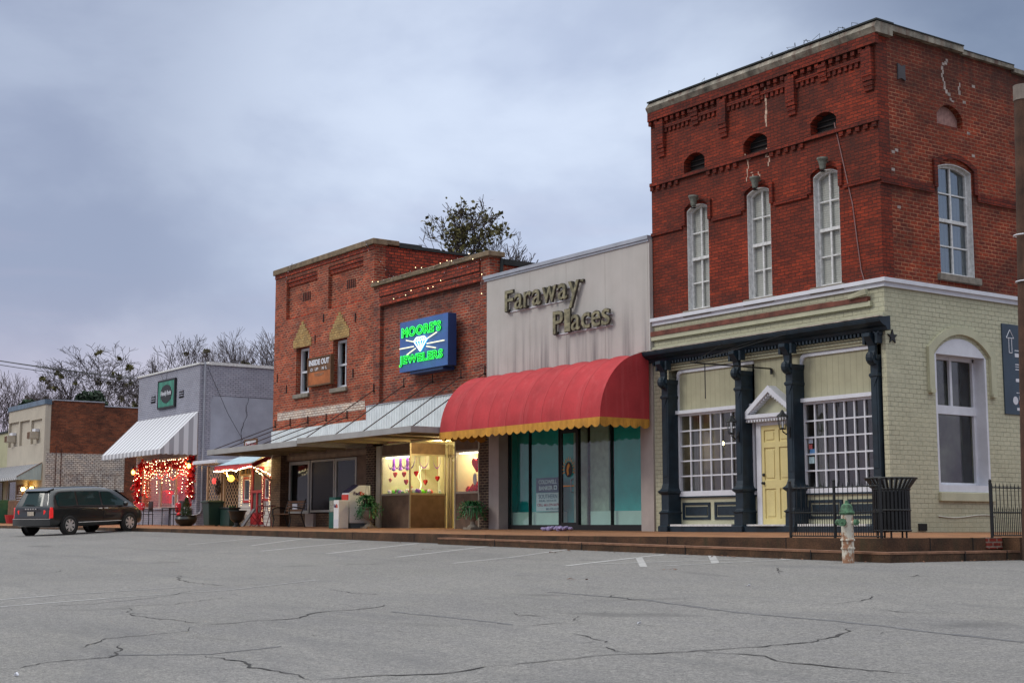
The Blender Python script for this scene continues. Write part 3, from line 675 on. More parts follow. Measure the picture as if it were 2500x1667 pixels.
ribbon(F0, [Z1(672, 985), Z1(690, 1010)], .03, .003, 'mortar_crack', pale, cb); ribbon(F0, [Z1(715, 980), Z1(735, 1010)], .03, .003, 'mortar_crack', pale, cb)
def Z1s(x, y):
    d = ray(1560+x/2.45, 20+y/2.45); t = (XR-CAM.x)/d.x; return CAM.y+d.y*t, CAM.z+d.z*t
ribbon(S0, [Z1s(1845, 310), Z1s(1815, 350), Z1s(1820, 440), Z1s(1835, 490), Z1s(1860, 540), Z1s(1885, 575)], .07, .003, 'mortar_crack', greym, cb, .04)
ribbon(S0, [Z1s(1915, 450), Z1s(1918, 520)], .06, .003, 'mortar_crack', greym, cb, .03)
for a, b in [(1945, 565), (2000, 470), (1520, 860), (1540, 850), (1555, 1190), (1520, 965), (1800, 900), (1970, 750), (2000, 885)]:
    y, z = Z1s(a, b); MB().fbox(S0, y-.05, y+.05, z-.03, z+.03, -.004, .002).build('mortar_spot', greym, cb)
y, z = Z1s(1565, 385)
MB().slab(S0, [(y+(.17 if i % 2 == 0 else .11)*cos(i*pi/4+pi/4), z+(.24 if i % 2 == 0 else .13)*sin(i*pi/4+pi/4)) for i in range(8)], [], -.03, -.001).build('anchor_plate', mat('weathered_iron_plate', (.06, .055, .06), .8), cb)
y, z = S_ = (CAM.y+ray(2177, 822).y*((XR-CAM.x)/ray(2177, 822).x), CAM.z+ray(2177, 822).z*((XR-CAM.x)/ray(2177, 822).x))
tag(MB().slab(S0, [(y+(.15 if i % 2 == 0 else .06)*sin(i*pi/5), z+(.15 if i % 2 == 0 else .06)*cos(i*pi/5)) for i in range(10)], [], -.03, -.001).build('star_plate', M['black_iron'], cb), 'black iron star on the sage corner')
p = [A(*q, -.04) for q in [(2035, 300), (2042, 330), (2062, 420), (2080, 500), (2090, 580), (2101, 660), (2110, 690)]]
MB().tube([(a, -.02, b) for a, b in p], .012, 5).build('hanging_wire', mat('old_cable', (.25, .13, .12), .7), cb)
# windows
for i, (a, b) in enumerate(wins):
    w = sash_window(cb, F0, a, b, 5.07, 7.55, .11, .14, .065, 2, (.49,), (.25, .75), 'white_peel', 'glass_clear', ('blind', 0.), .10, lining=True)
for a, b in att:
    f = MB().slab(F0, arch(a-.02, b+.02, 8.32, 8.81, .17), [], .22, .26).build('vent_opening', M['dark'], cb)
    m = MB()
    for k in range(3): m.fbox(F0, a, b, 8.42+k*.11, 8.44+k*.11, .18, .2)
    m.build('louvre', mat('sooty_louvre', (.03, .022, .02), .9), f)
sash_window(cb, S0, 1.80, 2.92, 5.30, 7.70, .11, .14, .07, 2, (.49,), (.25, .75), 'white_peel', 'glass_sky', ('curtain', 0.), .12, lining=True)
# ground floor arched side window: deep white reveal
w = MB().slab(S0, arch(SW[0]+.002, SW[1]-.002, SW[2]+.002, SW[3]-.002, .38, 14), [[(SW[0]+.06, SW[2]+.14), (SW[1]-.06, SW[2]+.14), (SW[1]-.06, 3.62), (SW[0]+.06, 3.62)]], .0, .36).build('arched_window', M['white'], cb)
m = MB(); m.fbox(S0, SW[0]+.06, SW[1]-.06, SW[2]+.14, SW[2]+.20, .28, .33); m.fbox(S0, SW[0]+.06, SW[1]-.06, 2.42, 2.60, .25, .33); m.fbox(S0, 2.28, 2.35, 2.6, 3.62, .26, .32); m.fbox(S0, SW[0]+.06, SW[0]+.11, .95, 3.62, .27, .33); m.fbox(S0, SW[1]-.12, SW[1]-.06, .95, 3.62, .27, .33); m.fbox(S0, SW[0]+.06, SW[1]-.06, 3.55, 3.62, .27, .33)
m.build('sash', M['white'], w); MB().fbox(S0, SW[0]+.06, SW[1]-.06, .95, 3.62, .335, .345).build('glass', M['glass_corner'], w)
MB().fbox(S0, SW[0]-.1, SW[1]+.1, .8, 3.9, .75, .8).build('dark_room', mat('dim_interior', (.13, .135, .10), .9, var=.9, scale=1.4), w)
MB().fbox(S0, SW[0]-.02, SW[1]+.06, .62, .80, -.07, .0).build('sill', M['sage'], w, bevel=.01)
m = MB(); arch_band(m, S0, SW[0]-.08, SW[1]+.08, 4.06, .42, .16, .8, -.07, -.001)
for yy in (SW[0]-.16, SW[1]+.16): m.fbox(S0, yy-.07, yy+.07, 2.80, 2.88, -.09, -.001)
m.build('hood_mould', M['sage'], w)
m = MB()
xs_ = [1.4+i*.14 for i in range(14)]
m.tube([(XR+.012, y, .32-.03*sin(i*.45)) for i, y in enumerate(xs_)], .012, 4); m.build('drip_stain', mat('pale_drip', (.55, .54, .47), .8), cb)
m = MB(); m.fbox(S0, .78, 1.02, .03, .17, -.03, .0); m.build('dark_vent', M['dark'], cb)
# mouldings over the shopfront
m = MB(); m.box(XL, -18.95, -.10, -.001, 4.60, 4.70); m.box(XL, -19.9, -.085, -.001, 4.70, 4.715)
m.build('peeling_moulding', M['peel'], cb)
m = MB(); m.box(XL, -18.9, -.08, -.002, 4.50, 4.60); m.box(XL, XR, -.06, -.002, 4.22, 4.34); m.box(-25.05, -18.72, -.03, .1, 3.86, 4.02)
m.box(-25.06, -18.7, .02, .12, 3.74, 3.86); m.box(-25.06, -18.7, -.02, .10, 3.80, 3.835)
m.hexa([(-19.4, -.16, 4.69), (-18.93, -.16, 4.73), (-18.93, -.1, 4.72), (-19.4, -.1, 4.68), (-19.4, -.17, 4.76), (-18.93, -.19, 4.84), (-18.93, -.1, 4.84), (-19.4, -.1, 4.76)])
m.build('fascia_mouldings', M['sage'], cb)
ct = MB()
pr = [(-.02, 3.96), (-.12, 3.97), (-.15, 4.03), (-.24, 4.06), (-.33, 4.12), (-.35, 4.18), (-.35, 4.20), (-.02, 4.25)]
ct.add([(x, y, z) for x in (-25.75, -18.45) for y, z in pr], [(i, i+1, i+9, i+8) for i in range(7)]+[tuple(range(7, -1, -1)), tuple(range(8, 16))])
x = -25.5
while x < -18.6: ct.box(x, x+.05, -.14, -.02, 3.89, 3.96); x += .1
ct.build('iron_cornice', M['navy'], cb)
m = MB(); m.box(-25.76, -18.44, -.365, -.25, 4.212, 4.232); m.build('cornice_lip', mat('flaking_lip', (.35, .3, .26), .8, var=.6, scale=5), cb)
# iron columns
def sqcol(x0, x1, y0, y1, top, nm='iron_column'):
    prof = [(.0, .05, .12), (.12, .05, .12), (.14, .03, .07), (.40, .03, .07), (.43, .055, .10), (.47, .02, .04), (.50, .015, .03), (.84, .02, .03), (.88, .06, .08), (.92, .07, .10), (.96, .03, .05), (1.0, .01, .03), (1.1, .0, .0), (3.05, .0, .0), (3.08, .02, .03), (3.12, .02, .03), (3.15, .0, .0), (3.38, .0, .0), (3.42, .02, .05), (top, .03, .05)]
    m = MB(); R = []
    for z, e, f in prof: R.append([(x0-e, y0-f, z), (x1+e, y0-f, z), (x1+e, y1, z), (x0-e, y1, z)])
    m.loft([[Vector(p) for p in r] for r in R]); m.add(R[0]+R[-1], [(3, 2, 1, 0), (4, 5, 6, 7)])
    m.box(x0+.04, x1-.04, y0-.012, y0, 1.25, 2.95)
    c = m.build(nm, M['navy'], cb, bevel=.006)
    m = MB(); xc = (x0+x1)/2
    pts = [(-.02, 3.30), (-.09, 3.34), (-.13, 3.42), (-.09, 3.52), (-.05, 3.58), (-.06, 3.68), (-.13, 3.78), (-.20, 3.86), (-.20, 3.93), (.02, 3.93), (.02, 3.30)]
    m.slab(lambda a, b, d=0: Vector((xc+d, y0+a, b)), pts, [], -.085, .085)
    for dx in (-.16, .16): m.box(xc+dx-.03, xc+dx+.03, y0-.10, y0+.05, 3.72, 3.93)
    m.ball((xc, y0-.11, 3.44), .085, 8, 6, 1.5)
    m.slab(lambda a, b, d=0: Vector((xc+a, y0+d, b)), [(-.09, 3.06), (0, 2.86), (.09, 3.06)], [], -.02, .0)
    m.build('console', M['navy'], c)
    return c
for x0, x1, y0 in [(-25.06, -24.84, -.25), (-22.62, -22.42, -.25), (-21.10, -20.90, -.25), (-18.95, -18.76, -.08)]: sqcol(x0, x1, y0, .12, 3.50)
# shop windows between the columns
def shop_bay(a0, a1, left, right_hidden, n=7, lab=None):
    fr = FR(.1)
    w = MB(); z0, z1 = .80, 2.70
    w.slab(fr, [(a0, .80), (a1, .80), (a1, 2.72), (a0, 2.72)], [[(a0+.09, .92), (a1-.07, .92), (a1-.07, 2.65), (a0+.09, 2.65)]], -.04, .04)
    b = tag(w.build('display_window', M['white'], cb), lab)
    m = MB(); i0, i1, j0, j1 = a0+.09, a1-.07, .92, 2.65
    for i in range(1, n): x = i0+(i1-i0)*i/n; m.fbox(fr, x-.016, x+.016, j0, j1, -.02, .02)
    for i in range(1, 5): z = j0+(j1-j0)*i/5; m.fbox(fr, i0, i1, z-.016, z+.016, -.018, .018)
    m.build('glazing_bars', M['white'], b); MB().fbox(fr, i0, i1, j0, j1, .022, .03).build('glass', M['glass_corner'], b)
    MB().fbox(fr, a0-.03, a1+.02, 2.70, 2.78, -.12, .05).build('shelf', M['white'], b)
    MB().fbox(fr, a0, a0+.28, .85, 2.65, .35, .38).build('curtain', M['curtain'], b)
    m = MB(); dr = random.Random(int(a0*-10))
    for k in range(7): x = a0+.5+k*.2; h = dr.uniform(1.1, 1.9); m.box(x, x+.16, 1.6, 1.8, .7, h)
    for k in range(5): m.box(a0, a1-.7, 2.2, 2.6, .9+k*.4, .94+k*.4)
    m.build('shelving', mat('dim_shelving', (.26, .22, .19), .8, var=.7, scale=3), b)
    p = MB(); p.fbox(fr, a0, a1, 2.78, 3.76, .0, .04); p.build('board_panel', M['sage_board'], cb)
    m = MB(); q = [(a0, 2.78), (a0+.06, 2.78), (a0+.06, 3.52)]+[(a0+.06+.12*(1-cos(t)), 3.52+.14*sin(t)) for t in (.4, .8, 1.2, 1.57)]+[(a1, 3.66), (a1, 3.73), (a0+.1, 3.73), (a0+.03, 3.69), (a0, 3.62)]
    m.slab(fr, q, [], -.04, .0); m.build('panel_trim', M['white'], b)
    k = MB(); k.fbox(fr, a0, a1, .10, .80, .0, .06); k = k.build('bulkhead', M['sage'], cb)
    m = MB(); m.fbox(fr, a0, a1, .765, .80, -.05, .0); m.fbox(fr, a0, a1, .12, .16, -.03, .0)
    for i in range(2):
        c0 = a0+.12+i*1.06; c1 = c0+.92
        m.slab(fr, [(c0, .27), (c1, .27), (c1, .66), (c0, .66)], [[(c0+.07, .33), (c1-.07, .33), (c1-.07, .60), (c0+.07, .60)]], -.022, .0)
        m.fbox(fr, c0+.10, c1-.10, .365, .565, -.02, .0)
    m.build('navy_panels', M['navy'], k)
shop_bay(-24.87, -22.36, 0, 0, lab='display window left of the yellow door'); shop_bay(-20.97, -18.93, 0, 0, lab='display window right of the yellow door')
m = MB(); m.box(-25.1, -18.7, -.30, .1, -.2, .12); m.build('plinth', M['navy'], cb)
m = MB()
for a0, a1 in [(-24.75, -22.75), (-20.8, -19.0)]: m.box(a0, a1, -.31, .1, .121, .165)
n = 12; q = [(-22.38, .1)]+[(-22.38+1.36*i/n, -.22-.16*sin(pi*i/n)) for i in range(n+1)]+[(-21.02, .1)]
m.slab(lambda a, b, d=0: Vector((a, b, .125+d)), q, [], 0., .035); m.build('worn_step', M['white_peel'], cb)
MB().box(-25.3, -25.25, .36, 4.0, 0, 3.8).build('inner_lining', mat('grey_lining', (.2, .18, .16), .9, var=.4), cb); MB().box(-25.0, -18.8, .5, .55, 2.9, 3.8).build('ceiling_void', M['dark'], cb); MB().box(-25.3, -18.9, 4.0, 4.1, 0, 3.8).build('rear_partition', mat('dim_red_interior', (.14, .11, .09), .9, var=.8, scale=1.), cb)
# door with pediment
MB().box(-22.42, -20.95, .1, .14, 2.4, 3.76).build('board_panel', M['sage_board'], cb)
dr = MB().slab(FR(.02), [(-22.27, .14), (-22.13, .14), (-22.13, 2.28), (-21.2, 2.28), (-21.2, .14), (-21.06, .14), (-21.06, 2.40), (-22.27, 2.40)], [], 0., .12).build('door_surround', M['white'], cb)
m = MB(); PX0, PX1, PM = -22.52, -20.92, -21.72
m.box(PX0, PX1, -.16, .1, 2.44, 2.52); m.box(PX0+.05, PX1-.05, -.12, .1, 2.40, 2.44)
x = PX0+.08
while x < PX1-.08: m.box(x, x+.045, -.13, .0, 2.36, 2.41); x += .085
for sg in (-1, 1):
    ex = PM+sg*.80; m.hexa([(ex, -.16, 2.52), (ex-sg*.16, -.16, 2.52), (PM, -.16, 2.98), (PM, -.16, 3.12), (ex, .1, 2.52), (ex-sg*.16, .1, 2.52), (PM, .1, 2.98), (PM, .1, 3.12)])
    for i in range(9):
        t = (i+.5)/9; xx = ex-sg*.2+(PM-ex+sg*.2)*t; zz = 2.52+(2.92-2.52)*t; m.box(xx-.02, xx+.02, -.12, .0, zz-.0, zz+.05)
m.build('pediment', M['white'], dr)
MB().slab(FR(.05), [(PM-.66, 2.52), (PM+.66, 2.52), (PM, 2.96)], [], 0, .05).build('tympanum', M['sage'], dr)
d = MB(); d.box(-22.13, -21.2, .06, .10, .15, 2.28)
cols = [(-22.05, -21.72), (-21.61, -21.28)]; rows = [(.28, .92), (1.10, 1.80), (1.92, 2.18)]
hs = [[(a, c), (b, c), (b, e), (a, e)] for a, b in cols for c, e in rows]
d.slab(FR(.035), [(-22.13, .15), (-21.2, .15), (-21.2, 2.28), (-22.13, 2.28)], hs, 0., .025)
for a, b in cols:
    for c, e in rows: d.box(a+.05, b-.05, .045, .06, c+.05, e-.05)
dd = tag(d.build('door', M['yellow_door'], cb, bevel=.004), 'yellow six-panel door')
MB().lathe([(.035, .0), (.03, -.02), (.012, -.03), (.03, -.05), (.025, -.07)], (-22.07, .035, 1.04), 10, 'y').build('handle', M['black_iron'], dd)
MB().lathe([(.035, .0), (.035, -.02), (.02, -.03)], (-22.07, .035, 1.22), 10, 'y').build('lock', M['black_iron'], dd)
# things hung on the corner building
def flood(x, z, lab):
    t = thing('floodlight', lab, 'floodlight', (x, -.05, z), 'floodlights over the upper windows')
    m = MB(); m.lathe([(.055, -.13), (.068, -.08), (.08, 0), (.105, .065), (.118, .08), (.118, .115), (.02, .125)], (x, -.22, z), 14); m.tube([(x, .0, z+.06), (x, -.15, z+.06)], .02, 6)
    m.build('housing', mat('oxidised_metal', (.17, .18, .15), .6, metal=.3, var=.4, scale=20), t, smooth=35)
    MB().lathe([(.06, -.175), (.062, -.161)], (x, -.22, z), 12).build('lens', M['glass_dark'], t)
def fz(u, v): return A(u, v, -.22)
flood(*fz(1693, 490), 'metal floodlight over the left upper window of the red brick corner building'); flood(*fz(1843, 445), 'metal floodlight over the middle upper window, below the pale cracks'); flood(*fz(2008, 399), 'metal floodlight over the right upper window beside the hanging wire')
def lantern(x, z, lab):
    t = thing('wall_lantern', lab, 'lantern', (x, -.3, z), 'lanterns beside the yellow door')
    y = -.47; m = MB(); m.tube([(x, -.28, z-.16), (x, -.36, z-.24), (x, y, z-.18), (x, y, z-.13)], .014, 6); m.box(x-.03, x+.03, -.28, -.25, z-.3, z-.08)
    m.lathe([(.13, .13), (.12, .15), (.05, .21), (.03, .25), (.015, .27)], (x, y, z), 6); m.lathe([(.06, -.14), (.075, -.12), (.02, -.1)], (x, y, z), 6)
    for k in range(6):
        w = k*pi/3; m.tube([(x+.07*cos(w), y+.07*sin(w), z-.12), (x+.115*cos(w), y+.115*sin(w), z+.14)], .008, 4)
    m.build('frame', M['black_iron'], t); MB().lathe([(.068, -.12), (.11, .13)], (x, y, z), 6).build('panes', M['glass_clear'], t); MB().lathe([(.02, -.12), (.02, .0), (.01, .03)], (x, y, z), 8).build('candle', M['white'], t)
lantern(-22.52, 2.24, 'black glass lantern on the navy column left of the yellow door'); lantern(-21.0, 2.26, 'black glass lantern on the navy column right of the yellow door')
t = thing('sign_bracket', 'empty black iron sign bracket reaching out over the pavement', 'bracket', (-21.9, .0, 3.5))
x, z = A(1883, 900, .05); m = MB(); Y1 = -2.3
m.tube([(x, .05, z), (x, Y1, z-.02)], .018, 6); m.tube([(x, .05, z), (x, .05, z-.12)], .03, 6); m.tube([(x, Y1+.4, z-.02), (x, Y1+.4, z-.75)], .012, 5)
for xx in (x-1.0, x+.9): m.tube([(x, Y1+.1, z), (xx, -.42, 4.12)], .006, 4)
m.tube([(x, Y1+.15, z), (x, -.40, 4.10)], .006, 4); m.build('bars', M['black_iron'], t)
x, z = A(1764, 1082, 1.3); t = thing('pendant_lamp', 'small lit bulb glowing behind the left display window panes', 'lamp', (x, 1.3, z))
point_light(t, (x, 1.3, z-.08), 9, (1., .85, .62), .05, 'bulb_light'); MB().ball((x, 1.3, z), .045, 10, 8).build('bulb', M['lampcore'], t); MB().tube([(x, 1.3, z+.04), (x, 1.3, 3.6)], .006, 4).build('cord', M['black_iron'], t)
t = thing('window_stickers', 'small blue and white stickers inside the right display window', 'stickers', (-20.8, .09, 1.8)); 
for (u0, v0, u1, v1, c) in [(1521, 790, 1545, 0, 0)][:0]: pass
for k, (a, b, w, h, c) in enumerate([(-20.83, 1.84, .12, .14, (.45, .5, .6)), (-20.83, 1.72, .1, .1, (.5, .12, .12)), (-20.80, 1.62, .16, .1, (.1, .25, .5)), (-20.83, 1.42, .15, .14, (.45, .62, .66))]):
    MB().box(a, a+w, .115, .119, b, b+h).build('sticker', mat('sticker%d' % k, c, .5, var=.2, scale=30), t)
# side sign
t = thing('wall_sign', 'dark blue wall sign with white arrow behind the utility pole', 'sign', (XR, 4.4, 3.4))
MB().fbox(S0, 3.72, 5.0, 2.48, 4.42, -.03, -.001).build('panel', mat('dark_blue_sign', (.03, .055, .085), .5, var=.15), t)
m = MB(); a, b = 3.98, 4.30
for q0, q1 in [((a-.13, b-.18), (a, b)), ((a, b), (a+.13, b-.18)), ((a-.13, b-.18), (a+.13, b-.18)), ((a-.05, b-.18), (a-.05, b-.5)), ((a+.05, b-.18), (a+.05, b-.5)), ((a-.05, b-.5), (a+.05, b-.5))]:
    m.tube([(XR+.032, q0[0], q0[1]), (XR+.032, q1[0], q1[1])], .010, 4)
for zz, hh in [(3.86, .02), (3.76, .08), (3.56, .02), (3.51, .015), (3.45, .02), (3.22, .07), (2.60, .06), (2.95, .015)]: m.fbox(S0, 4.12, 4.95, zz-hh/2, zz+hh/2, -.034, -.031)
m.lathe([(.09, .031), (.09, .034)], (XR, 4.08, 2.78), 14, 'x'); m.lathe([(.10, .031), (.10, .034)], (XR, 4.30, 2.84), 14, 'x'); m.build('lettering', M['white'], t)
MB().fbox(S0, 4.2, 4.42, 2.70, 2.76, -.037, -.035).build('emblem', M['red'], t)
# ================================================================ stucco shop with the red awning
def lettering(parent, name, s, fr, a0, a1, b0, b1, d, mt, ext=.004, **k):
    return text_mesh(MB(), s, fr, a0, a1, b0, b1, d, ext, **k).build(name, mt, parent)
fb = thing('stucco_shop', 'pale stucco shop with empty teal display windows, between the brick corner building and the jeweler', 'building', (-29, 3, 0))
X0, X1 = -32.55, -25.603
def streaky():
    m, nt, bs = new_mat('streaked_stucco'); k = NT(nt)
    c = k.mix(k.mr(k.noise(k.pos(), 1.1, 4), .3, .7), (.455, .425, .395), (.52, .49, .46))
    sp = k.n('ShaderNodeSeparateXYZ'); k.l(k.pos(), sp.inputs[0]); z = sp.outputs[2]
    st = k.mr(k.noise(k.pos((4.2, 4.2, .22)), 1.0, 5, .65), .44, .72)
    low = k.mr(z, 4.2, 5.6, 1., .12)
    c = k.mix(k.math('MULTIPLY', k.math('MULTIPLY', st, low), .95), c, (.15, .14, .145))
    dr = k.mr(k.noise(k.pos((9., 9., .12)), 1.0, 3, .5), .66, .76); hi = k.mr(z, 5.4, 7.0, .1, .8)
    c = k.mix(k.math('MULTIPLY', dr, hi), c, (.25, .23, .20))
    g = k.mr(k.noise(k.pos(), 60, 2), .3, .7); c = k.mix(g, k.mix(1., c, (.93, .93, .93), 'MULTIPLY'), c)
    k.l(c, bs.inputs['Base Color']); bs.inputs['Roughness'].default_value = .9; k.bump(k.noise(k.pos(), 70, 3), .5, .008, bs)
    return m
m = MB(); m.box(X0, X1, -.10, .25, 4.20, 6.98); m.build('stucco_wall', streaky(), fb)
m = MB(); m.box(X0-.12, X1, -.16, .3, 6.98, 7.07); m.box(X0-.1, X1, -.13, -.10, 6.92, 6.98); m.build('metal_coping', M['galv'], fb)
jm = mat('dark_joint', (.33, .29, .26), .9)  # darker tone for the thin panel joints
for x in (-30.5, -28.9, -27.3, X1-.07): MB().box(x, x+.008, -.102, -.1, 4.2, 6.98).build('panel_joint', jm, fb)
m = MB(); m.box(X0, X1, -.13, -.1, 4.17, 4.22); m.build('drip_rail', M['galv'], fb)
MB().box(X0+.04, X0+.52, -.05, .4, -.3, 4.19).build('pillar', M['pillar'], fb); MB().box(X1-.46, X1, -.05, .4, -.3, 4.19).build('pillar', M['pillar'], fb)
m = MB(); m.box(X0+.52, X1-.46, .1, .4, 2.95, 4.19); m.build('lintel', M['brown_panel'], fb)
m = MB(); m.box(X0, X0+.25, .4, 11, -.3, 6.9); m.box(X1-.25, X1, .4, 11, -.3, 6.9); m.box(X0+.25, X1-.25, 10.7, 11, -.3, 6.9); m.box(X0+.25, X1-.25, .4, 10.7, 6.4, 6.5); m.build('side_walls_and_roof', M['brick_brown'], fb)
I0, I1 = X0+.52, X1-.46
f = MB(); mul = [I0, -31.06, -29.72, -28.93, -27.59, I1]
f.box(I0, I1, .26, .36, -.1, .16); f.box(I0, I1, .26, .36, 2.86, 2.95)
for i, x in enumerate(mul): w = .022 if i in (0, 2, 3, 5) else .009; f.box(x-w, x+w, .26, .36, .16, 2.86)
f = tag(f.build('shopfront', M['black_iron'], fb), 'dark framed glass front'); MB().box(I0, -29.72, .305, .315, .16, 2.86).build('glass', M['glass_teal'], f); MB().box(-28.93, I1, .305, .315, .16, 2.86).build('glass', M['glass_teal'], f)
dq = MB(); dq.slab(FR(.28), [(-29.69, .12), (-28.96, .12), (-28.96, 2.60), (-29.69, 2.60)], [[(-29.62, .22), (-29.03, .22), (-29.03, 2.52), (-29.62, 2.52)]], 0, .05); dq.box(-29.7, -28.95, .28, .33, 2.6, 2.66)
dq = tag(dq.build('door', M['black_iron'], fb), 'glass door'); MB().box(-29.62, -29.03, .30, .31, .22, 2.52).build('pane', M['glass_teal'], dq)
m = MB(); m.tube([(-29.12, .27, 1.32), (-29.12, .20, 1.30), (-29.12, .20, 1.0), (-29.12, .27, .98)], .014, 6); m.build('handle', M['galv'], dq)
MB().box(-29.7, -28.9, .31, .32, 2.66, 2.86).build('transom', M['glass_teal'], f)
m = MB(); m.box(-32.28, -29.6, .72, .77, 0, 2.9); m.box(-28.0, -26.1, .72, .77, 0, 2.9); m.box(-32.3, -26., 4.5, 4.6, 0, 3.2); m.box(-32.3, -32.25, .4, .72, 0, 2.9); m.build('teal_partitions', M['teal_wall'], fb)
MB().box(-32.2, -29.95, .42, .70, .1, .50).build('window_platform', M['mint'], fb); MB().box(-28.6, -26.2, .42, .70, .1, .50).build('window_platform', M['mint'], fb)
m = MB(); m.box(-29.55, -29.0, .62, .66, .1, 2.75); m.box(-28.85, -28.1, .62, .66, .3, 2.8); m.build('pale_drapes', mat('drape', (.50, .54, .42), .85, var=.2, scale=5), fb)
m = MB(); m.box(-32.3, -26, .4, 10, 3.0, 3.05); m.box(-32.3, -26, .4, 10, -.15, .02); m.build('shop_ceiling_and_floor', mat('pale_ceiling', (.42, .46, .42), .9), fb)
m = MB(); m.lathe([(.10, 0), (.10, .05), (.05, .08), (.05, .75), (.10, .8), (.12, .86)], (-26.35, .75, .5), 12); m.build('pedestal', M['mint'], fb)
st = thing('sun_sticker', 'round black and gold sun emblem on the glass door', 'sticker', (-29.31, .3, 1.6))
MB().lathe([(.16, -.028), (.16, -.022)], (-29.32, .3, 1.58), 18, 'y', 1, 1.25).build('disc', M['black_iron'], st)
m = MB(); gold = mat('gold_print', (.75, .32, .03), .5)
for i in range(20):
    w = i*2*pi/20
    if 3.6 < w < 5.8: continue
    m.slab(FR(.3), [(-29.32+.19*cos(w-.09), 1.58+.23*sin(w-.09)), (-29.32+.19*cos(w+.09), 1.58+.23*sin(w+.09)), (-29.32+.29*cos(w), 1.58+.33*sin(w))], [], -.026, -.022)
m.slab(FR(.3), [(-29.36, 1.42), (-29.30, 1.46), (-29.32, 1.58), (-29.26, 1.68), (-29.30, 1.74), (-29.37, 1.68), (-29.40, 1.55)], [], -.034, -.029); m.box(-29.55, -29.1, .274, .278, 1.14, 1.17)
m.build('rays', gold, st)
ps = thing('estate_agent_poster', 'navy and white real estate poster inside the left display window', 'poster', (-30.3, .5, 1))
P0, P1 = -30.86, -29.80
MB().box(P0, P1, .36, .37, 1.01, 1.40).build('navy_panel', mat('poster_navy', (.01, .05, .13), .6, var=0, emit=0), ps); MB().box(P0, P1, .36, .37, .52, 1.0).build('white_panel', mat('poster_white', (.60, .66, .68), .6, var=.03), ps)
fr = FR(.36); wl = mat('poster_lettering', (.72, .8, .82), .6, var=0); dl = mat('poster_dark_lettering', (.02, .12, .19), .6, var=0); rl = mat('poster_red_lettering', (.36, .04, .07), .6, var=0)
lettering(ps, 'words', 'COLDWELL', fr, P0+.12, P1-.14, 1.235, 1.345, -.004, wl, bold=.02); lettering(ps, 'words', 'BANKER', fr, P0+.14, P1-.32, 1.075, 1.185, -.004, wl, bold=.02)
m = MB(); m.slab(fr, [(P1-.27, 1.08), (P1-.14, 1.08), (P1-.14, 1.19), (P1-.27, 1.19)], [[(P1-.24, 1.105), (P1-.17, 1.105), (P1-.17, 1.165), (P1-.24, 1.165)]], -.006, -.002); m.build('emblem', wl, ps)
lettering(ps, 'words', 'SOUTHERN', fr, P0+.12, P1-.12, .85, .965, -.004, dl); lettering(ps, 'words', 'REAL ESTATE', fr, P0+.15, P1-.15, .765, .82, -.004, dl)
lettering(ps, 'words', 'CELL 662-279-3679', fr, P0+.06, P1-.06, .65, .72, -.004, rl, bold=.01); lettering(ps, 'words', '662-720-2232', fr, P0+.45, P1-.06, .55, .61, -.004, dl)
# raised sign lettering
sg = thing('shop_name_letters', 'weathered brass shop name letters raised on the pale stucco wall', 'sign', (-29, -.1, 5.8))
brass = mat('tarnished_brass', (.26, .235, .14), .55, metal=.25, var=.6, scale=9, fine=.3, spec=.5); brd = mat('dark_letter_edge', (.045, .04, .03), .7, var=.3)
def serif_word(word, a0, a1, base, xh, cap, desc, tag_):
    """thick letters with slab serifs, each letter a part"""
    W = {'F': .8, 'a': .78, 'r': .66, 'w': 1.25, 'y': .9, 'P': .95, 'l': .5, 'c': .74, 'e': .78, 's': .68}
    tot = sum(W[c] for c in word); x = a0; k = (a1-a0)/tot
    for c in word:
        w = W[c]*k; l0, l1 = x+w*.07, x+w*.93; top = cap if c in 'FPl' else xh
        b0 = base-desc if c == 'y' else base
        m = MB(); g = MB()
        text_mesh(m, c, FR(-.10), l0, l1, b0, base+top, -.115, .035, bold=.005)
        text_mesh(g, c, FR(-.10), l0-.012, l1+.012, b0-.012, base+top+.012, -.09, .045, bold=.02)
        t = .045; sw = w*.30
        S = {'F': [(l0, base), (l0, base+top)], 'r': [(l0, base), (l0, base+top)], 'P': [(l0, base), (l0, base+top)], 'l': [((l0+l1)/2-.03, base), ((l0+l1)/2-.08, base+top)], 'w': [(l0, base+top), ((l0+l1)/2, base+top), (l1, base+top)], 'y': [(l0, base+top), (l1, base+top)]}.get(c, [])
        for sx, sz in S:
            e = -t if sz > base+.1 else 0
            m.box(sx-sw*.35, sx+sw*.5, -.165, -.12, sz+e, sz+e+t); g.box(sx-sw*.35-.015, sx+sw*.5+.015, -.16, -.11, sz+e-.015, sz+e+t+.015)
        o = m.build('letter', brass, sg); g.build('letter_edge', brd, o); x += w
serif_word('Faraway', -31.50, -28.15, 5.92, .42, .56, .26, 0); serif_word('Places', -29.32, -26.93, 5.06, .40, .58, .2, 1)
m = MB(); m.box(-31.4, -28.5, -.13, -.101, 5.90, 5.925); m.box(-31.3, -28.35, -.13, -.101, 6.21, 6.235); m.box(-29.25, -27.0, -.13, -.101, 5.04, 5.065); m.box(-29.2, -27.0, -.13, -.101, 5.32, 5.345); m.build('mounting_rails', M['white'], sg)
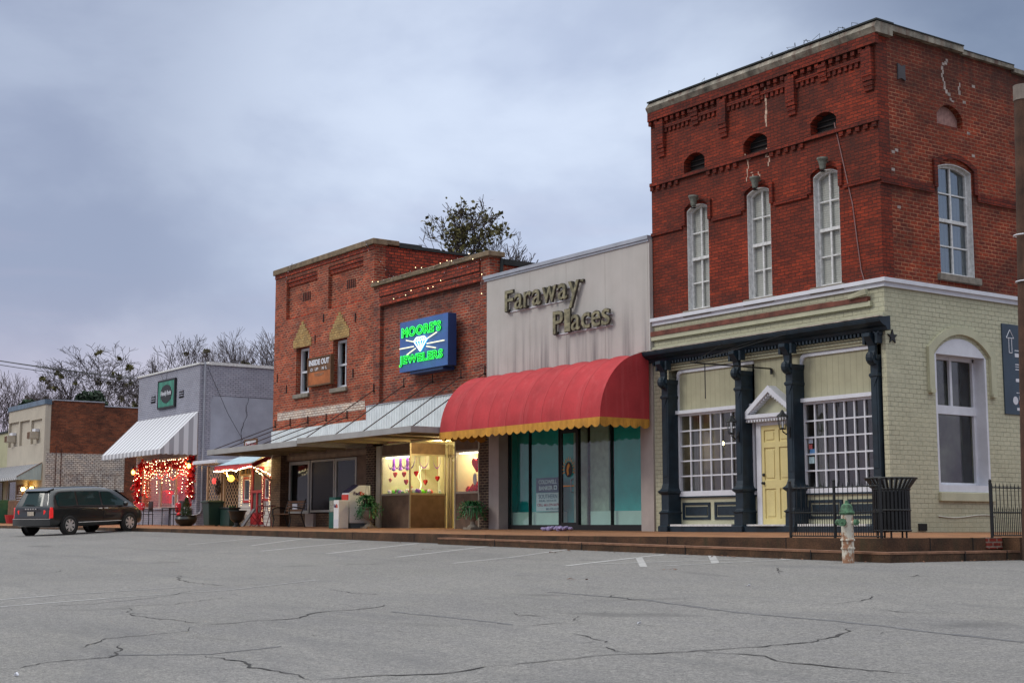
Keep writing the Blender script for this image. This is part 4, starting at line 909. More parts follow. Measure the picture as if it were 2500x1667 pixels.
# red barrel awning
aw = thing('barrel_awning', 'red barrel awning with a scalloped yellow valance', 'awning', (-29, 0, 2.6))
YA, ZA, RA, RZA = -.14, 2.60, 1.50, 1.62; n = 18; E0, E1 = X0+.02, X1-.02
def arc(t): return YA-RA*cos(t), ZA+RZA*sin(t)
m = MB(); NR = 9; rings = []
for j in range(NR*4+1):
    x = E0+(E1-E0)*j/(NR*4); sag = .045*sin(pi*((j % 4)/4)) if j % 4 else 0
    rings.append([Vector((x, YA-(RA-sag)*cos(pi/2*i/n), ZA+(RZA-sag)*sin(pi/2*i/n))) for i in range(n+1)])
m.loft(rings, closed=False)
for x in (E0, E1): m.add([(x, YA, ZA)]+[(x, *arc(pi/2*i/n)) for i in range(n+1)], [tuple(range(n+2))])
m.build('canopy', M['red_canvas'], aw, smooth=40)
m = MB()
for j in range(1, NR): x = E0+(E1-E0)*j/NR; m.loft([[Vector((x+e, YA-(RA+.004)*cos(pi/2*i/n), ZA+(RZA+.004)*sin(pi/2*i/n))) for i in range(n+1)] for e in (-.012, .012)], closed=False)
m.build('seams', M['seam'], aw)
m = MB()
def scallop(m, p0, p1, z0, z1, cnt, depth=.05, k=6):
    p0, p1 = Vector(p0), Vector(p1); vs = []
    for i in range(cnt*k+1):
        t = i/(cnt*k); ph = (i % k)/k; dz = depth*abs(sin(pi*ph)); p = p0.lerp(p1, t); nrm = Vector((-(p1-p0).y, (p1-p0).x, 0)).normalized()*.012*sin(i*1.7)
        vs += [(p.x, p.y, z1), (p.x+nrm.x, p.y+nrm.y, z0-dz+depth)]
    m.add(vs, [(2*i, 2*i+1, 2*i+3, 2*i+2) for i in range(cnt*k)])
scallop(m, (E0, YA-RA-.01, 0), (E1+.01, YA-RA-.01, 0), 2.40, 2.63, 22, .07); scallop(m, (E1+.01, YA-RA-.01, 0), (E1+.01, YA, 0), 2.40, 2.63, 5, .07); scallop(m, (E0-.01, YA, 0), (E0-.01, YA-RA-.01, 0), 2.40, 2.63, 5, .07)
m.build('valance', M['yellow_canvas'], aw)
m = MB()
for j in range(0, NR+1, 3): x = E0+.03+(E1-E0-.06)*j/NR; m.tube([(x, -.1, 2.62), (x, YA-RA+.03, 2.62)], .015, 5)
m.tube([(E0+.02, YA-RA+.02, 2.61), (E1-.02, YA-RA+.02, 2.61)], .018, 6); m.build('awning_frame', M['galv'], aw)
# bundle left on the pavement
bd = MB(); rr = random.Random(3); z = zw(-29, -.6)
for i in range(26): bd.ball((-29.0+i*.042, -.75+rr.uniform(-.09, .09), z+rr.uniform(.03, .07)), rr.uniform(.04, .085), 8, 6, rr.uniform(.5, .8))
tag(bd.build('cloth_bundle', mat('lilac_cloth', (.32, .27, .45), .9, var=.5, scale=25), smooth=True), 'rolled lilac cloth bundle lying on the pavement below the red awning', 'bundle')
# ================================================================ jeweler
jb = thing('jeweler_building', 'single-storey red-brown brick jeweler with lit display windows and neon sign', 'building', (-36, 3, 0))
J0, J1 = -39.098, -32.555
m = MB(); m.slab(F0, [(J0, 2.69), (J1, 2.69), (J1, 7.66), (J0, 7.66)], [[(-38.70, 2.75), (-33.04, 2.75), (-33.04, 7.0), (-38.70, 7.0)]], 0, .14); m.box(-38.75, -33.0, .12, .40, 2.75, 7.05); m.box(J0, -38.75, .141, .4, 2.69, 7.66); m.box(-33.0, J1, .141, .4, 2.69, 7.66); m.box(-38.74, -33.01, .141, .4, 7.05, 7.66)
m.build('brick_wall', M['brick_jewel'], jb)
m = MB(); m.box(-38.72, -33.02, -.045, -.001, 7.30, 7.645); m.box(-38.72, -33.02, -.03, -.001, 7.15, 7.26); m.box(-38.72, -33.02, -.02, -.001, 7.02, 7.10); m.build('rowlock_frieze', M['brick_old_dark'], jb)
m = MB(); m.box(J0-.03, J1+.12, -.12, .45, 7.66, 7.80); m.build('coping', M['coping'], jb, bevel=.015)
m = MB(); m.box(J1-.35, J1, .401, 11, 4., 7.45); m.box(J0+.01, J0+.3, .401, 11, 0, 7.2); m.box(J0+.3, J1-.35, 10.7, 11, 0, 7.4); m.box(J0+.3, J1-.35, .401, 10.7, 6.4, 6.5); m.build('side_walls_and_roof', M['brick_old'], jb)
m = MB(); m.box(J1-.4, J1+.05, .46, .95, 7.46, 7.62); m.box(J1-.4, J1+.05, .95, 11, 7.46, 7.56); m.build('tar_coping', M['tar'], jb)
m = MB(); m.tube([(J1+.06, .38, 7.62), (J1+.06, .34, 7.05)], .05, 8); m.build('downspout', M['tar'], jb)
sd_ = MB(); x = -39.38
sd_.box(-39.38, -33.0, -.06, -.001, 2.78, 3.88)
while x < -33.1: sd_.box(x, x+.022, -.075, -.06, 2.80, 3.88); x += .155
sd_.build('ribbed_siding', M['siding'], jb); MB().box(-39.4, -33.0, -.09, -.001, 3.88, 3.91).build('flashing', M['galv'], jb)
MB().box(-39.36, -38.82, -.06, .3, -.2, 2.6).build('pier', M['brick_pier'], jb); MB().box(-33.0, -32.52, -.03, .3, -.2, 2.9).build('pier', M['brick_pier'], jb)
m = MB(); m.box(-38.78, -38.50, -.03, .1, -.1, 2.6); m.build('metal_post', M['alu'], jb)
# display case left of the door, glazed on two sides
DX0, DX1, DY = -38.48, -36.76, 1.28
dc = MB()
for x in (DX0, DX1-.04): dc.box(x, x+.04, -.02, .03, .0, 2.6)
dc.box(DX0+.04, DX1-.04, -.02, .03, 1.06, 1.12); dc.box(DX0+.04, DX1-.04, -.02, .03, 2.24, 2.29); dc.box(DX0+.04, DX1-.04, -.02, .03, .0, .08)
dc.box(DX1-.04, DX1, .03, DY, 1.06, 1.12); dc.box(DX1-.04, DX1, .03, DY, 2.24, 2.29); dc.box(DX1-.04, DX1, .03, DY, .0, .08); dc.box(DX1-.04, DX1, DY-.05, DY, .0, 2.6)
dc = tag(dc.build('display_case', M['alu'], jb), 'lit display case hung with purple tulle left of the entrance')
for z0, z1 in ((.08, 1.06), (2.29, 2.62)): MB().box(DX0+.04, DX1-.04, .0, .02, z0, z1).build('panel', M['brown_panel'], dc); MB().box(DX1-.03, DX1-.01, .03, DY-.05, z0, z1).build('panel', M['brown_panel'], dc)
m = MB(); m.box(DX0+.04, DX1-.04, .0, .008, 1.12, 2.24); m.box(DX1-.026, DX1-.018, .03, DY-.05, 1.12, 2.24); m.build('glass', M['glass_clear'], dc)
warm = mat('cream_lining', (.62, .56, .36), .8, var=.08)
m = MB(); m.box(DX0-.02, DX1-.06, .03, DY-.02, 1.04, 1.09); MB().box(DX0-.04, DX0, .03, 3.2, .06, 2.62).build('lining', warm, dc); m.build('shelf', mat('display_cloth', (.25, .55, .25), .8, var=.6, scale=9), dc)
m = MB(); m.box(DX0, -34.2, 3.2, 3.25, 0, 2.7); m.box(DX0+.9, DX0+1.0, 1.5, 1.6, 1.0, 2.6); m.box(DX0, DX0+.5, 1.4, 1.45, 1.9, 2.6); m.build('shop_back_wall', warm, jb)
MB().box(DX0, -33.0, .06, 4.0, 2.63, 2.68).build('soffit', warm, jb); MB().box(-39.1, -32.8, .03, 4.2, -.15, .06).build('shop_floor', mat('ochre_tiles', (.3, .2, .09), .6, var=.3, scale=9), jb)
area_light(dc, (-37.6, .55, 2.60), 38, (1., .88, .62), 1.5, .3); MB().box(-38.4, -37.0, .10, .16, 2.20, 2.235).build('light_tube', emis('fluorescent_tube', (1., .95, .85), 6.), dc)
# entrance
en = MB()
for x in (-36.70, -36.55, -35.55, -35.3): en.box(x, x+.06, DY, DY+.06, .06, 2.6)
en.box(-36.7, -34.4, DY, DY+.06, 2.2, 2.3); en = en.build('entrance_frame', M['alu'], jb); MB().box(-36.64, -34.4, DY+.02, DY+.03, .1, 2.2).build('glass', M['glass_clear'], en)
point_light(jb, (-35.6, .35, 2.5), 60, (1., .72, .32), .08, 'entrance_light'); point_light(jb, (-36.6, 2.3, 2.3), 60, (1., .85, .5), .15, 'shop_light')
# right display
RX0, RX1 = -34.30, -33.04
rd = MB(); rd.slab(FR(0), [(RX0, 1.04), (RX1, 1.04), (RX1, 2.27), (RX0, 2.27)], [[(RX0+.07, 1.10), (RX1-.05, 1.10), (RX1-.05, 2.21), (RX0+.07, 2.21)]], -.02, .05); rd.box(RX1-.05, RX1+.02, -.02, .05, .0, 1.04); rd.box(RX0, RX0+.06, -.02, .05, .0, 1.04); rd.box(RX1-.05, RX1+.02, -.02, .05, 2.27, 2.62); rd.box(RX0, RX0+.06, -.02, .05, 2.27, 2.62)
rd = tag(rd.build('display_window', M['alu'], jb), 'lit display window with red hearts right of the entrance')
MB().box(RX0+.06, RX1-.05, .0, .02, .06, 1.04).build('panel', M['brown_panel'], rd); MB().box(RX0+.06, RX1-.05, .0, .02, 2.27, 2.62).build('panel', M['brown_panel'], rd); MB().box(RX0+.07, RX1-.05, .0, .008, 1.1, 2.21).build('glass', M['glass_clear'], rd)
m = MB(); m.box(RX0+.0, RX0+.03, .06, 1.15, 1.0, 2.4); m.box(RX0+.04, RX1+.2, 1.15, 1.2, 1.0, 2.4); m.box(RX1+.02, RX1+.07, .05, 1.2, 1.0, 2.4); m.build('lining', warm, rd); MB().box(RX0+.02, RX1, .05, 1.15, 1.02, 1.07).build('shelf', mat('red_cloth', (.5, .06, .03), .8, var=.4, scale=9), rd)
area_light(rd, (-33.7, .55, 2.30), 20, (1., .85, .55), .9, .3); MB().box(RX0+.1, RX1-.1, .08, .12, 2.17, 2.20).build('light_tube', bpy.data.materials['fluorescent_tube'], rd)
m = MB(); m.ball((-33.85, .9, 1.75), .06, 8, 6); m.build('lit_bulb', M['lampcore'], rd)
# contents of the displays
hcount = 0
def heart(x, y, z, s, mt, nm='hanging_heart', lab=None, grp='heart ornaments hanging in the display case'):
    pts = []
    for i in range(20):
        t = 2*pi*i/20; pts.append((x+s*.062*16*sin(t)**3, z+s*.062*(13*cos(t)-5*cos(2*t)-2*cos(3*t)-cos(4*t))))
    m = MB(); m.slab(FR(y), pts, [], -.04*s*8, .04*s*8); m.tube([(x, y, z+s*.5), (x, y, 2.24)], .003, 3)
    return tag(m.build(nm, mt, smooth=30), lab, 'ornament', grp)
hs_ = [('leftmost red foil heart high in the purple case', -38.25, .35, 1.72), ('pink heart ornament at the left glass edge, lower', -38.28, .2, 1.55), ('red foil heart under the second tulle drop', -37.80, .4, 1.72), ('dark heart in the middle of the case under the tulle', -37.25, .5, 1.73), ('red heart low in the left half of the case', -37.42, .25, 1.47), ('red heart on the side glass near the centre', -36.95, .65, 1.46), ('red and white heart at the right end of the side glass', -36.9, 1.05, 1.58), ('small pink heart just above the displayed flowers', -37.55, .5, 1.30)]
for i, (lb, x, y, z) in enumerate(hs_): heart(x, y, z, .09 if i not in (1, 7) else .07, M['red_foil'] if i not in (1, 7) else mat('pink_foil', (.7, .22, .2), .3, metal=.3), lab=lb)
heart(-33.50, .25, 1.88, .22, M['red_foil'], 'heart_balloon', 'large glossy red heart balloon in the right display window', 'heart balloons in the right display'); heart(-33.42, .40, 1.60, .12, M['red_foil'], 'heart_balloon', 'smaller red heart hanging below the big heart balloon', 'heart balloons in the right display')
tu = thing('tulle_garland', 'purple tulle garland looped across the top of the display case', 'garland', (-37.6, .3, 2.2))
m = MB()
drops = [(-38.40, .15), (-38.05, .18), (-37.68, .2), (-37.30, .22), (-36.98, .3)]
for (xa, ya), (xb, yb) in zip(drops, drops[1:]):
    m.loft([[Vector((xa+(xb-xa)*i/10, ya+(yb-ya)*i/10, 2.22-.36*sin(pi*i/10)**.6+h)) for h in (0, .05)] for i in range(11)], closed=False)
for a, b in [((-36.86, .35), (-36.86, .72)), ((-36.86, .85), (-36.86, 1.15))]: m.loft([[Vector((a[0], a[1]+(b[1]-a[1])*i/10, 2.22-.36*sin(pi*i/10)**.5+h)) for h in (0, .04)] for i in range(11)], closed=False)
for xa, ya in drops[1:4]:
    m.lathe([(.03, 0), (.045, -.12), (.035, -.3), (.07, -.38), (.02, -.42)], (xa, ya, 2.23), 9)
m.build('tulle', M['purple'], tu)
cols_ = [(.7, .65, .7), (.3, .1, .6), (.2, .65, .08), (.75, .7, .65), (.5, .08, .3), (.15, .4, .2), (.65, .5, .8), (.8, .1, .1)]
rr = random.Random(5); fm = [mat('flower%d' % i, c, .6, var=.3, scale=30) for i, c in enumerate(cols_)]
fl = thing('flower_display', 'row of small white, purple and green flowers along the display case shelf', 'flowers', (-37.6, .5, 1.1))
for i in range(34):
    if i < 20: x, y = DX0+.1+rr.uniform(0, 1.5), rr.uniform(.06, .4)
    else: x, y = DX1-.12-rr.uniform(0, .2), rr.uniform(.3, 1.2)
    m = MB(); r = rr.uniform(.045, .085)
    for k in range(4): m.ball((x+rr.uniform(-.03, .03), y+rr.uniform(-.03, .03), 1.10+r*.8+rr.uniform(0, .05)), r*.7, 6, 4)
    m.build('flower', fm[i % 8], fl)
m = MB(); m.ball((-36.95, .55, 1.16), .10, 8, 6, .8); m.build('leaf_cushion', mat('lime', (.18, .7, .03), .6, var=.3), fl)
br = MB(); rr = random.Random(9)
for i in range(26): t = i/26; br.ball((-37.12+.1*sin(t*9), .55, 1.25+.75*t), .010, 5, 4)
br.tube([(-37.1, .55, 1.1), (-37.05, .55, 1.5), (-37.15, .55, 1.95)], .004, 4); tag(br.build('beaded_branch', M['bulb_dim']), 'thin beaded branch of tiny lights standing in the display case', 'branch')
rw = thing('red_vases', 'glossy red vases and a white oval plate in the right display window', 'vases', (-33.5, .4, 1.1))
for i, (x, y, r) in enumerate([(-34.05, .3, .09), (-33.85, .35, .12), (-33.66, .35, .15), (-33.40, .4, .15), (-33.25, .3, .10)]): MB().lathe([(r*.5, 0), (r, r*.8), (r*.8, r*1.5), (r*.4, r*1.9), (r*.5, r*2.1)], (x, y, 1.07), 12).build('vase', M['red_foil'], rw, smooth=True)
MB().lathe([(.005, -.01), (.09, -.01), (.09, .01), (.005, .01)], (-33.60, .22, 1.45), 14, 'y', 1, 1.9).build('white_plate', M['white'], rw)
# neon sign
ns = thing('neon_sign', 'blue box sign with green neon lettering and a white neon diamond', 'sign', (-36, 0, 5.5))
NF = FR(-.36); a0, a1, b0, b1 = -37.47+.22, -34.72+.22, 4.80, 6.30
q0 = A(977, 788.5, -.36); q1 = A(1093, 890, -.36); a0, a1 = q0[0], q1[0]; b0, b1 = q1[1], A(1094, 762.4, -.36)[1]
MB().box(a0, a1, -.36, -.355, b0, b1).build('face', M['sign_blue'], ns); m = MB(); m.box(a0, a1, -.354, -.06, b0, b1); m.box(a0+.5, a1-.35, -.3, .1, b0-.09, b0+.01); m.build('box', M['sign_side'], ns, bevel=.01)
W_, H_ = a1-a0, b1-b0
def nrow(s, xa, xb, za, zb):
    text_mesh(MB(), s, NF, a0+W_*xa, a0+W_*xb, b0+H_*za, b0+H_*zb, -.008, .02, bold=.03, spacing=1.12).build('letters', M['neon_face'], ns)
    text_mesh(MB(), s, NF, a0+W_*xa-.01, a0+W_*xb+.01, b0+H_*za-.01, b0+H_*zb+.01, -.045, outline=.0045, bold=.03, spacing=1.12).build('neon_tube', M['neon_green'], ns)
nrow("MOORE'S", .07, .88, .685, .875); nrow('JEWELERS', .02, .92, .11, .315)
m = MB()
def nl(p, q, r, m=m): m.tube([NF(a0+W_*p[0], b0+H_*p[1], -.05), NF(a0+W_*q[0], b0+H_*q[1], -.05)], r, 6)
gem = [(.33, .565), (.385, .63), (.545, .63), (.60, .565), (.465, .355)]
for i in range(5): nl(gem[i], gem[(i+1) % 5], .013)
nl(gem[0], gem[3], .011)
for i, x in enumerate((.40, .465, .53)): nl((x, .565), (.465, .37), .009)
zz = [(.33, .565), (.385, .62), (.42, .57), (.465, .62), (.51, .57), (.545, .62), (.60, .565)]
for p, q in zip(zz, zz[1:]): nl(p, q, .008)
m.build('neon_gem', M['neon_white'], ns)
MB().slab(NF, [(a0+W_*(x+.012), b0+H_*(z-.005)) for x, z in gem], [], -.02, -.001).build('gem_backing', M['neon_cyan'], ns)
m = MB()
for p, q in [((.02, .47), (.32, .47)), ((.16, .62), (.31, .565)), ((.18, .33), (.36, .425)), ((.60, .475), (.95, .475)), ((.61, .575), (.80, .66)), ((.59, .425), (.78, .36))]: m.tube([NF(a0+W_*p[0], b0+H_*p[1], -.04), NF(a0+W_*q[0], b0+H_*q[1], -.04)], .017, 6)
m.build('neon_rays', M['neon_cream'], ns)
point_light(ns, ((a0+a1)/2, -.6, b0+H_*.2), 1.6, (.1, 1., .25), .3, 'neon_glow'); point_light(ns, ((a0+a1)/2, -.6, b0+H_*.78), 1.6, (.1, 1., .25), .3, 'neon_glow')
# canopies with tie rods
def canopy(x0, x1, y0, z0, z1, rods, za, lab):
    t = thing('flat_canopy', lab, 'canopy', (x0, 0, z0)); m = MB(); m.box(x0, x1, y0, y0+.03, z0, z1); m.box(x0, x0+.03, y0+.03, -.07, z0, z1); m.box(x1-.03, x1, y0+.03, -.07, z0, z1); m.build('fascia', M['concrete'], t, bevel=.004)
    MB().box(x0+.03, x1-.03, y0+.03, -.07, z1-.10, z1-.04).build('deck', M['soffit'], t)
    for i in range(1, 5): x = x0+(x1-x0)*i/5; MB().box(x-.03, x+.03, y0+.03, -.08, z0+.01, z1-.10).build('rib', M['soffit'], t)
    for x in rods:
        m = MB(); m.tube([(x, -.05, za), (x, y0+.12, z1-.01)], .016, 6); m.tube([(x, .0, za-.02), (x, -.06, za-.0)], .03, 6); m.tube([(x, -.03, za-.05), (x, -.03, za+.22)], .02, 5); m.build('tie_rod', mat_rod, t)
    return t
mat_rod = mat('rusty_rod', (.04, .018, .015), .8, var=.4)
canopy(-39.34, -32.62, -2.5, 2.62, 2.79, [-39.0, -37.15, -35.5, -33.97, -32.75], 4.36, 'flat grey canopy over the jeweler pavement')
canopy(-46.15, -39.36, -2.5, 2.55, 2.73, [-46.0, -44.82, -43.49, -42.16, -40.73], 3.63, 'long flat grey canopy left of the jeweler, in front of the plain brick shop')
# ================================================================ two-storey old brick building
ob_ = thing('old_brick_building', 'tall old red brick building with stepped yellow brick window crowns', 'building', (-42.6, 3, 0))
O0, O1 = -46.25, -39.1
m = MB(); wn = [(-44.5, -43.5), (-41.80, -40.83)]
hol = [[(a, 4.64), (b, 4.64), (b, 6.26), (a, 6.26)] for a, b in wn]
rec = [[(-45.36, 7.36), (-43.0, 7.36), (-43.0, 8.80), (-45.36, 8.80)], [(-42.21, 7.36), (-39.82, 7.36), (-39.82, 8.80), (-42.21, 8.80)]]
m.slab(F0, [(O0, 2.73), (O1, 2.73), (O1, 9.07), (O0, 9.07)], hol+rec, 0, .14)
m.box(-45.4, -42.96, .12, .4, 7.3, 8.85); m.box(-42.25, -39.8, .12, .4, 7.3, 8.85)
m.slab(FR(.141), [(O0, 2.73), (O1, 2.73), (O1, 7.29), (O0, 7.29)], hol, 0, .25); m.box(O0, O1, .141, .4, 8.86, 9.07); m.box(O0, -45.41, .141, .4, 7.3, 8.85); m.box(-42.95, -42.26, .141, .4, 7.3, 8.85); m.box(-39.79, O1, .141, .4, 7.3, 8.85)
m.build('front_wall', M['brick_old'], ob_)
m = MB()
for x0, x1 in [(-45.36, -43.0), (-42.21, -39.82)]: m.box(x0, x1, .03, .119, 8.68, 8.799); m.box(x0, x1, .07, .119, 8.55, 8.67)
m.box(O0, O1, -.03, -.001, 8.93, 9.07); m.build('corbelled_brick', M['brick_old_dark'], ob_)
m = MB(); m.box(O0-.05, O1+.08, -.10, .45, 9.07, 9.26); m.box(O1-.4, O1+.08, .45, .88, 9.10, 9.26); m.build('coping', M['coping'], ob_, bevel=.015)
m = MB(); m.box(O1-.35, O1, .401, 13, 5, 9.05); m.box(O0, O0+.35, .401, 13, 0, 9.05); m.box(O0+.36, O1-.36, 12.7, 13, 0, 9.0); m.box(O0+.36, O1-.36, .401, 12.7, 8.2, 8.3); m.build('side_wall', M['brick_old_dark'], ob_)
m = MB(); m.box(O1-.4, O1+.05, .89, 1.75, 9.06, 9.22); m.box(O1-.4, O1+.05, 1.75, 2.45, 9.06, 9.17); m.box(O1-.4, O1+.05, 2.45, 13, 9.06, 9.14); m.build('tar_coping', M['tar'], ob_)
m = MB()
for x0, x1 in [(-44.33, -43.69), (-41.14, -40.46)]:
    for i in range(5): x = x0+.05+i*.125; m.box(x, x+.055, .10, .121, 7.90, 8.2)
m.build('vent_grille', mat('vent_slots', (.06, .018, .014), .9), ob_)
yb = brick('yellow_brick', (.50, .36, .15), (.42, .27, .10), (.34, .2, .1), bw=.22, bh=.083, ms=.01, dark=.2)
for (a, b) in wn:
    m = MB(); c = (a+b)/2-.02; m.box(c-.70, c+.66, -.02, -.0, 6.27, 6.54)
    for k in range(5): h = .58-.125*k; m.box(c-h-.02, c+h-.02, -.02, -.0, 6.54+k*.125, 6.54+(k+1)*.125)
    m.build('stepped_crown', yb, ob_)
    sash_window(ob_, F0, a+.02, b-.02, 4.66, 6.24, 0, .24, .08, 2, (.48,), (), 'white', 'glass', None, None)
    MB().fbox(F0, a-.08, b+.06, 4.50, 4.64, -.08, .15).build('sill', M['stone'], ob_, bevel=.01)
MB().box(-45.87, -39.60, -.004, -.0005, 3.80, 4.10).build('white_painted_band', M['brick_white'], ob_)
sd_ = MB(); x = -46.2
sd_.box(-46.2, -39.42, -.06, -.001, 2.72, 3.46)
while x < -39.5: sd_.box(x, x+.022, -.072, -.06, 2.72, 3.46); x += .155
sd_.build('ribbed_siding', M['siding'], ob_)
for x, z in [(-45.95, 5.2), (-45.2, 4.75), (-42.5, 6.95), (-43.1, 6.3), (-40.3, 6.7), (-40.4, 4.9)]: MB().box(x, x+.03, -.03, .0, z, z+.28).build('wall_tie', M['black_iron'], ob_)
MB().box(O0, -45.5, -.02, .3, -.1, 2.729).build('pier', M['brick_tan'], ob_); MB().box(-39.9, -39.37, .25, .5, -.1, 2.6).build('pier', M['brick_tan'], ob_)
m = MB(); m.box(-45.5, -39.37, .3, .5, -.1, .56); m.build('bulkhead', M['brick_tan'], ob_); MB().box(-46.2, -39.4, .2, .5, 2.38, 2.73).build('transom_panel', M['brown_panel'], ob_)
def fwin(a, b, z0, z1, fw, lab, gl='glass'):
    w = tag(MB().slab(FR(.28), [(a, z0), (b, z0), (b, z1), (a, z1)], [[(a+fw, z0+fw), (b-fw, z0+fw), (b-fw, z1-fw), (a+fw, z1-fw)]], 0, .08).build('shop_window', M['frame_gray'], ob_), lab)
    MB().box(a+fw, b-fw, .31, .32, z0+fw, z1-fw).build('glass', M[gl], w); MB().box(a-.1, b+.05, .42, .46, z0-.05, z1+.05).build('dark_room', M['dark'], w); return w
fwin(-45.45, -43.9, .56, 2.36, .11, 'left shop window'); fwin(-43.8, -42.1, .60, 2.36, .07, 'black middle window', 'glass_dark'); fwin(-42.05, -40.6, .56, 2.36, .09, 'right shop window')
MB().box(-44.0, -43.4, .2, .31, -.1, .56).build('stub_pier', M['pillar'], ob_); MB().box(-42.15, -41.8, .2, .31, -.1, .56).build('stub_pier', M['pillar'], ob_); MB().box(-40.6, -39.9, .3, .4, .56, 2.4).build('blank_panel', M['brown_panel'], ob_)
bs_ = thing('wooden_board_sign', 'weathered plywood sign with white lettering between two upstairs windows', 'sign', (-42.5, -.1, 5.3))
MB().box(-43.30, -41.68, -.14, -.10, 5.28, 5.75).build('board', M['wood'], bs_); MB().box(-43.30, -41.68, -.14, -.10, 4.84, 5.279).build('lower_board', M['wood_or'], bs_)
m = MB(); m.slab(FR(-.16), [(-43.34, 4.80), (-41.64, 4.80), (-41.64, 5.79), (-43.34, 5.79)], [[(-43.29, 4.85), (-41.69, 4.85), (-41.69, 5.74), (-43.29, 5.74)]], 0, .12); m.build('frame', M['wood'], bs_)
BF = FR(-.14); lettering(bs_, 'words', 'INSIDE OUT', BF, -43.24, -41.78, 5.50, 5.70, -.006, M['white'], bold=.05)
gh = mat('faded_lettering', (.30, .20, .14), .9, var=.2)
lettering(bs_, 'words', 'O   UP     N  L', BF, -43.12, -41.94, 5.32, 5.42, -.005, M['white'], bold=.03); lettering(bs_, 'faded_words', 'OCCUPATIONAL', BF, -43.12, -41.94, 5.32, 5.42, -.003, gh); lettering(bs_, 'faded_words', 'THERAPY', BF, -42.85, -42.15, 5.12, 5.22, -.003, gh)
# ================================================================ little cottage shop in the gap
co = thing('cottage_shop', 'tiny white clapboard shopfront with a red screen door in the gap between buildings', 'shop', (-47.4, 1, .1))
ZB = .12
m = MB(); m.slab(F0, [(-49.0, -.2), (-46.27, -.2), (-46.27, 2.85), (-49.0, 2.85)], [[(-48.5, 1.02), (-47.9, 1.02), (-47.9, 1.9), (-48.5, 1.9)], [(-47.85, .2), (-46.85, .2), (-46.85, 2.25), (-47.85, 2.25)], [(-46.78, 1.05), (-46.30, 1.05), (-46.30, 1.88), (-46.78, 1.88)], [(-49.0+.2, 2.0), (-47.95, 2.0), (-47.95, 2.25), (-48.8, 2.25)]], 0, .1)
m.box(-49.0, -46.27, 2.4, 2.5, -.2, 2.9); m.box(-49.0, -48.9, .11, 2.4, -.2, 2.85); m.box(-48.89, -46.27, .11, 2.39, 2.78, 2.85)
m.build('clapboard_wall', M['clap'], co)
def rwin(a, b, z0, z1, lab):
    w = tag(MB().slab(F0, [(a, z0), (b, z0), (b, z1), (a, z1)], [[(a+.09, z0+.09), (b-.09, z0+.09), (b-.09, z1-.09), (a+.09, z1-.09)]], -.03, .05).build('window', M['red'], co), lab)
    a, b, z0, z1 = a+.09, b-.09, z0+.09, z1-.09
    MB().slab(F0, [(a, z0), (b, z0), (b, z1), (a, z1)], [[(a+.04, z0+.04), (b-.04, z0+.04), (b-.04, z1-.04), (a+.04, z1-.04)]], -.02, .04).build('inner_frame', M['white'], w)
    MB().box(a+.04, b-.04, .0, .01, z0+.04, z1-.04).build('glass', M['glass'], w); return w
rwin(-48.55, -47.92, .98, 1.92, 'red trimmed window left of the screen door'); w = rwin(-46.80, -46.30, 1.02, 1.9, 'red trimmed window glowing red inside')
MB().box(-46.7, -46.38, .25, .27, 1.1, 1.3).build('red_glow', emis('red_window_glow', (1., .03, .04), 1.2), w)
d = MB(); d.slab(F0, [(-47.85, .2), (-46.85, .2), (-46.85, 2.25), (-47.85, 2.25)], [[(-47.72, .62), (-47.40, .62), (-47.40, 1.32), (-47.72, 1.32)], [(-47.30, .62), (-46.98, .62), (-46.98, 1.32), (-47.30, 1.32)], [(-47.72, 1.42), (-46.98, 1.42), (-46.98, 2.14), (-47.72, 2.14)]], -.04, .03)
d = tag(d.build('screen_door', M['red'], co), 'red screen door'); MB().box(-47.72, -46.98, .0, .01, .62, 2.14).build('screen', mat('dark_screen', (.09, .085, .08), .7, var=.2), d); MB().box(-47.8, -46.9, .2, .25, .1, 2.2).build('inner_door', M['red'], d)
m = MB(); m.slab(F0, [(-48.9, 1.97), (-47.9, 1.97), (-47.9, 2.32), (-48.9, 2.32)], [[(-48.82, 2.03), (-48.45, 2.03), (-48.45, 2.27), (-48.82, 2.27)], [(-48.38, 2.03), (-48.17, 2.03), (-48.17, 2.27), (-48.38, 2.27)], [(-48.15, 2.03), (-47.96, 2.03), (-47.96, 2.27), (-48.15, 2.27)]], -.02, .04); m.build('transom', M['lattice'], co)
# lattice screen
la = thing('lattice_screen', 'tan diamond lattice screen between the grey florist and the cottage', 'lattice', (-50.6, .2, .1))
m = MB()
def lattice(m, a0, a1, b0, b1, s=.17, w=.045):
    for sg, dy in ((1, 0.), (-1, .012)):
        c = a0-(b1-b0)
        while c < a1+(b1-b0):
            # line a = c + (b-b0)*1  (sg=1) or a = c - ... clipped
            if sg == 1: t0 = max(0, a0-c); t1 = min(b1-b0, a1-c); f = lambda t: (c+t, b0+t)
            else: t0 = max(0, c-a1); t1 = min(b1-b0, c-a0); f = lambda t: (c-t, b0+t)
            if t1-t0 > .05:
                p, q = f(t0), f(t1); h = w*.5
                m.hexa([(p[0]-h, .14+dy, p[1]), (p[0]+h, .14+dy, p[1]), (p[0]+h, .152+dy, p[1]), (p[0]-h, .152+dy, p[1]), (q[0]-h, .14+dy, q[1]), (q[0]+h, .14+dy, q[1]), (q[0]+h, .152+dy, q[1]), (q[0]-h, .152+dy, q[1])])
            c += s*1.41
lattice(m, -52.15, -50.95, .15, 2.42); lattice(m, -50.55, -49.1, .15, 2.42); m.build('lattice', M['lattice'], la)
for x in (-52.2, -50.92, -50.64, -49.1): MB().box(x, x+.09, .1, .2, .0, 2.45).build('post', M['lattice'], la)
m = MB(); m.box(-52.2, -49.0, .6, .65, -.2, 2.5); m.build('backing', M['dark'], la)
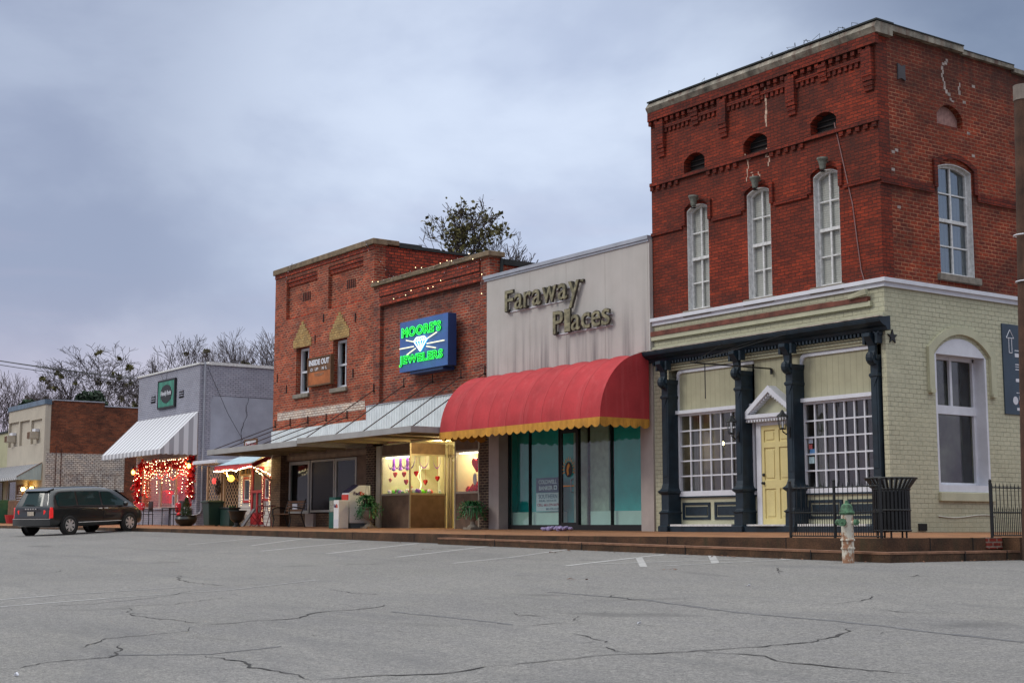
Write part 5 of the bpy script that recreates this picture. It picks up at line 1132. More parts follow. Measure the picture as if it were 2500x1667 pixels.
pr_ = thing('flat_porch_roof', 'small white flat porch roof over the lattice screen', 'porch roof', (-50, -.5, 2.5))
MB().box(-51.0, -48.9, -1.0, .0, 2.43, 2.56).build('roof_slab', M['white'], pr_, bevel=.01)
MB().box(-52.75, -48.95, .0, 1.4, 2.5, 2.62).build('roof_back', M['white'], pr_)
ca = thing('corrugated_awning', 'small corrugated metal awning with red valance over the cottage door', 'awning', (-47.5, -.5, 2.4))
m = MB(); N_ = 60
tin = mat('pale_blue_tin', (.42, .55, .62), .45, metal=.2, var=.1)
m.loft([[Vector((-49.15+2.30*i/N_, -.001, 2.66+.012*(i % 2))), Vector((-49.15+3.25*i/N_, -.92, 2.32+.012*(i % 2)))] for i in range(N_+1)], closed=False); m.build('tin_roof', tin, ca)
m = MB(); m.box(-49.15, -45.92, -.91, -.88, 2.14, 2.31); m.hexa([(-45.95, -.9, 2.16), (-45.92, -.9, 2.16), (-45.92, -.9, 2.31), (-45.95, -.9, 2.31), (-46.3, -.02, 2.5), (-46.27, -.02, 2.5), (-46.27, -.02, 2.66), (-46.3, -.02, 2.66)]); m.build('valance', M['red'], ca)
m = MB(); m.tube([(-45.98, -.86, 2.2), (-46.2, -.05, 1.75)], .04, 4); m.tube([(-48.9, -.86, 2.2), (-48.9, -.05, 1.8)], .03, 4); m.build('brackets', M['lattice'], ca)
def bulbs(name, lab, cat, pts, r, mt, wire=True, grp=None, off=0.):
    t = thing(name, lab, cat, pts[0], grp)
    if wire: MB().tube(pts, .006, 4).build('wire', M['black_iron'], t)
    return t, pts
def string_lights(name, lab, curves, r, mt, step=.14, sag=.0, grp=None, jit=.02, off=.0, mt2=None):
    t = thing(name, lab, 'string lights', curves[0][0], grp); w = MB(); b = MB(); b2 = MB(); rr = random.Random(len(lab))
    for c in curves:
        c = [Vector(p) for p in c]; Q = []
        for p, q in zip(c, c[1:]):
            n = max(2, int((q-p).length/step))
            for i in range(n): tt = i/n; s = p.lerp(q, tt); s.z -= sag*4*tt*(1-tt)*(q-p).length*.3; Q.append(s)
        Q.append(c[-1]); w.tube(Q, .005, 3)
        for q in Q: (b2 if rr.random() < off else b).ball(q+Vector((rr.uniform(-jit, jit), -abs(rr.uniform(0, jit)), rr.uniform(-jit, jit))), r, 5, 3)
    w.build('wire', M['black_iron'], t); o = b.build('bulbs', mt, t); o['kind'] = 'stuff'
    if b2.v: o = b2.build('unlit_bulbs', mt2, t); o['kind'] = 'stuff'
    return t
string_lights('string_lights', 'warm string lights along the red valance of the cottage awning', [[(-49.1, -.93, 2.13), (-48.5, -.93, 2.10), (-47.9, -.93, 2.14), (-47.2, -.93, 2.08), (-46.6, -.93, 2.16), (-45.95, -.93, 2.2)], [(-48.0, -.93, 2.13), (-48.0, -.9, 1.98), (-47.95, -.9, 1.9)]], .020, M['bulb'], .085)
string_lights('string_lights', 'warm string lights climbing the right end of the cottage awning', [[(-45.95, -.9, 2.2), (-46.1, -.5, 2.1), (-46.25, -.06, 1.95)], [(-46.0, -.7, 2.05), (-46.2, -.1, 1.8)]], .020, M['bulb'], .085)
string_lights('string_lights', 'tiny string lights outlining the red screen door and window', [[(-47.9, -.05, .9), (-47.9, -.05, 1.95)], [(-46.83, -.05, .3), (-46.83, -.05, 2.0)], [(-46.28, -.05, .7), (-46.28, -.05, 1.9)], [(-48.6, -.05, .9), (-48.6, -.05, 1.95)]], .011, M['bulb_dim'], .07)
gl = thing('globe_lamp', 'glowing amber globe lamp hanging at the cottage door', 'lamp', (-48.9, -.7, 1.9))
MB().ball((-48.7, -.45, 1.87), .12, 12, 8).build('globe', emis('amber_globe', (1., .55, .05), 5.), gl, smooth=True); MB().tube([(-48.7, -.45, 1.98), (-48.7, -.45, 2.45)], .01, 5).build('stem', M['black_iron'], gl); point_light(gl, (-48.7, -.66, 1.87), 10, (1., .62, .18), .1)
wl_ = thing('bare_bulb', 'bright bare bulb under the right end of the cottage awning', 'lamp', (-46.7, -.1, 2.42)); MB().ball((-46.72, -.14, 2.44), .05, 8, 6).build('bulb', M['lampcore'], wl_); MB().lathe([(.04, .0), (.05, -.06)], (-46.72, -.02, 2.44), 10, 'y').build('base', M['white'], wl_); point_light(wl_, (-46.72, -.26, 2.42), 12, (1., .68, .25), .05)
ht = thing('red_heart_lantern', 'small red lit lantern hung on the left lattice panel', 'lantern', (-51.3, .05, 1.85)); MB().lathe([(.05, -.1), (.09, 0), (.06, .1)], (-51.3, .02, 1.85), 8).build('shade', emis('red_lantern', (1., .06, .05), 1.8), ht); MB().tube([(-51.3, .02, 1.95), (-51.3, .08, 2.15)], .008, 4).build('hook', M['black_iron'], ht)
m = MB(); rr = random.Random(4)
for i in range(120): a = rr.uniform(0, 6.28); r = rr.gauss(.16, .04); leaf_p = (-51.0+r*cos(a), .06+rr.uniform(-.04, .04), 1.62+r*1.3*sin(a)); m.ball(leaf_p, .03, 4, 3)
tag(m.build('twig_wreath', mat('dark_twigs', (.05, .03, .02), .9)), 'dark twig wreath on the lattice beside the red lantern', 'wreath')
sb = thing('roof_sign', 'small white framed sign with worn red letters behind the left canopy', 'sign', (-44.8, -1.5, 2.9))
MB().box(-45.26, -44.33, -1.5, -1.47, 2.74, 3.04).build('panel', M['white'], sb); m = MB(); m.slab(FR(-1.52), [(-45.29, 2.7), (-44.30, 2.7), (-44.30, 3.08), (-45.29, 3.08)], [[(-45.24, 2.72), (-44.35, 2.72), (-44.35, 3.03), (-45.24, 3.03)]], 0, .05); m.build('frame', M['wood'], sb)
rr = random.Random(2); m = MB(); x = -45.16
while x < -44.42: h = rr.uniform(.11, .16); m.box(x, x+.05, -1.506, -1.50, 2.80, 2.80+h); m.box(x, x+.075, -1.506, -1.50, 2.80+h*.5*rr.randint(0, 2), 2.83+h*.5*rr.randint(0, 1)+.03); x += .10
m.build('lettering', M['red'], sb)
# ================================================================ grey florist
fs = thing('florist_building', 'grey painted brick florist with a striped awning and red lit window', 'building', (-56, 3, .2))
G0, G1 = -59.55, -52.9; FZ = .19
m = MB(); m.slab(F0, [(G0, -.4), (G1, -.4), (G1, 6.50), (G0, 6.50)], [[(-58.98, .85), (-53.38, .85), (-53.38, 2.9), (-58.98, 2.9)]], 0, .3); m.build('brick_wall', M['brick_gray'], fs)
m = MB(); m.slab(SR(G1), [(.30, -.4), (.5, -.4), (.5, 4.8), (.42, 4.9), (.6, 5.3), (12, 5.3), (12, 6.45), (.30, 6.50)], [], 0, .3); m.build('side_brick', M['brick_gray'], fs)
m = MB(); m.slab(SR(G1), [(.501, -.4), (12, -.4), (12, 5.299), (.601, 5.299), (.43, 4.9), (.501, 4.8)], [], .012, .3); m.build('rendered_side', M['gray_stucco'], fs)
m = MB(); m.box(G0, G0+.3, .301, 12, -.4, 6.4); m.box(G0+.31, G1-.31, 11.7, 12, -.4, 6.4); m.box(G0+.31, G1-.31, .301, 11.7, 5.8, 5.9); m.build('rear_walls_and_roof', M['brick_gray'], fs)
m = MB(); m.box(G0-.04, G1+.04, -.06, .35, 6.50, 6.57); m.box(G1-.3, G1+.05, .35, 12, 6.50, 6.62); m.build('pale_coping', M['white_peel'], fs)
ribbon(SR(G1), [(2.1, 5.25), (2.0, 4.9), (2.06, 4.6), (1.85, 4.1), (1.8, 3.5)], .02, -.008, 'render_crack', M['black_iron'], fs); ribbon(SR(G1), [(.62, 5.3), (4, 5.28), (8, 5.3)], .03, -.008, 'render_crack', mat('dark_grey_line', (.1, .1, .12), .9), fs, .05)  # second strip is a thin dark line along the top of the render
m = MB(); m.tube([(G1+.05, .18, 6.6), (G1+.05, .18, .75), (G1+.05, .10, .62), (G1+.05, -.12, .56), (G1-.1, -.28, .52)], .035, 8); m.build('downspout', M['galv'], fs)
m = MB(); m.tube([(G1+.04, .3, 6.4), (G1+.04, 1.2, 4.6), (G1+.06, 2.1, 3.2)], .008, 4); m.tube([(-57.0, -.02, 6.5), (-56.7, -.02, 6.1)], .006, 4); m.tube([(-56.3, -.02, 6.5), (-56.4, -.02, 6.15)], .006, 4); m.build('cables', M['black_iron'], fs)
for x in (-58.05, -54.98):
    v = MB().box(x, x+.48, -.012, .01, 5.3, 5.62).build('wall_vent', M['dark'], fs); m = MB()
    for k in range(3): m.box(x, x+.48, -.05, -.012, 5.36+k*.1, 5.40+k*.1)
    m.build('louvre', M['brick_gray'], v)
fw_ = MB(); fw_.box(-58.98, -53.38, .05, .12, .85, .92); fw_.box(-58.98, -53.38, .05, .12, 2.83, 2.9)
for x in (-58.98, -56.98, -56.88, -55.28, -53.45): fw_.box(x, x+.07, .05, .12, .92, 2.83)
fw_ = tag(fw_.build('shop_window', mat('pinkish_frame', (.5, .4, .36), .6), fs), 'three-pane window strung with red lights'); MB().box(-58.9, -53.45, .08, .09, .92, 2.83).build('glass', glass('florist_glass', (.96, .93, .92), base=-.05), fw_)
MB().box(-58.98, -53.38, -.05, .05, .80, .86).build('sill', M['brick_gray'], fw_)
m = MB(); m.box(-58.9, -53.4, 1.6, 1.65, .5, 3.0); m.box(-59.2, -53.2, .3, 1.6, .6, .7); m.box(-59.2, -53.2, .3, 1.6, 2.95, 3.0); m.build('orange_interior', mat('orange_interior', (.60, .13, .03), .9, var=.35, scale=1.2), fs)
m = MB(); m.box(-56.8, -55.3, .9, 1.0, .95, 2.6); m.build('red_backdrop', mat('red_drape', (.45, .015, .02), .8, var=.5, scale=4), fs)
m = MB(); m.lathe([(.4, 0), (.4, .3), (.36, .32), (.1, .32)], (-56.1, .7, 1.25), 16, 'y'); m.lathe([(.25, 0), (.25, .2), (.1, .2)], (-56.5, .6, 1.5), 16, 'y'); m.lathe([(.28, 0), (.3, .5), (.1, .55)], (-58.0, .8, 1.1), 12); m.build('red_ribbons', M['red_foil'], fs)
m = MB(); m.box(-54.9, -53.8, .7, 1.0, 1.5, 2.4); m.build('yellow_display', mat('lit_flowers', (.45, .42, .05), .8, var=.8, scale=8), fs)
pf = thing('framed_photo', 'white framed dark photo standing in the florist window', 'picture', (-55.7, .3, 1.2)); MB().slab(FR(.25), [(-56.05, .93), (-55.45, .93), (-55.45, 1.42), (-56.05, 1.42)], [[(-55.96, 1.0), (-55.54, 1.0), (-55.54, 1.35), (-55.96, 1.35)]], 0, .03).build('frame', M['white'], pf); MB().box(-55.96, -55.54, .26, .27, 1.0, 1.35).build('photo', mat('dark_photo', (.05, .05, .05), .6, var=.9, scale=12), pf)
area_light(fs, (-56.2, .9, 2.85), 70, (1., .42, .18), 4.5, .8); point_light(fs, (-57.5, .8, 2.0), 30, (1., .15, .08), .3, 'red_glow'); point_light(fs, (-54.3, .5, 2.3), 12, (1., .85, .35), .2, 'yellow_glow')
# red garlands and lights of the florist
rr = random.Random(11)
def tinsel(name, lab, pts, r, n, grp, mt='red_tinsel'):
    t = thing(name, lab, 'garland', pts[0], grp); m = MB(); b = MB()
    P = [Vector(p) for p in pts]; L = [0]
    for p, q in zip(P, P[1:]): L.append(L[-1]+(q-p).length)
    for i in range(n):
        s = rr.uniform(0, L[-1]); k = max(j for j in range(len(P)-1) if L[j] <= s); c = P[k].lerp(P[k+1], (s-L[k])/max(1e-6, L[k+1]-L[k]))
        a = Vector((rr.gauss(0, 1), rr.gauss(0, .6), rr.gauss(0, 1))).normalized(); e = c+a*rr.uniform(.3, 1)*r; sd = a.cross(Vector((rr.random(), rr.random(), rr.random()))).normalized()*.022
        m.add([c+sd, c-sd, e-sd*.6, e+sd*.6], [(0, 1, 2, 3)])
        if i % 20 == 0: b.ball(e+Vector((0, -.03, 0)), .014, 5, 3)
        if i % 9 == 0: m.ball(e, r*.22, 6, 4)
    m.build('tinsel', M[mt], t); o = b.build('bulbs', M['bulb'], t); o['kind'] = 'stuff'; return t
tinsel('red_garland', 'red tinsel garland column on the left side of the florist window', [(-58.75, -.12, 2.75), (-58.95, -.12, 2.2), (-59.05, -.12, 1.6), (-59.0, -.12, 1.05)], .28, 520, 'red garlands round the florist window')
tinsel('red_garland', 'red tinsel garland column on the right side of the florist window', [(-53.25, -.12, 2.85), (-53.2, -.12, 2.3), (-53.3, -.12, 1.8), (-53.15, -.12, 1.25)], .26, 520, 'red garlands round the florist window')
tinsel('red_garland', 'red tinsel swag across the top of the florist window panes', [(-58.7, -.04, 2.75), (-58.0, -.04, 2.5), (-57.2, -.04, 2.72), (-56.4, -.04, 2.45), (-55.6, -.04, 2.72), (-54.7, -.04, 2.5), (-53.6, -.04, 2.75)], .24, 620, 'red garlands round the florist window')
cs = []
for i in range(19):
    x = -58.6+i*.285; h = rr.uniform(.35, .9) if i % 5 else 1.3
    cs.append([(x, .02, 2.8), (x+rr.uniform(-.1, .1), .02, 2.8-h*.5), (x+rr.uniform(-.12, .12), .02, 2.8-h)])
string_lights('icicle_lights', 'curtain of icicle lights inside the florist window', cs, .013, M['bulb'], .13, jit=.04)
cs = [[(-58.7, .015, 2.6), (-58.1, .015, 2.25), (-57.4, .015, 2.5), (-56.8, .015, 2.1), (-56.1, .015, 2.4), (-55.4, .015, 2.0), (-54.6, .015, 2.35), (-53.6, .015, 2.1)], [(-58.4, .015, 2.2), (-58.5, .015, 1.7), (-58.2, .015, 1.35)]]
string_lights('string_lights', 'red and warm lights looped low across the florist window', cs, .016, M['bulb_red'], .09, sag=.25)
def coach(x, z, lab):
    t = thing('coach_lantern', lab, 'lantern', (x, 0, z), 'lit lanterns on the florist front'); y = -.28; m = MB()
    m.tube([(x, 0, z+.25), (x, -.14, z+.36), (x, y, z+.30), (x, y, z+.2)], .012, 5); m.lathe([(.11, .13), (.09, .18), (.03, .24), (.01, .26)], (x, y, z), 6); m.lathe([(.07, -.16), (.08, -.13), (.03, -.12)], (x, y, z), 6)
    for k in range(6): w = k*pi/3; m.tube([(x+.075*cos(w), y+.075*sin(w), z-.13), (x+.1*cos(w), y+.1*sin(w), z+.13)], .006, 3)
    m.build('frame', M['black_iron'], t); MB().lathe([(.068, -.12), (.09, .12)], (x, y, z), 6).build('panes', M['glass_clear'], t); MB().ball((x, y, z), .075, 10, 8, 1.3).build('glowing_bulb', M['lampamber'], t); point_light(t, (x, y-.22, z), 16, (1., .5, .12), .08)
coach(-59.15, 2.42, 'lit amber lantern at the left end of the florist window'); coach(-53.1, 2.48, 'lit amber lantern at the right end of the florist window')
# striped awning
def stripes(name, ca, cb, w, axis):
    m, nt, bs = new_mat(name); k = NT(nt); sp = k.n('ShaderNodeSeparateXYZ'); k.l(k.pos(), sp.inputs[0]); q = sp.outputs[axis]
    f = k.math('LESS_THAN', k.math('FRACT', k.math('DIVIDE', q, w)), .5); k.l(k.mix(f, ca, cb), bs.inputs['Base Color']); bs.inputs['Roughness'].default_value = .9; return m
aw = thing('striped_awning', 'large grey and white striped awning over the florist window', 'awning', (-56, 0, 3))
gs, ws = (.38, .38, .41), (.66, .67, .70)
mf, ms_ = stripes('striped_canvas', ws, gs, .42, 0), stripes('striped_canvas_end', ws, gs, .39, 1)
H0, H1 = G0-.02, G1-.05
MB().add([(H0, -.02, 4.63), (H1, -.02, 4.63), (H1, -1.53, 3.10), (H0, -1.53, 3.10), (H0, -.02, 4.60), (H1, -.02, 4.60), (H1, -1.51, 3.08), (H0, -1.51, 3.08)], [(0, 1, 2, 3), (7, 6, 5, 4), (0, 4, 5, 1), (3, 2, 6, 7)]).build('canvas', mf, aw)
MB().add([(H1, -.02, 4.63), (H1, -1.53, 3.10), (H1, -.02, 3.10)], [(0, 1, 2)]).build('end_panel', ms_, aw); MB().add([(H0, -.02, 4.63), (H0, -1.53, 3.10), (H0, -.02, 3.10)], [(0, 1, 2)]).build('end_panel', ms_, aw)
m = MB(); scallop(m, (H0, -1.535, 0), (H1, -1.535, 0), 2.90, 3.11, 34, .035); m.build('front_valance', mf, aw); m = MB(); scallop(m, (H1+.005, -1.535, 0), (H1+.005, -.02, 0), 2.90, 3.11, 6, .04); m.build('end_valance', ms_, aw)
sg = thing('florist_sign', 'green striped square florist sign with a black oval', 'sign', (-56.2, -.05, 5.6))
sx0, sx1, sz0, sz1 = -57.12, -55.30, 5.0, 6.14
mg = MB().box(sx0, sx1, -.07, -.0, sz0, sz1).build('panel', mat('sign_dark_green', (.004, .05, .04), .5, var=.1), sg)
for i in range(12): x = sx0+.07+i*(sx1-sx0-.14)/12; MB().box(x, x+.052, -.076, -.071, sz0+.05, sz1-.05).build('stripe', mat('mint_stripe', (.10, .46, .32), .5, var=0) if i == 0 else bpy.data.materials['mint_stripe'], sg)
m = MB(); m.slab(FR(0), [(sx0-.03, sz0-.03), (sx1+.03, sz0-.03), (sx1+.03, sz1+.03), (sx0-.03, sz1+.03)], [[(sx0+.03, sz0+.03), (sx1-.03, sz0+.03), (sx1-.03, sz1-.03), (sx0+.03, sz1-.03)]], -.09, .0); m.build('frame', M['black_iron'], sg)
MB().lathe([(.62, -.085), (.62, -.078)], (-56.21, 0, 5.57), 28, 'y', 1, .62).build('oval', M['black_iron'], sg)
lettering(sg, 'words', 'Friendly Florist', FR(0), -56.78, -55.64, 5.45, 5.70, -.09, M['white'], shear=.25, bold=.02)
# ================================================================ brown brick building with cream front
bb = thing('cream_front_building', 'brown brick building with a cream rendered front and grey metal awning', 'building', (-75, 3, .3))
B0, B1 = -79.0, -72.6
m = MB(); pn = [[(-78.9, 4.36), (-77.1, 4.36), (-77.1, 5.68), (-78.9, 5.68)], [(-76.9, 4.36), (-75.2, 4.36), (-75.2, 5.66), (-76.9, 5.66)], [(-74.9, 4.36), (-73.1, 4.36), (-73.1, 5.60), (-74.9, 5.60)]]
m.slab(F0, [(B0, -.3), (B1, -.3), (B1, 6.3), (B0, 6.3)], pn+[[(-78.85, 1.45), (-77.2, 1.45), (-77.2, 2.6), (-78.85, 2.6)], [(-75.1, .2), (-74.2, .2), (-74.2, 2.45), (-75.1, 2.45)]], 0, .12); m.box(B0+.02, B1-.02, .121, .4, 4.0, 6.29); m.box(B0+.02, -78.9, .121, .4, -.3, 3.99); m.box(-77.15, -75.15, .121, .4, -.3, 3.99); m.box(-74.15, B1-.02, .121, .4, -.3, 3.99); m.box(-78.89, -77.16, .121, .4, 2.61, 3.99); m.box(-75.14, -74.16, .121, .4, 2.46, 3.99); m.box(-78.89, -77.16, .121, .4, -.3, 1.44)
m.build('cream_front', M['cream'], bb)
m = MB(); m.box(B0-.05, B1+.04, -.06, .3, 6.3, 6.55); m.build('blue_tin_fascia', mat('slate_blue_tin', (.10, .15, .21), .5, var=.3), bb)
m = MB(); m.slab(SR(B1), [(.401, -.3), (16, -.3), (16, 6.2), (5.0, 6.2), (5.0, 6.30), (3.05, 6.30), (3.05, 6.50), (.401, 6.50)], [], 0, .3); m.box(B1-.3, B1, .0+.305, .4, -.3, 6.29); m.build('brick_side_wall', M['brick_brown'], bb)
m = MB(); m.box(B1-.3, B1+.05, .41, 3.05, 6.51, 6.56); m.box(B1-.3, B1+.05, 3.06, 5.0, 6.31, 6.36); m.box(B1-.3, B1+.05, 5.01, 16, 6.21, 6.26); m.build('pale_flashing', M['galv'], bb)
m = MB(); m.box(B0, B0+.3, .401, 16, -.3, 6.2); m.box(B0+.31, B1-.31, 15.7, 16, -.3, 6.1); m.box(B0+.31, B1-.31, .401, 15.7, 5.8, 5.9); m.build('rear_walls_and_roof', M['brick_brown'], bb)
SB = SR(B1)
m = MB(); m.fbox(SB, .12, 4.22, 1.92, 3.84, -.004, .0); m.build('whitewashed_patch', M['brick_worn'], bb)
ghost = brick('ghost_lettering', (.27, .19, .15), (.20, .12, .09), (.12, .06, .045), bw=.22, bh=.1, ms=.018, dark=.1, paint=.8, pthr=(.55, .74), pcol=(.50, .45, .40))
lettering(bb, 'faded_wall_letters', 'CRAFT', SB, .95, 4.05, 2.05, 2.85, -.007, ghost, bold=.0)
m = MB(); m.tube([(B1+.04, .62, .2), (B1+.04, .62, 4.2)], .02, 5); m.tube([(B1+.04, .90, .2), (B1+.04, .90, 4.1)], .02, 5); m.build('conduits', mat('rusty_conduit', (.10, .035, .025), .8), bb)
def ac(x, z, lab):
    t = thing('air_conditioner', lab, 'air conditioner', (x, -.1, z), 'air conditioners in the cream front'); MB().box(x, x+.52, -.36, .1, z, z+.38).build('housing', M['cream'], t, bevel=.02)
    m = MB()
    for k in range(6): m.box(x+.04, x+.48, -.375, -.36, z+.03+k*.055, z+.07+k*.055)
    m.build('grille', M['wood'], t); MB().box(x-.02, x+.54, -.1, .1, z+.38, z+.52).build('window_panel', M['white'], t)
ac(-78.4, 4.60, 'air conditioner in the left recess of the cream front'); ac(-74.35, 4.60, 'air conditioner in the right recess of the cream front')
w = MB().slab(FR(.05), [(-78.85, 1.45), (-77.2, 1.45), (-77.2, 2.6), (-78.85, 2.6)], [[(-78.7, 1.55), (-77.3, 1.55), (-77.3, 2.5), (-78.7, 2.5)]], 0, .06).build('window', M['frame_gray'], bb); MB().box(-78.7, -77.3, .08, .09, 1.55, 2.5).build('glass', M['glass'], w); MB().box(-78.8, -77.2, .1, .118, 1.5, 2.55).build('dark_room', M['dark'], w)
d = MB().box(-75.1, -74.2, .08, .12, .2, 2.45).build('door', mat('ochre_door', (.55, .33, .08), .6, var=.1), bb)
nb = thing('notice_board', 'small wall board with pale letter strips left of the lit door', 'sign', (-76.3, -.02, 1.9)); MB().box(-76.85, -75.75, -.05, -.0, 1.4, 2.3).build('board', M['wood'], nb); m = MB()
for k in range(6): m.box(-76.75+(.35 if k > 2 else 0), -75.85, -.06, -.05, 1.47+k*.13, 1.53+k*.13)
m.build('strips', M['white'], nb)
def scn(x, lab):
    t = thing('wall_sconce', lab, 'lamp', (x, 0, 2.05), 'lit sconces beside the cream building door'); MB().lathe([(.08, -.1), (.12, .0), (.08, .1)], (x, -.14, 2.05), 10).build('globe', emis('sconce_glow', (1., .66, .22), 8.) if 'sconce_glow' not in bpy.data.materials else bpy.data.materials['sconce_glow'], t); MB().box(x-.04, x+.04, -.08, 0, 1.95, 2.15).build('bracket', M['black_iron'], t); point_light(t, (x, -.36, 2.05), 12, (1., .6, .15), .1)
scn(-75.35, 'left glowing sconce by the cream building door'); scn(-73.9, 'right glowing sconce by the cream building door')
aw = thing('metal_awning', 'ribbed grey metal awning on the cream fronted building', 'awning', (-76, 0, 3))
m = MB(); N_ = 96; wv = [0, .03, .03, 0]
m.loft([[Vector((-80.6+8.0*i/N_*.985, -.02, 3.30+wv[i % 4])), Vector((-80.6+8.0*i/N_*.985, -1.25, 2.58+wv[i % 4])), Vector((-80.6+8.0*i/N_*.985, -1.27, 2.44+wv[i % 4]))] for i in range(N_+1)], closed=False); m.build('slats', stripes('awning_tin', (.52, .53, .53), (.20, .20, .21), .33, 0), aw)
m = MB(); m.add([(-72.72, -.02, 3.34), (-72.72, -1.26, 2.60), (-72.72, -1.26, 2.46), (-72.72, -.02, 2.46)], [(0, 1, 2, 3)]); 
for k in range(9): y = -1.2+k*.14; m.box(-72.72, -72.70, y, y+.03, 2.46, 2.6+.6*(y+1.26)); 
m.build('end_panel', mat('pale_green_tin', (.42, .48, .44), .5, var=.1), aw); MB().tube([(-72.7, -.02, 3.35), (-72.7, -1.27, 2.61)], .02, 5).build('edge_trim', M['wood'], aw)
yb_ = thing('pale_yellow_building', 'lower pale yellow building at the far left edge', 'building', (-88, 3, .3))
m = MB(); m.box(-100, -79.06, .05, 12, -.3, 5.2); m.build('wall', M['cream2'], yb_); MB().box(-100, -79.06, -.02, 12.1, 5.2, 5.3).build('roof_edge', M['tar'], yb_); MB().box(-100, -79.3, -1.3, .04, 2.75, 3.2).build('dark_canopy', M['navy'], yb_)
MB().box(-82.5, -79.7, .02, .049, .3, 2.5).build('shop_window', M['glass_dark'], yb_)
m = MB()
for k in range(5): m.box(-82.5+k*.68, -82.44+k*.68, .0, .02, .3, 2.5)
m.box(-82.5, -79.7, .0, .02, .25, .32); m.box(-82.5, -79.7, .0, .02, 2.48, 2.55); m.build('window_bars', M['frame_gray'], yb_)
# ================================================================ street furniture
def ax_(u, y, v=1270): return A(u, v, y)[0]
def fence(name, lab, P, Q, posts, z0, h=.90, grp='black iron railings by the kerb steps'):
    P, Q = Vector((*P, z0)), Vector((*Q, z0)); t = thing(name, lab, 'railing', P, grp); L = (Q-P).length; d = (Q-P)/L
    for s in posts: m = MB(); p = P+d*s; m.tube([p, p+Vector((0, 0, h+.03))], .025, 6); m.ball(p+Vector((0, 0, h+.05)), .03, 6, 4); m.build('post', M['black_iron'], t)
    for z in (.03, .42, h-.06): m = MB(); m.tube([P+Vector((0, 0, z)), Q+Vector((0, 0, z))], .012, 4); m.build('rail', M['black_iron'], t)
    s = .05; i = 0
    while s < L-.02:
        m = MB(); p = P+d*s; top = h if i % 2 == 0 else .50
        m.tube([p+Vector((0, 0, .02)), p+Vector((0, 0, top-.04))], .0085, 4, cap=False); m.tube([p+Vector((0, 0, top-.05)), p+Vector((0, 0, top+.02))], .014, 4, .002); m.build('picket', M['black_iron'], t)
        s += .052; i += 1
    return t
fence('iron_fence', 'black iron fence at the kerb behind the white hydrant', (-17.38, -4.08), (-15.35, -4.08), (0, 1.0, 1.98), -.078)
fence('iron_fence', 'black iron fence on the side kerb next to the utility pole', (-15.12, -1.62), (-15.12, 1.6), (0, 1.6, 3.2), -.072)
# litter bin
lb = thing('litter_bin', 'black slatted steel litter bin with a flared top at the corner', 'bin', (-15.62, -3.55, -.07)); C0 = Vector((-15.62, -3.55, -.075))
m = MB(); R = .29
for k in range(30):
    w = 2*pi*k/30; c, s = cos(w), sin(w); tx = Vector((-s, c, 0))*.019
    def bp(r, z): return C0+Vector((c*r, s*r, z))
    for (r0, z0), (r1, z1) in (((R, .10), (R, .80)), ((R, .80), (.415, .97))):
        a, b = bp(r0, z0), bp(r1, z1); o = Vector((c, s, 0))*.008
        m.hexa([a-tx-o, a+tx-o, a+tx+o, a-tx+o, b-tx-o, b+tx-o, b+tx+o, b-tx+o])
m.build('slats', M['black_iron'], lb)
m = MB()
for r, z in ((R+.012, .12), (R+.012, .45), (R+.012, .79), (.42, .97)): m.tube([C0+Vector((cos(2*pi*i/32)*r, sin(2*pi*i/32)*r, z)) for i in range(33)], .014, 5)
m.build('hoops', M['black_iron'], lb); MB().lathe([(.22, .11), (.25, .76), (.24, .77)], C0, 20).build('liner', mat('black_liner', (.006, .006, .007), .6), lb)
for k in range(5): w = 2*pi*k/5+.3; p = C0+Vector((cos(w)*.24, sin(w)*.24, 0)); MB().tube([p, p+Vector((0, 0, .11))], .016, 6).build('foot', M['black_iron'], lb)
# hydrant
hx, hy = -15.40, -4.88; hz = zg(hx, hy); hy_ = thing('fire_hydrant', 'rust stained white fire hydrant with a green cap', 'hydrant', (hx, hy, hz)); O = Vector((hx, hy, hz-.03))
MB().lathe([(.095, 0), (.095, .24), (.11, .245), (.11, .27), (.095, .275), (.095, .37), (.113, .375), (.113, .40), (.095, .41), (.093, .78), (.105, .80)], O, 18).build('barrel', M['hyd_white'], hy_, smooth=35)
MB().lathe([(.105, .78), (.12, .80), (.122, .815), (.10, .84), (.093, .89), (.075, .935), (.035, .955), (.03, .955), (.026, 1.0), (.018, 1.005)], O, 18).build('bonnet', M['hyd_green'], hy_, smooth=35)
for d_, r in (((-1, -.25, 0), .05), ((.25, -1, 0), .062), ((1, .25, 0), .05)):
    dv = Vector(d_).normalized(); p = O+Vector((0, 0, .66)); m = MB(); m.tube([p, p+dv*.15], r*.8, 12); m.build('nozzle', M['hyd_white'], hy_); m = MB(); m.tube([p+dv*.13, p+dv*.18], r, 10); m.tube([p+dv*.18, p+dv*.21], .015, 5); m.build('nozzle_cap', M['hyd_green'], hy_)
for a in range(6): MB().tube([O+Vector((cos(a*pi/3)*.108, sin(a*pi/3)*.108, .79)), O+Vector((cos(a*pi/3)*.108, sin(a*pi/3)*.108, .835))], .011, 5).build('bolt', M['hyd_green'], hy_)
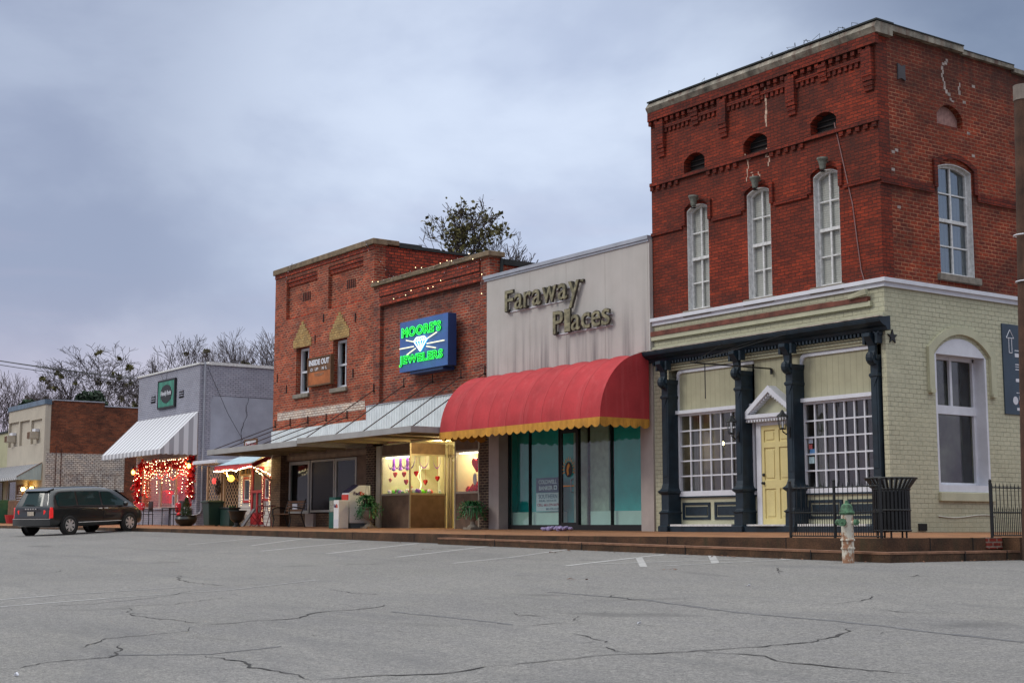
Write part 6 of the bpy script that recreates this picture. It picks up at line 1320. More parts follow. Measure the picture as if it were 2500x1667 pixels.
# utility pole
up_ = thing('utility_pole', 'dark creosoted wooden utility pole at the right edge', 'pole', (-14.5, -1.40, -.44))
m = MB(); m.tube([(-14.5, -1.40+.30*i/10, -.5+8.0*i/10) for i in range(11)], .17, 14, .135); m.build('shaft', M['polewood'], up_, smooth=35)
m = MB(); m.tube([(-14.5, -1.105, 7.45), (-14.5, -1.10, 7.72)], .145, 14); m.build('cap', mat('grey_weathered_top', (.24, .20, .17), .9, var=.3), up_)
m = MB(); m.tube([(-14.62, -1.25, 4.0), (-14.60, -1.2, 5.3)], .03, 6); m.build('conduit', M['black_iron'], up_)
for z in (4.25, 5.05): MB().tube([(-14.5+.18*cos(a*.4), -1.22+.18*sin(a*.4), z) for a in range(17)], .012, 4).build('band', M['white'], up_)
MB().ball((-14.42, -.98, 7.3), .07, 8, 6).ball((-14.42, -.95, 7.5), .05, 8, 6).build('insulators', M['white'], up_)
m = MB()
for i in range(8): m.tube([(-14.4, -1.1, 7.3), (-10, 6, 7.6)], .012, 4)
# delivery drop box
zz = zw(-38.5, -1)
fx_ = thing('parcel_drop_box', 'white courier drop box with red hatch on the pavement', 'drop box', (-38.4, -.85, zz))
prof = [(-1.18, .16), (-.48, .16), (-.48, 1.30), (-.86, 1.30), (-1.22, 1.06), (-1.22, .62), (-1.18, .62)]
MB().slab(lambda a, b, d=0: Vector((-38.78+d, a, zz+b)), prof, [], 0, .46).build('body', mat('white_enamel', (.76, .77, .75), .4, var=.06), fx_, bevel=.012)
MB().box(-38.76, -38.34, -1.14, -.50, zz, zz+.16).build('plinth', mat('grey_plinth', (.10, .12, .13), .8), fx_)
MB().box(-38.74, -38.35, -1.25, -1.22, zz+.68, zz+1.02).build('hatch', mat('red_hatch', (.62, .04, .02), .4, var=.08), fx_, bevel=.008)
MB().slab(lambda a, b, d=0: Vector((-38.76+d, a, zz+b)), [(-1.22, 1.075), (-.86, 1.315), (-.86, 1.325), (-1.23, 1.085)], [], 0, .42).build('blue_top', mat('dark_blue_lid', (.03, .03, .07), .4), fx_)
SF = SR(-38.315)
lettering(fx_, 'words', 'Fed', SF, -1.07, -.86, zz+1.0, zz+1.11, -.006, mat('deep_purple', (.03, .01, .09), .5, var=0), bold=.03); lettering(fx_, 'words', 'Ex', SF, -.85, -.68, zz+1.0, zz+1.11, -.006, mat('orange_red', (.65, .06, .01), .5, var=0), bold=.03)
fp = thing('parcel_supply_stand', 'slim white courier supply stand in front of the drop box', 'stand', (-38.3, -1.45, zz))
MB().box(-38.62, -38.30, -1.58, -1.24, zz, zz+.85).build('body', bpy.data.materials['white_enamel'], fp, bevel=.008); MB().box(-38.6, -38.32, -1.584, -1.58, zz+.05, zz+.27).build('door', M['white'], fp)
FP = FR(-1.58); lettering(fp, 'words', 'Fed', FP, -38.58, -38.46, zz+.62, zz+.73, -.006, bpy.data.materials['deep_purple'], bold=.03); lettering(fp, 'words', 'Ex', FP, -38.45, -38.35, zz+.62, zz+.73, -.006, bpy.data.materials['orange_red'], bold=.03)
gb = thing('newspaper_box', 'dark green newspaper box left of the white drop box', 'newspaper box', (-39.2, -1.2, zz)); MB().box(-39.35, -38.95, -1.35, -.9, zz+.0, zz+.95).build('cabinet', M['news_green'], gb, bevel=.01); MB().box(-39.3, -39.0, -1.36, -1.35, zz+.5, zz+.85).build('window', mat('newsprint', (.3, .3, .25), .6, var=.5, scale=20), gb); MB().box(-39.3, -39.0, -1.36, -1.35, zz+.12, zz+.38).build('lower_panel', M['news_green'], gb)
# urns with ferns
def fern(x, y, z, r, n, seed, arcs=None):
    m = MB(); rr = random.Random(seed)
    for i in range(n):
        a = rr.uniform(0, 2*pi); L = r*rr.uniform(.55, 1.1); up = rr.uniform(.15, .55); p = Vector((x, y, z)); d = Vector((cos(a), sin(a), 0)); prev = None; sd = Vector((-sin(a), cos(a), 0))
        for k in range(6):
            t = (k+1)/6; q = Vector((x, y, z))+d*L*t+Vector((0, 0, up*r*2.4*t-1.35*r*t*t)); w = .045*(1-t*.7)
            for sg in (-1, 1):
                e = q+sd*sg*w*1.6+Vector((0, 0, rr.uniform(-.03, .02))); m.add([q, q+d*.03, e+d*.02, e-d*.01], [(0, 1, 2, 3)])
            if prev is not None: m.add([prev-sd*.01, prev+sd*.01, q+sd*.01, q-sd*.01], [(0, 1, 2, 3)])
            prev = q
    return m
def urn(x, y, lab, seed):
    z = zw(x, y); t = thing('urn_planter', lab, 'planter', (x, y, z), 'stone urns with ferns at the jeweler')
    m = MB(); m.box(x-.19, x+.19, y-.19, y+.19, z, z+.06); m.lathe([(.15, .06), (.13, .10), (.07, .14), (.06, .22), (.10, .26), (.20, .36), (.23, .50), (.20, .56), (.25, .60), (.25, .63), (.2, .63)], (x, y, z), 18); m.build('urn', M['pot'], t, smooth=35)
    fern(x, y, z+.66, .40, 120, seed).build('fern', M['leafgreen'], t)
urn(ax_(901, -.7), -.7, 'stone urn with fern beside the white drop box', 1); urn(ax_(1154, -.5), -.5, 'stone urn with fern at the right brick pier of the jeweler', 2)
hb = thing('hanging_basket', 'green fern hanging basket on thin wires beside the drop box', 'hanging basket', (-38.3, -.75, 1.1))
x = ax_(895, -.85); m = MB()
for dx, dy in ((-.12, 0), (.12, .0), (0, .12)): m.tube([(x, -.85, 1.52), (x+dx, -.85+dy, .95)], .004, 3)
m.tube([(x, -.85, 1.5), (x, -.85, 2.62)], .004, 3); m.build('wires', M['black_iron'], hb); fern(x, -.85, .98, .30, 60, 8).build('fern', M['leafgreen'], hb); MB().lathe([(.08, -.12), (.14, 0)], (x, -.85, .93), 10).build('basket', M['darkpot'], hb)
# bench
zb_ = zw(-43.5, -.6); bn = thing('park_bench', 'slatted wooden bench with iron arms against the brick shop', 'bench', (-43.4, -.6, zb_)); b0, b1 = -44.15, -42.85
m = MB()
for k in range(5): m.box(b0, b1, -.95+k*.09, -.88+k*.09, zb_+.42, zb_+.445)
m.build('seat', M['wood'], bn); m = MB()
for k in range(4): y = -.48+k*.028; z = zb_+.52+k*.095; m.box(b0, b1, y, y+.02, z, z+.07)
m.build('backrest', M['wood'], bn); MB().box(b0+.5, b0+.85, -.46, -.44, zb_+.58, zb_+.78).build('white_plaque', M['white'], bn)
for x in (b0+.03, b1-.03): m = MB(); m.tube([(x, -.95, zb_), (x, -.90, zb_+.25), (x, -.95, zb_+.43), (x, -.95, zb_+.60), (x, -.80, zb_+.66), (x, -.5, zb_+.62)], .022, 6); m.tube([(x, -.36, zb_), (x, -.46, zb_+.25), (x, -.52, zb_+.42), (x, -.36, zb_+.92)], .022, 6); m.tube([(x, -.95, zb_+.42), (x, -.52, zb_+.42)], .018, 5); m.build('iron_end', M['black_iron'], bn)
# bistro set
def bistro_chair(x, y):
    z = zw(x, y); t = thing('bistro_chair', 'red folding bistro chair with an oval back', 'chair', (x, y, z)); m = MB()
    for dx in (-.19, .19): m.tube([(x+dx, y-.2, z), (x+dx, y+.2, z+.46)], .012, 5); m.tube([(x+dx, y+.22, z), (x+dx, y-.2, z+.46)], .012, 5)
    m.tube([(x-.19, y+.2, z+.46), (x+.19, y+.2, z+.46)], .01, 5); m.build('legs', M['red_iron'], t); MB().lathe([(.2, .45), (.2, .47)], (x, y, z), 16).build('seat', M['red_iron'], t)
    m = MB(); m.tube([(x+.18*cos(a*pi/10), y+.22, z+.70+.25*sin(a*pi/10)) for a in range(21)], .011, 5)
    for k in (-1, 0, 1): m.tube([(x+k*.05, y+.22, z+.46), (x+k*.09, y+.22, z+.90)], .007, 4)
    m.build('backrest', M['red_iron'], t)
bistro_chair(-45.75, -.75)
tx, ty = -45.0, -.8; tz = zw(tx, ty); t = thing('bistro_table', 'small round red bistro table with crossed legs', 'table', (tx, ty, tz)); MB().lathe([(.34, .70), (.35, .71), (.34, .725)], (tx, ty, tz), 22).build('tabletop', M['red_iron'], t); m = MB()
for k in range(2):
    for s in (-1, 1): dy = (-.15, .15)[k]; m.tube([(tx+s*.26, ty+dy, tz), (tx-s*.2, ty+dy, tz+.7)], .012, 5)
m.build('legs', M['red_iron'], t)
# bins, pots and boards by the lattice
x = ax_(519, -.9); y = -.9; z = zw(x, y); t = thing('wheelie_bin', 'large dark green wheeled refuse bin by the grey downspout', 'bin', (x, y, z)); m = MB(); m.loft([[Vector((x+sx*w, y+sy*w, z+h)) for sx, sy in ((-1, -1), (1, -1), (1, 1), (-1, 1))] for w, h in ((.24, .05), (.30, .85))]); m.box(x-.24, x+.24, y-.24, y+.24, z+.03, z+.06); m.build('body', M['green_bin'], t, bevel=.02); m = MB(); m.box(x-.33, x+.33, y-.35, y+.32, z+.85, z+.91); m.box(x-.28, x+.28, y-.28, y+.28, z+.91, z+.94); m.build('lid', M['green_bin'], t, bevel=.02)
for dx in (-.25, .25): MB().lathe([(.09, -.02), (.09, .02)], (x+dx, y+.26, z+.09), 12, 'x').build('wheel', M['rubber'], t)
x = ax_(562, -.6); z = zw(x, -.6); t = thing('storage_bin', 'low dark storage bin with a plant on its lid behind the round pot', 'bin', (x, -.6, z)); MB().box(x-.45, x+.35, -.8, -.4, z, z+.62).build('box', M['green_bin'], t, bevel=.02); MB().box(x-.48, x+.38, -.83, -.37, z+.62, z+.68).build('lid', M['darkpot'], t, bevel=.01); fern(x+.1, -.6, z+.66, .2, 40, 3).build('plant', M['leafgreen'], t)
x = ax_(579, -1.1); z = zw(x, -1.1); t = thing('round_pot', 'dark footed round pot in front of the storage bin', 'pot', (x, -1.1, z)); MB().lathe([(.17, 0), (.10, .06), (.10, .14), (.24, .26), (.29, .5), (.33, .54), (.33, .57), (.25, .57)], (x, -1.1, z), 18).build('pot', M['darkpot'], t, smooth=35); MB().lathe([(.24, .55), (.24, .56)], (x, -1.1, z), 14).build('soil', M['dark'], t)
x = ax_(597, -.5); z = zw(x, -.5); tag(MB().hexa([(x-.25, -.55, z), (x+.0, -.55, z), (x+.0, -.5, z), (x-.25, -.5, z), (x-.02, -.2, z+.62), (x+.2, -.2, z+.62), (x+.2, -.15, z+.62), (x-.02, -.15, z+.62)]).build('leaning_board', mat('grey_board', (.14, .15, .17), .8, var=.3)), 'grey board leaning on the cottage wall beside the round pot', 'board')
# florist pavement: chairs, cushions, topiary
def chair(x, y, lab, flip=1):
    z = zw(x, y); t = thing('metal_chair', lab, 'chair', (x, y, z), 'dark metal chairs at the florist')
    for dx in (-.22, .22):
        for dy in (-.2, .2): MB().tube([(x+dx, y+dy, z), (x+dx*.95, y+dy*.95, z+(.95 if dy > 0 else .65))], .018, 5).build('leg', M['black_iron'], t)
        MB().tube([(x+dx, y-.2, z+.65), (x+dx, y+.2, z+.66)], .018, 5).build('armrest', M['black_iron'], t)
    MB().box(x-.24, x+.24, y-.22, y+.22, z+.42, z+.45).build('seat', M['black_iron'], t); m = MB(); m.box(x-.23, x+.23, y+.18, y+.20, z+.55, z+.96); m.build('backrest', M['black_iron'], t)
chair(ax_(356, -.8), -.8, 'dark metal chair with a cushion between the van and the florist window'); chair(ax_(430, -.55), -.55, 'dark metal chair half hidden behind the potted conifer')
x = ax_(414, -1.1); z = zw(x, -1.1); t = thing('side_table', 'dark side table with thin legs left of the potted conifer', 'table', (x, -1.1, z)); MB().box(x-.38, x+.38, -1.3, -.9, z+.66, z+.69).build('tabletop', M['black_iron'], t)
for dx in (-.35, .35):
    for yy in (-1.27, -.93): MB().tube([(x+dx, yy, z), (x+dx, yy, z+.66)], .016, 5).build('leg', M['black_iron'], t)
def dotmat():
    m, nt, bs = new_mat('red_white_dots'); k = NT(nt); v = k.n('ShaderNodeTexVoronoi'); k.l(k.pos(), v.inputs['Vector']); v.inputs['Scale'].default_value = 9.; v.inputs['Randomness'].default_value = .3
    k.l(k.mix(k.math('LESS_THAN', v.outputs['Distance'], .32), (.55, .02, .035), (.7, .68, .68)), bs.inputs['Base Color']); bs.inputs['Roughness'].default_value = .9; return m
dm = dotmat()
def cushion(x, y, z, w, h, lab): tag(MB().ball((x, y, z), .5, 14, 10).build('cushion', dm), lab, 'cushion', 'red spotted cushions at the florist').__class__
def cushion(x, y, z, w, h, lab):
    m = MB()
    for s in (0,): m.loft([[Vector((x+w/2*abs(cos(a))**.35*(1 if cos(a) > 0 else -1)*k, y+d, z+h/2*abs(sin(a))**.35*(1 if sin(a) > 0 else -1)*k)) for a in [i*2*pi/20+.01 for i in range(20)]] for k, d in ((.02, -.09), (.5, -.09), (.9, -.05), (1., 0), (.9, .05), (.02, .07))])
    tag(m.build('cushion', dm, smooth=True), lab, 'cushion', 'red spotted cushions at the florist')
cushion(ax_(342, -.95), -.95, .92, .75, .34, 'long red spotted cushion on the chair next to the van'); cushion(ax_(434, -.75), -.75, .85, .36, .40, 'red spotted cushion on the chair behind the potted conifer')
x = ax_(454, -1.1); z = zw(x, -1.1); t = thing('potted_conifer', 'small dark conifer in a wide glossy bowl with a red bow', 'plant', (x, -1.1, z))
MB().lathe([(.22, 0), (.24, .04), (.36, .12), (.42, .26), (.38, .36), (.42, .40), (.36, .40)], (x, -1.1, z), 20).build('bowl', M['darkpot'], t, smooth=35)
m = MB(); rr = random.Random(6)
for i in range(900):
    h = rr.random()**1.2; r = .24*(1-h)**.7*rr.uniform(.5, 1.)+.02; a = rr.uniform(0, 6.28); p = Vector((x+r*cos(a), -1.1+r*sin(a), z+.40+h*.62)); d = Vector((cos(a)*.5+rr.uniform(-.3, .3), sin(a)*.5+rr.uniform(-.3, .3), 1)).normalized()*.07; s = d.cross(Vector((cos(a), sin(a), 0))).normalized()*.014
    m.add([p-s, p+s, p+d], [(0, 1, 2)])
m.build('foliage', M['conifer'], t); m = MB(); m.ball((x-.36, -1.25, z+.42), .09, 8, 6); m.ball((x-.42, -1.28, z+.28), .08, 7, 5, 1.6); m.build('red_bow', M['red_foil'], t)
# far left pavement: red pots and a green box
x = ax_(43, -.8); z = zw(x, -.8); t = thing('dark_crate_stack', 'dark brown crate and red tub below the cream building window', 'crate', (x, -.8, z)); MB().box(x-1.3, x+.9, -.95, -.55, z, z+1.15).build('crate', M['wood'], t, bevel=.02); MB().lathe([(.35, 0), (.45, .42), (.3, .42)], (x+.9, -1.25, z), 14).build('tub', M['red'], t)
x = ax_(1, -.8); z = zw(x, -.8); t = thing('green_cabinet', 'dark green cabinet at the far left edge of the pavement', 'cabinet', (x, -.8, z)); MB().box(x-.3, x+.4, -1.0, -.5, z, z+1.2).build('cabinet', M['news_green'], t, bevel=.02); MB().box(x-.2, x+.3, -1.01, -1.0, z+.6, z+1.1).build('door', M['news_green'], t)
# parapet lights
ya = -.13
string_lights('parapet_lights', 'half lit string lights draped over the jeweler parapet', [[(-38.9, ya, 7.82), (-37.6, ya, 7.82), (-36.3, ya, 7.84), (-34.6, ya, 7.84), (-33.1, ya, 7.85)], [(-37.7, ya, 7.75), (-37.6, ya, 7.1), (-36.9, ya, 7.15), (-36.2, ya, 7.45), (-35.6, ya, 7.15), (-34.9, ya, 7.3), (-34.4, ya, 7.75)], [(-34.2, ya, 7.72), (-33.8, ya, 7.45), (-33.2, ya, 7.62), (-32.75, ya, 7.55), (-32.7, ya, 6.6)]], .013, M['bulb_dim'], .30, sag=.2, jit=.05, off=.66, mt2=M['bulb_off'])
ya = -.13
string_lights('parapet_lights', 'unlit string lights hanging at the corner of the old brick building', [[(-39.5, ya, 9.2), (-39.2, ya, 8.9), (O1+.03, .2, 8.5), (O1+.03, .6, 8.1), (O1+.03, .9, 7.95)], [(-44.7, ya, 9.3), (-45.0, ya, 9.0), (-45.2, ya, 8.7)]], .017, M['bulb_off'], .22, jit=.04)
# overhead wires at the left
m = MB()
for (u0, v0, u1, v1, dp) in [(-80, 868, 330, 926, 118), (-80, 878, 330, 934, 122), (-80, 868, 330, 923, 124)]:
    P = []
    for i in range(13):
        t = i/12; d = ray(u0+(u1-u0)*t, v0+(v1-v0)*t+3*sin(pi*t)); P.append(CAM+d*(dp/d.dot(FW)))
    m.tube(P, .03, 4)
tag(m.build('power_lines', M['black_iron']), 'thin power lines crossing the sky above the left roofs', 'power lines')
# ================================================================ minivan
def make_van():
    root = thing('minivan', 'dark grey minivan parked nose to the kerb by the florist', 'car', (0, 0, 0))
    ST = [  # x, zbottom, zbelt, zroof, w_low, w_belt, w_roof
        (-2.60, .36, .98, 1.62, .86, .87, .60), (-2.45, .30, 1.00, 1.66, .96, .95, .67), (-2.0, .28, 1.03, 1.72, .995, .975, .72), (-1.2, .27, 1.03, 1.75, 1.0, .98, .745), (0., .26, 1.02, 1.755, 1.0, .98, .75),
        (.8, .26, 1.00, 1.73, 1.0, .98, .74), (1.2, .26, .99, 1.64, 1.0, .975, .73), (1.6, .26, .985, 1.40, .995, .97, .76), (1.95, .26, .98, 1.16, .99, .96, .82), (2.15, .26, .93, 1.03, .98, .94, .82), (2.4, .28, .82, .92, .93, .88, .74), (2.58, .34, .66, .74, .80, .74, .6)]
    ST = [((-1.445+(s[0]+1.445)*.80,)+s[1:]) if s[0] < -1.445 else s for s in ST]
    def xr(z): return -2.37+.03*(z < .6)+max(0, z-1.0)*.42+(.05 if z > .62 else 0)+max(0, .45-z)*.25
    def ring(s, ys=1., first=False):
        x, zb, zt, zr, wl, wb, wr = s
        pts = [(0, zb), (wl*.86, zb), (wl*.975, zb+.08), (wl, zb+.22), (wl*1.005, .62), (wl, .82 if zt > .84 else zt-.04), (wb, zt-.02), (wb*.965, zt+.02), (wb*.94+(wr-wb)*.25, zt+(zr-zt)*.35), (wr+.03, zr-.13*(1 if zr > 1.3 else .3)), (wr-.05, zr-.035), (wr*.6, zr), (0, zr+.012)]
        full = pts+[(-y, z) for y, z in reversed(pts[1:-1])]
        return [Vector((max(x, xr(z)) if x < -1.9 else x, y*ys, z)) for y, z in full]
    m = MB(); R = [ring(ST[0], .0), ring(ST[0], .55), ring(ST[0], .97)]+[ring(s) for s in ST]+[ring(ST[-1], .6), ring(ST[-1], .0)]
    m.loft(R); body = m.build('body', M['vanpaint'], root, smooth=True, local=True); ss = body.modifiers.new('sub', 'SUBSURF'); ss.levels = ss.render_levels = 1
    def ip(x, k):
        for a, b in zip(ST, ST[1:]):
            if a[0] <= x <= b[0]: t = (x-a[0])/(b[0]-a[0]); return a[k]+(b[k]-a[k])*t
        return ST[-1][k]
    def sy(x, z):
        zt, zr, wb, wr = ip(x, 2), ip(x, 3), ip(x, 5), ip(x, 6)
        P = [(wb*.965, zt+.02), (wb*.94+(wr-wb)*.25, zt+(zr-zt)*.35), (wr+.03, zr-.13)]
        for (y0, z0), (y1, z1) in zip(P, P[1:]):
            if z <= z1: t = (z-z0)/(z1-z0); return y0+(y1-y0)*t
        return P[-1][0]
    for s in (1, -1):
        for nm, xa, xb, cut in (('rear_side_glass', -1.95, -1.02, 1), ('sliding_door_glass', -.94, .22, 0), ('front_door_glass', .30, 1.62, 2)):
            m = MB(); n = 8; rows = []
            for i in range(n+1):
                x = xa+(xb-xa)*i/n; lo = ip(x, 2)+.04; hi = ip(x, 3)-.17
                if cut == 1: hi -= .10*max(0, 1-i/2.)**1.5
                if cut == 2: hi = min(hi, 1.56-(max(0, x-.75))*.52)
                hi = max(hi, lo+.02); rows.append([Vector((x, s*(sy(x, lo+(hi-lo)*k/4)+.008), lo+(hi-lo)*k/4)) for k in range(5)])
            m.loft(rows, closed=False); m.build(nm, M['vanglass'], root, local=True)
        for nm, xa, xb in (('belt_trim', -2.1, 1.7),):
            MB().tube([(x, s*(ip(x, 5)*.985+.004), ip(x, 2)+.02) for x in (-1.9, -1.2, 0, .8, 1.6)], .012, 5).build(nm, M['black_iron'], root, local=True)
        for xx in (-.98, .26): MB().tube([(xx, s*(sy(xx, 1.1)+.004), 1.06), (xx, s*1.002, .95), (xx, s*1.008, .6), (xx, s*.99, .36)], .006, 4).build('door_gap', M['black_iron'], root, local=True)
        for xx in (.12, .42): MB().tube([(xx-.1, s*1.01, .93), (xx+.08, s*1.01, .93)], .016, 5).build('door_handle', M['alloy'], root, local=True)
        MB().tube([(-1.0, s*1.012, .44), (1.2, s*1.012, .44)], .012, 4).build('sill_trim', M['alloy'], root, local=True)
        MB().ball((1.35, s*1.09, 1.08), .10, 10, 7, .8).build('wing_mirror', M['vanpaint'], root, local=True, smooth=True)
        m = MB(); R2 = [[Vector((x, s*y, z)) for x, y, z in r] for r in ([(-2.240, .985, 1.02), (-2.270, .93, 1.02), (-2.275, .64, 1.02)], [(-2.230, 1.0, .9), (-2.300, .92, .9), (-2.330, .62, .9)], [(-2.230, 1.005, .72), (-2.310, .92, .72), (-2.340, .62, .72)], [(-2.230, 1.0, .64), (-2.320, .93, .62), (-2.340, .64, .64)])]
        m.loft(R2, closed=False); m.build('tail_light', M['tail'], root, local=True)
        for xx in (-1.445, 1.635):
            MB().lathe([(.43, s*.02), (.43, s*.0)], (xx, s*1.0, .35), 26, 'y').build('wheel_arch', M['dark'], root, local=True)
            w = MB().lathe([(.22, -.11), (.31, -.115), (.345, -.09), (.35, 0), (.345, .09), (.31, .115), (.22, .11)], (xx, s*.93, .35), 28, 'y').build('wheel', M['rubber'], root, local=True, smooth=35)
            m = MB(); m.lathe([(.235, s*.09), (.225, s*.122), (.21, s*.10)], (xx, s*.93, .35), 24, 'y'); m.lathe([(.06, s*.08), (.055, s*.13)], (xx, s*.93, .35), 12, 'y')
            for k in range(7):
                a = k*2*pi/7; c, d = cos(a), sin(a); e = Vector((-d, 0, c))*.032; p = Vector((xx, s*1.03, .35)); q0, q1 = p+Vector((c, 0, d))*.04, p+Vector((c, 0, d))*.215; o = Vector((0, s*.02, 0))
                m.hexa([q0-e, q0+e, q1+e*1.5, q1-e*1.5, q0-e+o, q0+e+o, q1+e*1.5+o, q1-e*1.5+o])
            m.build('rim', M['alloy'], w, local=True); MB().lathe([(.21, s*.07), (.21, s*.08)], (xx, s*.93, .35), 20, 'y').build('rim_shadow', M['dark'], w, local=True)
    def bx(z): return xr(z)-.012
    m = MB(); rows = []
    for i in range(9):
        z = 1.07+.52*i/8; w = .80-.14*i/8; rows.append([Vector((bx(z)+.03*abs(k/4.)**2, w*k/4, z)) for k in range(-4, 5)])
    m.loft(rows, closed=False); m.build('rear_glass', M['vanglass'], root, local=True)
    MB().tube([(bx(1.09)-.02, -.1, 1.10), (bx(1.12)-.02, .35, 1.13)], .014, 5).build('wiper', M['black_iron'], root, local=True)
    MB().hexa([(bx(1.62)-.10, -.62, 1.60), (bx(1.62)-.10, .62, 1.60), (-1.870, .66, 1.66), (-1.870, -.66, 1.66), (bx(1.62)-.10, -.62, 1.625), (bx(1.62)-.10, .62, 1.625), (-1.870, .66, 1.72), (-1.870, -.66, 1.72)]).build('spoiler', M['vanpaint'], root, local=True, bevel=.01)
    MB().box(-2.370, -2.355, -.16, .16, .72, .87).build('number_plate', mat('plate', (.5, .42, .33), .5, var=.2, scale=15), root, local=True)
    m = MB(); m.box(-2.370, -2.340, -.42, .42, .90, .92); m.build('chrome_strip', M['black_iron'], root, local=True)
    for k in range(5): MB().box(-2.370, -2.355, -.28+k*.125, -.22+k*.125, .945, .985).build('badge_letter', M['alloy'], root, local=True)
    m = MB(); m.loft([[Vector((-2.430+.10*(abs(k)/5)**3.5, .19*k, z)) for k in range(-5, 6)] for z in (.36, .40, .56, .60)], closed=False); m.build('bumper', M['vanpaint'], root, local=True, smooth=True)
    MB().loft([[Vector((-2.435+.10*(abs(k)/5)**3.5, .19*k, z)) for k in range(-5, 6)] for z in (.595, .612)], closed=False).build('bumper_edge', M['alloy'], root, local=True)
    m = MB(); m.loft([[Vector((1.30+.62*t, yy*(.62+.14*t), 1.60-.42*t)) for yy in (-1, -.5, 0, .5, 1)] for t in (0, .33, .66, 1.)], closed=False); 
    for v in m.v: v.z += .012; v.x += .02
    m.build('windscreen', M['vanglass'], root, local=True)
    for s in (1, -1): MB().ball((2.38, s*.76, .72), .13, 10, 7, .7).build('headlight', M['bulb_off'], root, local=True); MB().tube([(-1.8, s*.60, 1.74), (.6, s*.62, 1.77)], .016, 5).build('roof_rail', M['vanpaint'], root, local=True)
    return root
M['vanpaint'] = mat('dark_grey_car_paint', (.024, .027, .028), .28, metal=.35, var=.1, coat=.8, fine=0)
M['vanglass'] = mat('tinted_car_glass', (.010, .032, .032), .05, var=0, spec=.35)
M['tail'] = mat('tail_light_red', (.65, .012, .01), .25, var=.15, scale=12, emit=.25, ecol=(1, .02, .01))
van = make_van(); S9 = .9; th = radians(116.3); van.scale = (S9,)*3
ct_ = Vector((-47.27, -6.84, 0))+Matrix.Rotation(th, 3, 'Z') @ Vector((1.445, .93, 0))*S9
van.location = (ct_.x, ct_.y, (zg(-47.27, -6.84)+zg(-48.5, -4.6))/2-.0); 
slope = atan2(zg(-48.5, -4.6)-zg(-47.27, -6.84), 2.77); van.rotation_euler = (0, -slope, th)
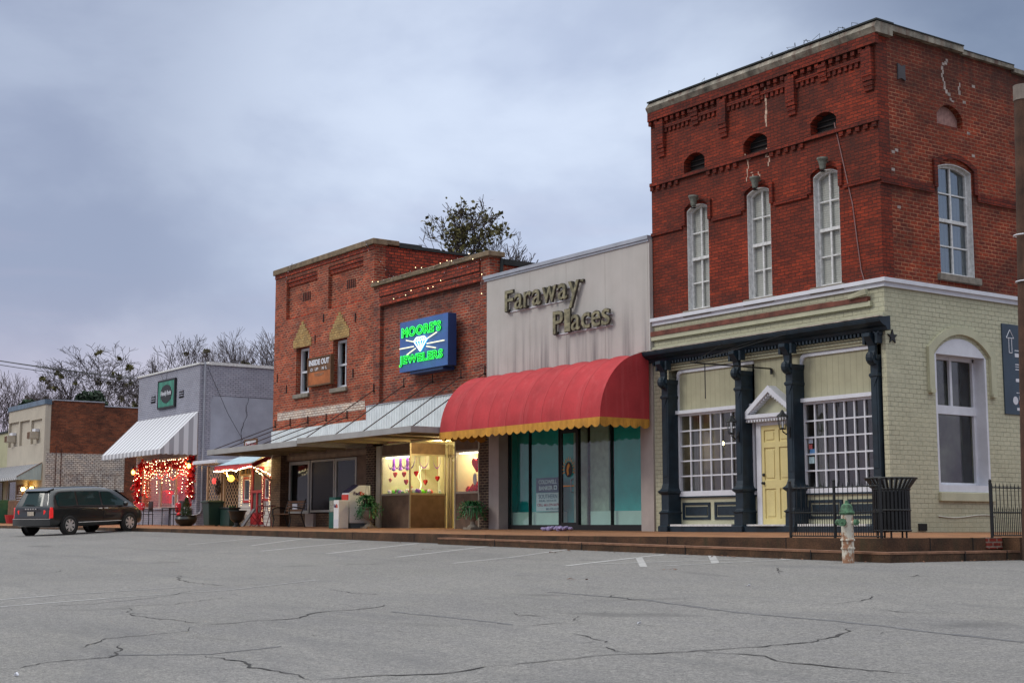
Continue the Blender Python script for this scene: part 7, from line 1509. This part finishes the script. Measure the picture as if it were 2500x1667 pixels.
# ================================================================ trees
def tree(name, u, vtop, dist, lab, seed, style='round', w=1., leafy=0, mt='bark', grp='bare winter trees behind the shops', base_v=None, lm='oakleaf', lvls=4, fork=.66):
    d = ray(u, 1100); d.z = 0; p = Vector((CAM.x, CAM.y, 0))+d*(dist/ (d.dot(Vector((FW.x, FW.y, 0)).normalized())))
    rt_ = ray(u, vtop); top = CAM.z+rt_.z*((p-Vector((CAM.x, CAM.y, 0))).length/Vector((rt_.x, rt_.y)).length)
    z0 = zg(p.x, p.y)-.3; H = top-z0; rr = random.Random(seed); t = thing(name, lab, 'tree', (p.x, p.y, z0), grp)
    tk, cr, lf = MB(), MB(), MB(); ends = []
    def seg(m, a, b, r0, r1, n):
        dd = (b-a).normalized(); x = dd.cross(Vector((.3, .7, .2))).normalized(); y = dd.cross(x)
        m.add([a+(x*cos(2*pi*k/n)+y*sin(2*pi*k/n))*r0 for k in range(n)]+[b+(x*cos(2*pi*k/n)+y*sin(2*pi*k/n))*r1 for k in range(n)], [(k, (k+1) % n, (k+1) % n+n, k+n) for k in range(n)])
    A0 = {'round': .50, 'up': .24, 'oak': .46, 'stem': .20}[style]
    def grow(a, dd, L, r, lv):
        n = 6 if lv == 0 else (5 if lv < 3 else 3); q = a; mm = tk if lv < 1 else cr
        for i in range(n):
            wob = (.03, .07, .12, .18, .24, .3, .3)[lv]
            dd = (dd+Vector((rr.gauss(0, wob), rr.gauss(0, wob), rr.gauss(0, wob*.6)+(.05 if lv else 0)))).normalized()
            b = q+dd*L/n; r1 = r*(1-.35/n) if lv < 4 else r*.78; seg(mm, q, b, r, max(.02, r1), 7 if lv < 1 else (5 if lv < 2 else 3))
            if 0 < lv < lvls and i > 0 and rr.random() < (.55 if lv < 3 else .8): kid(b, dd, L, r1, lv, side=True)
            q, r = b, max(.02, r1)
            if lv >= 3: ends.append((b, lv))
        if lv == 0:
            nl = 7 if style != 'oak' else 6
            for k in range(nl):
                az = 2*pi*k/nl+rr.uniform(-.3, .3); an = A0*(.25+1.0*((k*3 % nl)/nl))*rr.uniform(.85, 1.15)*w**.5
                grow(q-dd*L*rr.uniform(0, .10), (dd*cos(an)+Vector((cos(az), sin(az), 0))*sin(an)).normalized(), H*(1-fork)*rr.uniform(.50, .68), r*rr.uniform(.38, .55), 1)
        elif lv < lvls:
            for k in range(2): kid(q, dd, L, r, lv)
    def kid(b, dd, L, r, lv, side=False):
        ang = A0*rr.uniform(.7, 1.25)*(1.15 if side else .8)*(1.1 if lv > 2 else 1)
        ax = dd.cross(Vector((rr.gauss(0, 1), rr.gauss(0, 1), rr.gauss(0, .3)))).normalized(); nd_ = Matrix.Rotation(ang, 3, ax) @ dd
        grow(b, nd_, L*rr.uniform(.50, .70), max(.02, r*rr.uniform(.45, .62)), lv+1)
    grow(Vector((p.x, p.y, z0)), Vector((rr.gauss(0, .02), rr.gauss(0, .02), 1)).normalized(), H*fork, H*.017, 0)
    # fit height and crown width
    allv = tk.v+cr.v; mz = max(v.z for v in allv); k = H/(mz-z0); kx = k*w
    for m in (tk, cr):
        for v in m.v: v.x = p.x+(v.x-p.x)*kx; v.y = p.y+(v.y-p.y)*kx; v.z = z0+(v.z-z0)*k
    hi = [v for m in (tk, cr) for v in m.v if v.z > z0+H*.6]; ox = p.x-sum(v.x for v in hi)/len(hi); oy = p.y-sum(v.y for v in hi)/len(hi)
    for m in (tk, cr):
        for v in m.v: q_ = (v.z-z0)/H; v.x += ox*q_; v.y += oy*q_
    tk.build('trunk', M[mt], t); cr.build('crown', M[mt], t)
    if leafy:
        cs = [e for e in ends if e[0].z > z0+(mz-z0)*.45]; rr.shuffle(cs)
        for e, _ in cs[:leafy]:
            c = Vector((p.x+(e.x-p.x)*kx+ox*((e.z-z0)*k/H), p.y+(e.y-p.y)*kx+oy*((e.z-z0)*k/H), z0+(e.z-z0)*k)); R_ = rr.uniform(.018, .036)*H*(1 if style == 'oak' else .5)
            for i in range(20 if style == 'oak' else 14):
                o = c+Vector((rr.gauss(0, R_*.5), rr.gauss(0, R_*.5), rr.gauss(0, R_*.4))); s = rr.uniform(.10, .22)*dist/100; a1 = Vector((rr.gauss(0, 1), rr.gauss(0, 1), rr.gauss(0, 1))).normalized()*s; a2 = a1.cross(Vector((rr.gauss(0, 1), rr.gauss(0, 1), rr.gauss(0, 1)))).normalized()*s*.7
                lf.add([o-a1, o-a2, o+a1, o+a2], [(0, 1, 2, 3)])
        lf.build('leaf_clumps', M[lm], t)
    return t
tree('oak_tree', 1128, 478, 92, 'leafy brown-green tree rising behind the jeweler', 21, 'oak', 1.05, 46, 'bark2', 'trees behind the jeweler', fork=.74, lvls=4)
tree('oak_tree', 1205, 540, 92, 'thinner half bare tree right of the leafy one behind the jeweler', 5, 'oak', .8, 14, 'bark2', 'trees behind the jeweler', fork=.74)
tree('bare_tree', 1256, 590, 100, 'small bare treetop over the left end of the stucco shop', 9, 'up', 1.3, 6, 'bark2', 'trees behind the jeweler', fork=.78)
tree('bare_tree', 203, 828, 170, 'largest bare tree with a broad rounded crown behind the brown brick building', 31, 'round', 1.5, 16, 'bark2', lvls=5, fork=.62)
tree('bare_tree', 6, 896, 150, 'bare tree at the far left edge of the frame', 12, 'up', 1.4, 0, 'bark', fork=.45)
tree('bare_tree', 52, 902, 150, 'bare tree over the cream fronted building, second from the left edge', 13, 'round', .8, 0, 'bark', fork=.5)
tree('bare_tree', 108, 918, 190, 'low dense bare tree just left of the largest tree', 14, 'round', .9, 6, 'bark2', fork=.6)
tree('bare_tree', 148, 936, 190, 'low bare thicket tree under the left side of the largest crown', 15, 'up', 1.6, 4, 'bark2', fork=.6)
tree('bare_tree', 262, 938, 190, 'low bare tree under the right side of the largest crown', 16, 'round', .9, 4, 'bark2', fork=.6)
tree('bare_tree', 312, 886, 165, 'dark bare tree touching the left edge of the grey florist roof', 17, 'round', .9, 10, 'bark2', fork=.6)
tree('bare_tree', 345, 905, 185, 'bare tree starting behind the florist roof corner', 18, 'up', 1.3, 2, 'bark2', fork=.65)
tree('bare_tree', 392, 840, 150, 'bare tree above the striped florist sign', 19, 'round', .85, 5, 'bark2', fork=.68)
tree('bare_tree', 464, 818, 150, 'tallest bare tree above the florist roof corner', 20, 'round', .95, 7, 'bark2', fork=.66)
tree('bare_tree', 528, 838, 160, 'bare tree right of the florist roof corner', 22, 'round', .7, 5, 'bark', fork=.7)
tree('bare_tree', 568, 802, 170, 'upright slender bare tree above the florist side wall', 23, 'up', .9, 0, 'bark', fork=.62)
tree('bare_tree', 628, 776, 170, 'upright bare tree nearest the old brick building', 24, 'up', 1.6, 0, 'bark', fork=.6)
tree('bare_tree', 668, 806, 175, 'upright bare tree partly hidden by the old brick building', 25, 'up', 1., 0, 'bark', fork=.6)
def shrub(u, v, dist, w, h, lab, seed):
    d = ray(u, v); p = CAM+d*(dist/d.dot(FW)); t = thing('evergreen_tree', lab, 'tree', (p.x, p.y, zg(p.x, p.y)), 'dark evergreens behind the brown brick building'); rr = random.Random(seed); m = MB()
    for i in range(1500):
        a, b = rr.uniform(0, 6.28), rr.uniform(-1, 1); r = rr.random()**.4; o = p+Vector((cos(a)*sqrt(1-b*b)*w*r, sin(a)*sqrt(1-b*b)*w*r, -h+(b*r+.0)*h)); s = rr.uniform(.12, .3); a1 = Vector((rr.gauss(0, 1), rr.gauss(0, 1), rr.gauss(0, 1))).normalized()*s; a2 = a1.cross(Vector((rr.gauss(0, 1), rr.gauss(0, 1), rr.gauss(0, 1)))).normalized()*s*.7; m.add([o-a1, o-a2, o+a1, o+a2], [(0, 1, 2, 3)])
    m.build('crown', M['evergreen'], t); MB().tube([(p.x, p.y, zg(p.x, p.y)), (p.x, p.y, p.z-h)], .3, 6).build('trunk', M['bark2'], t)
shrub(234, 952, 150, 1.3, 2.2, 'dark evergreen right of the largest bare trunk', 1); shrub(203, 954, 150, 1.0, 2.0, 'ivy dark evergreen at the foot of the largest bare tree', 2); shrub(72, 975, 140, 1.1, 1.2, 'low dark evergreen peeking over the cream building roof', 3)
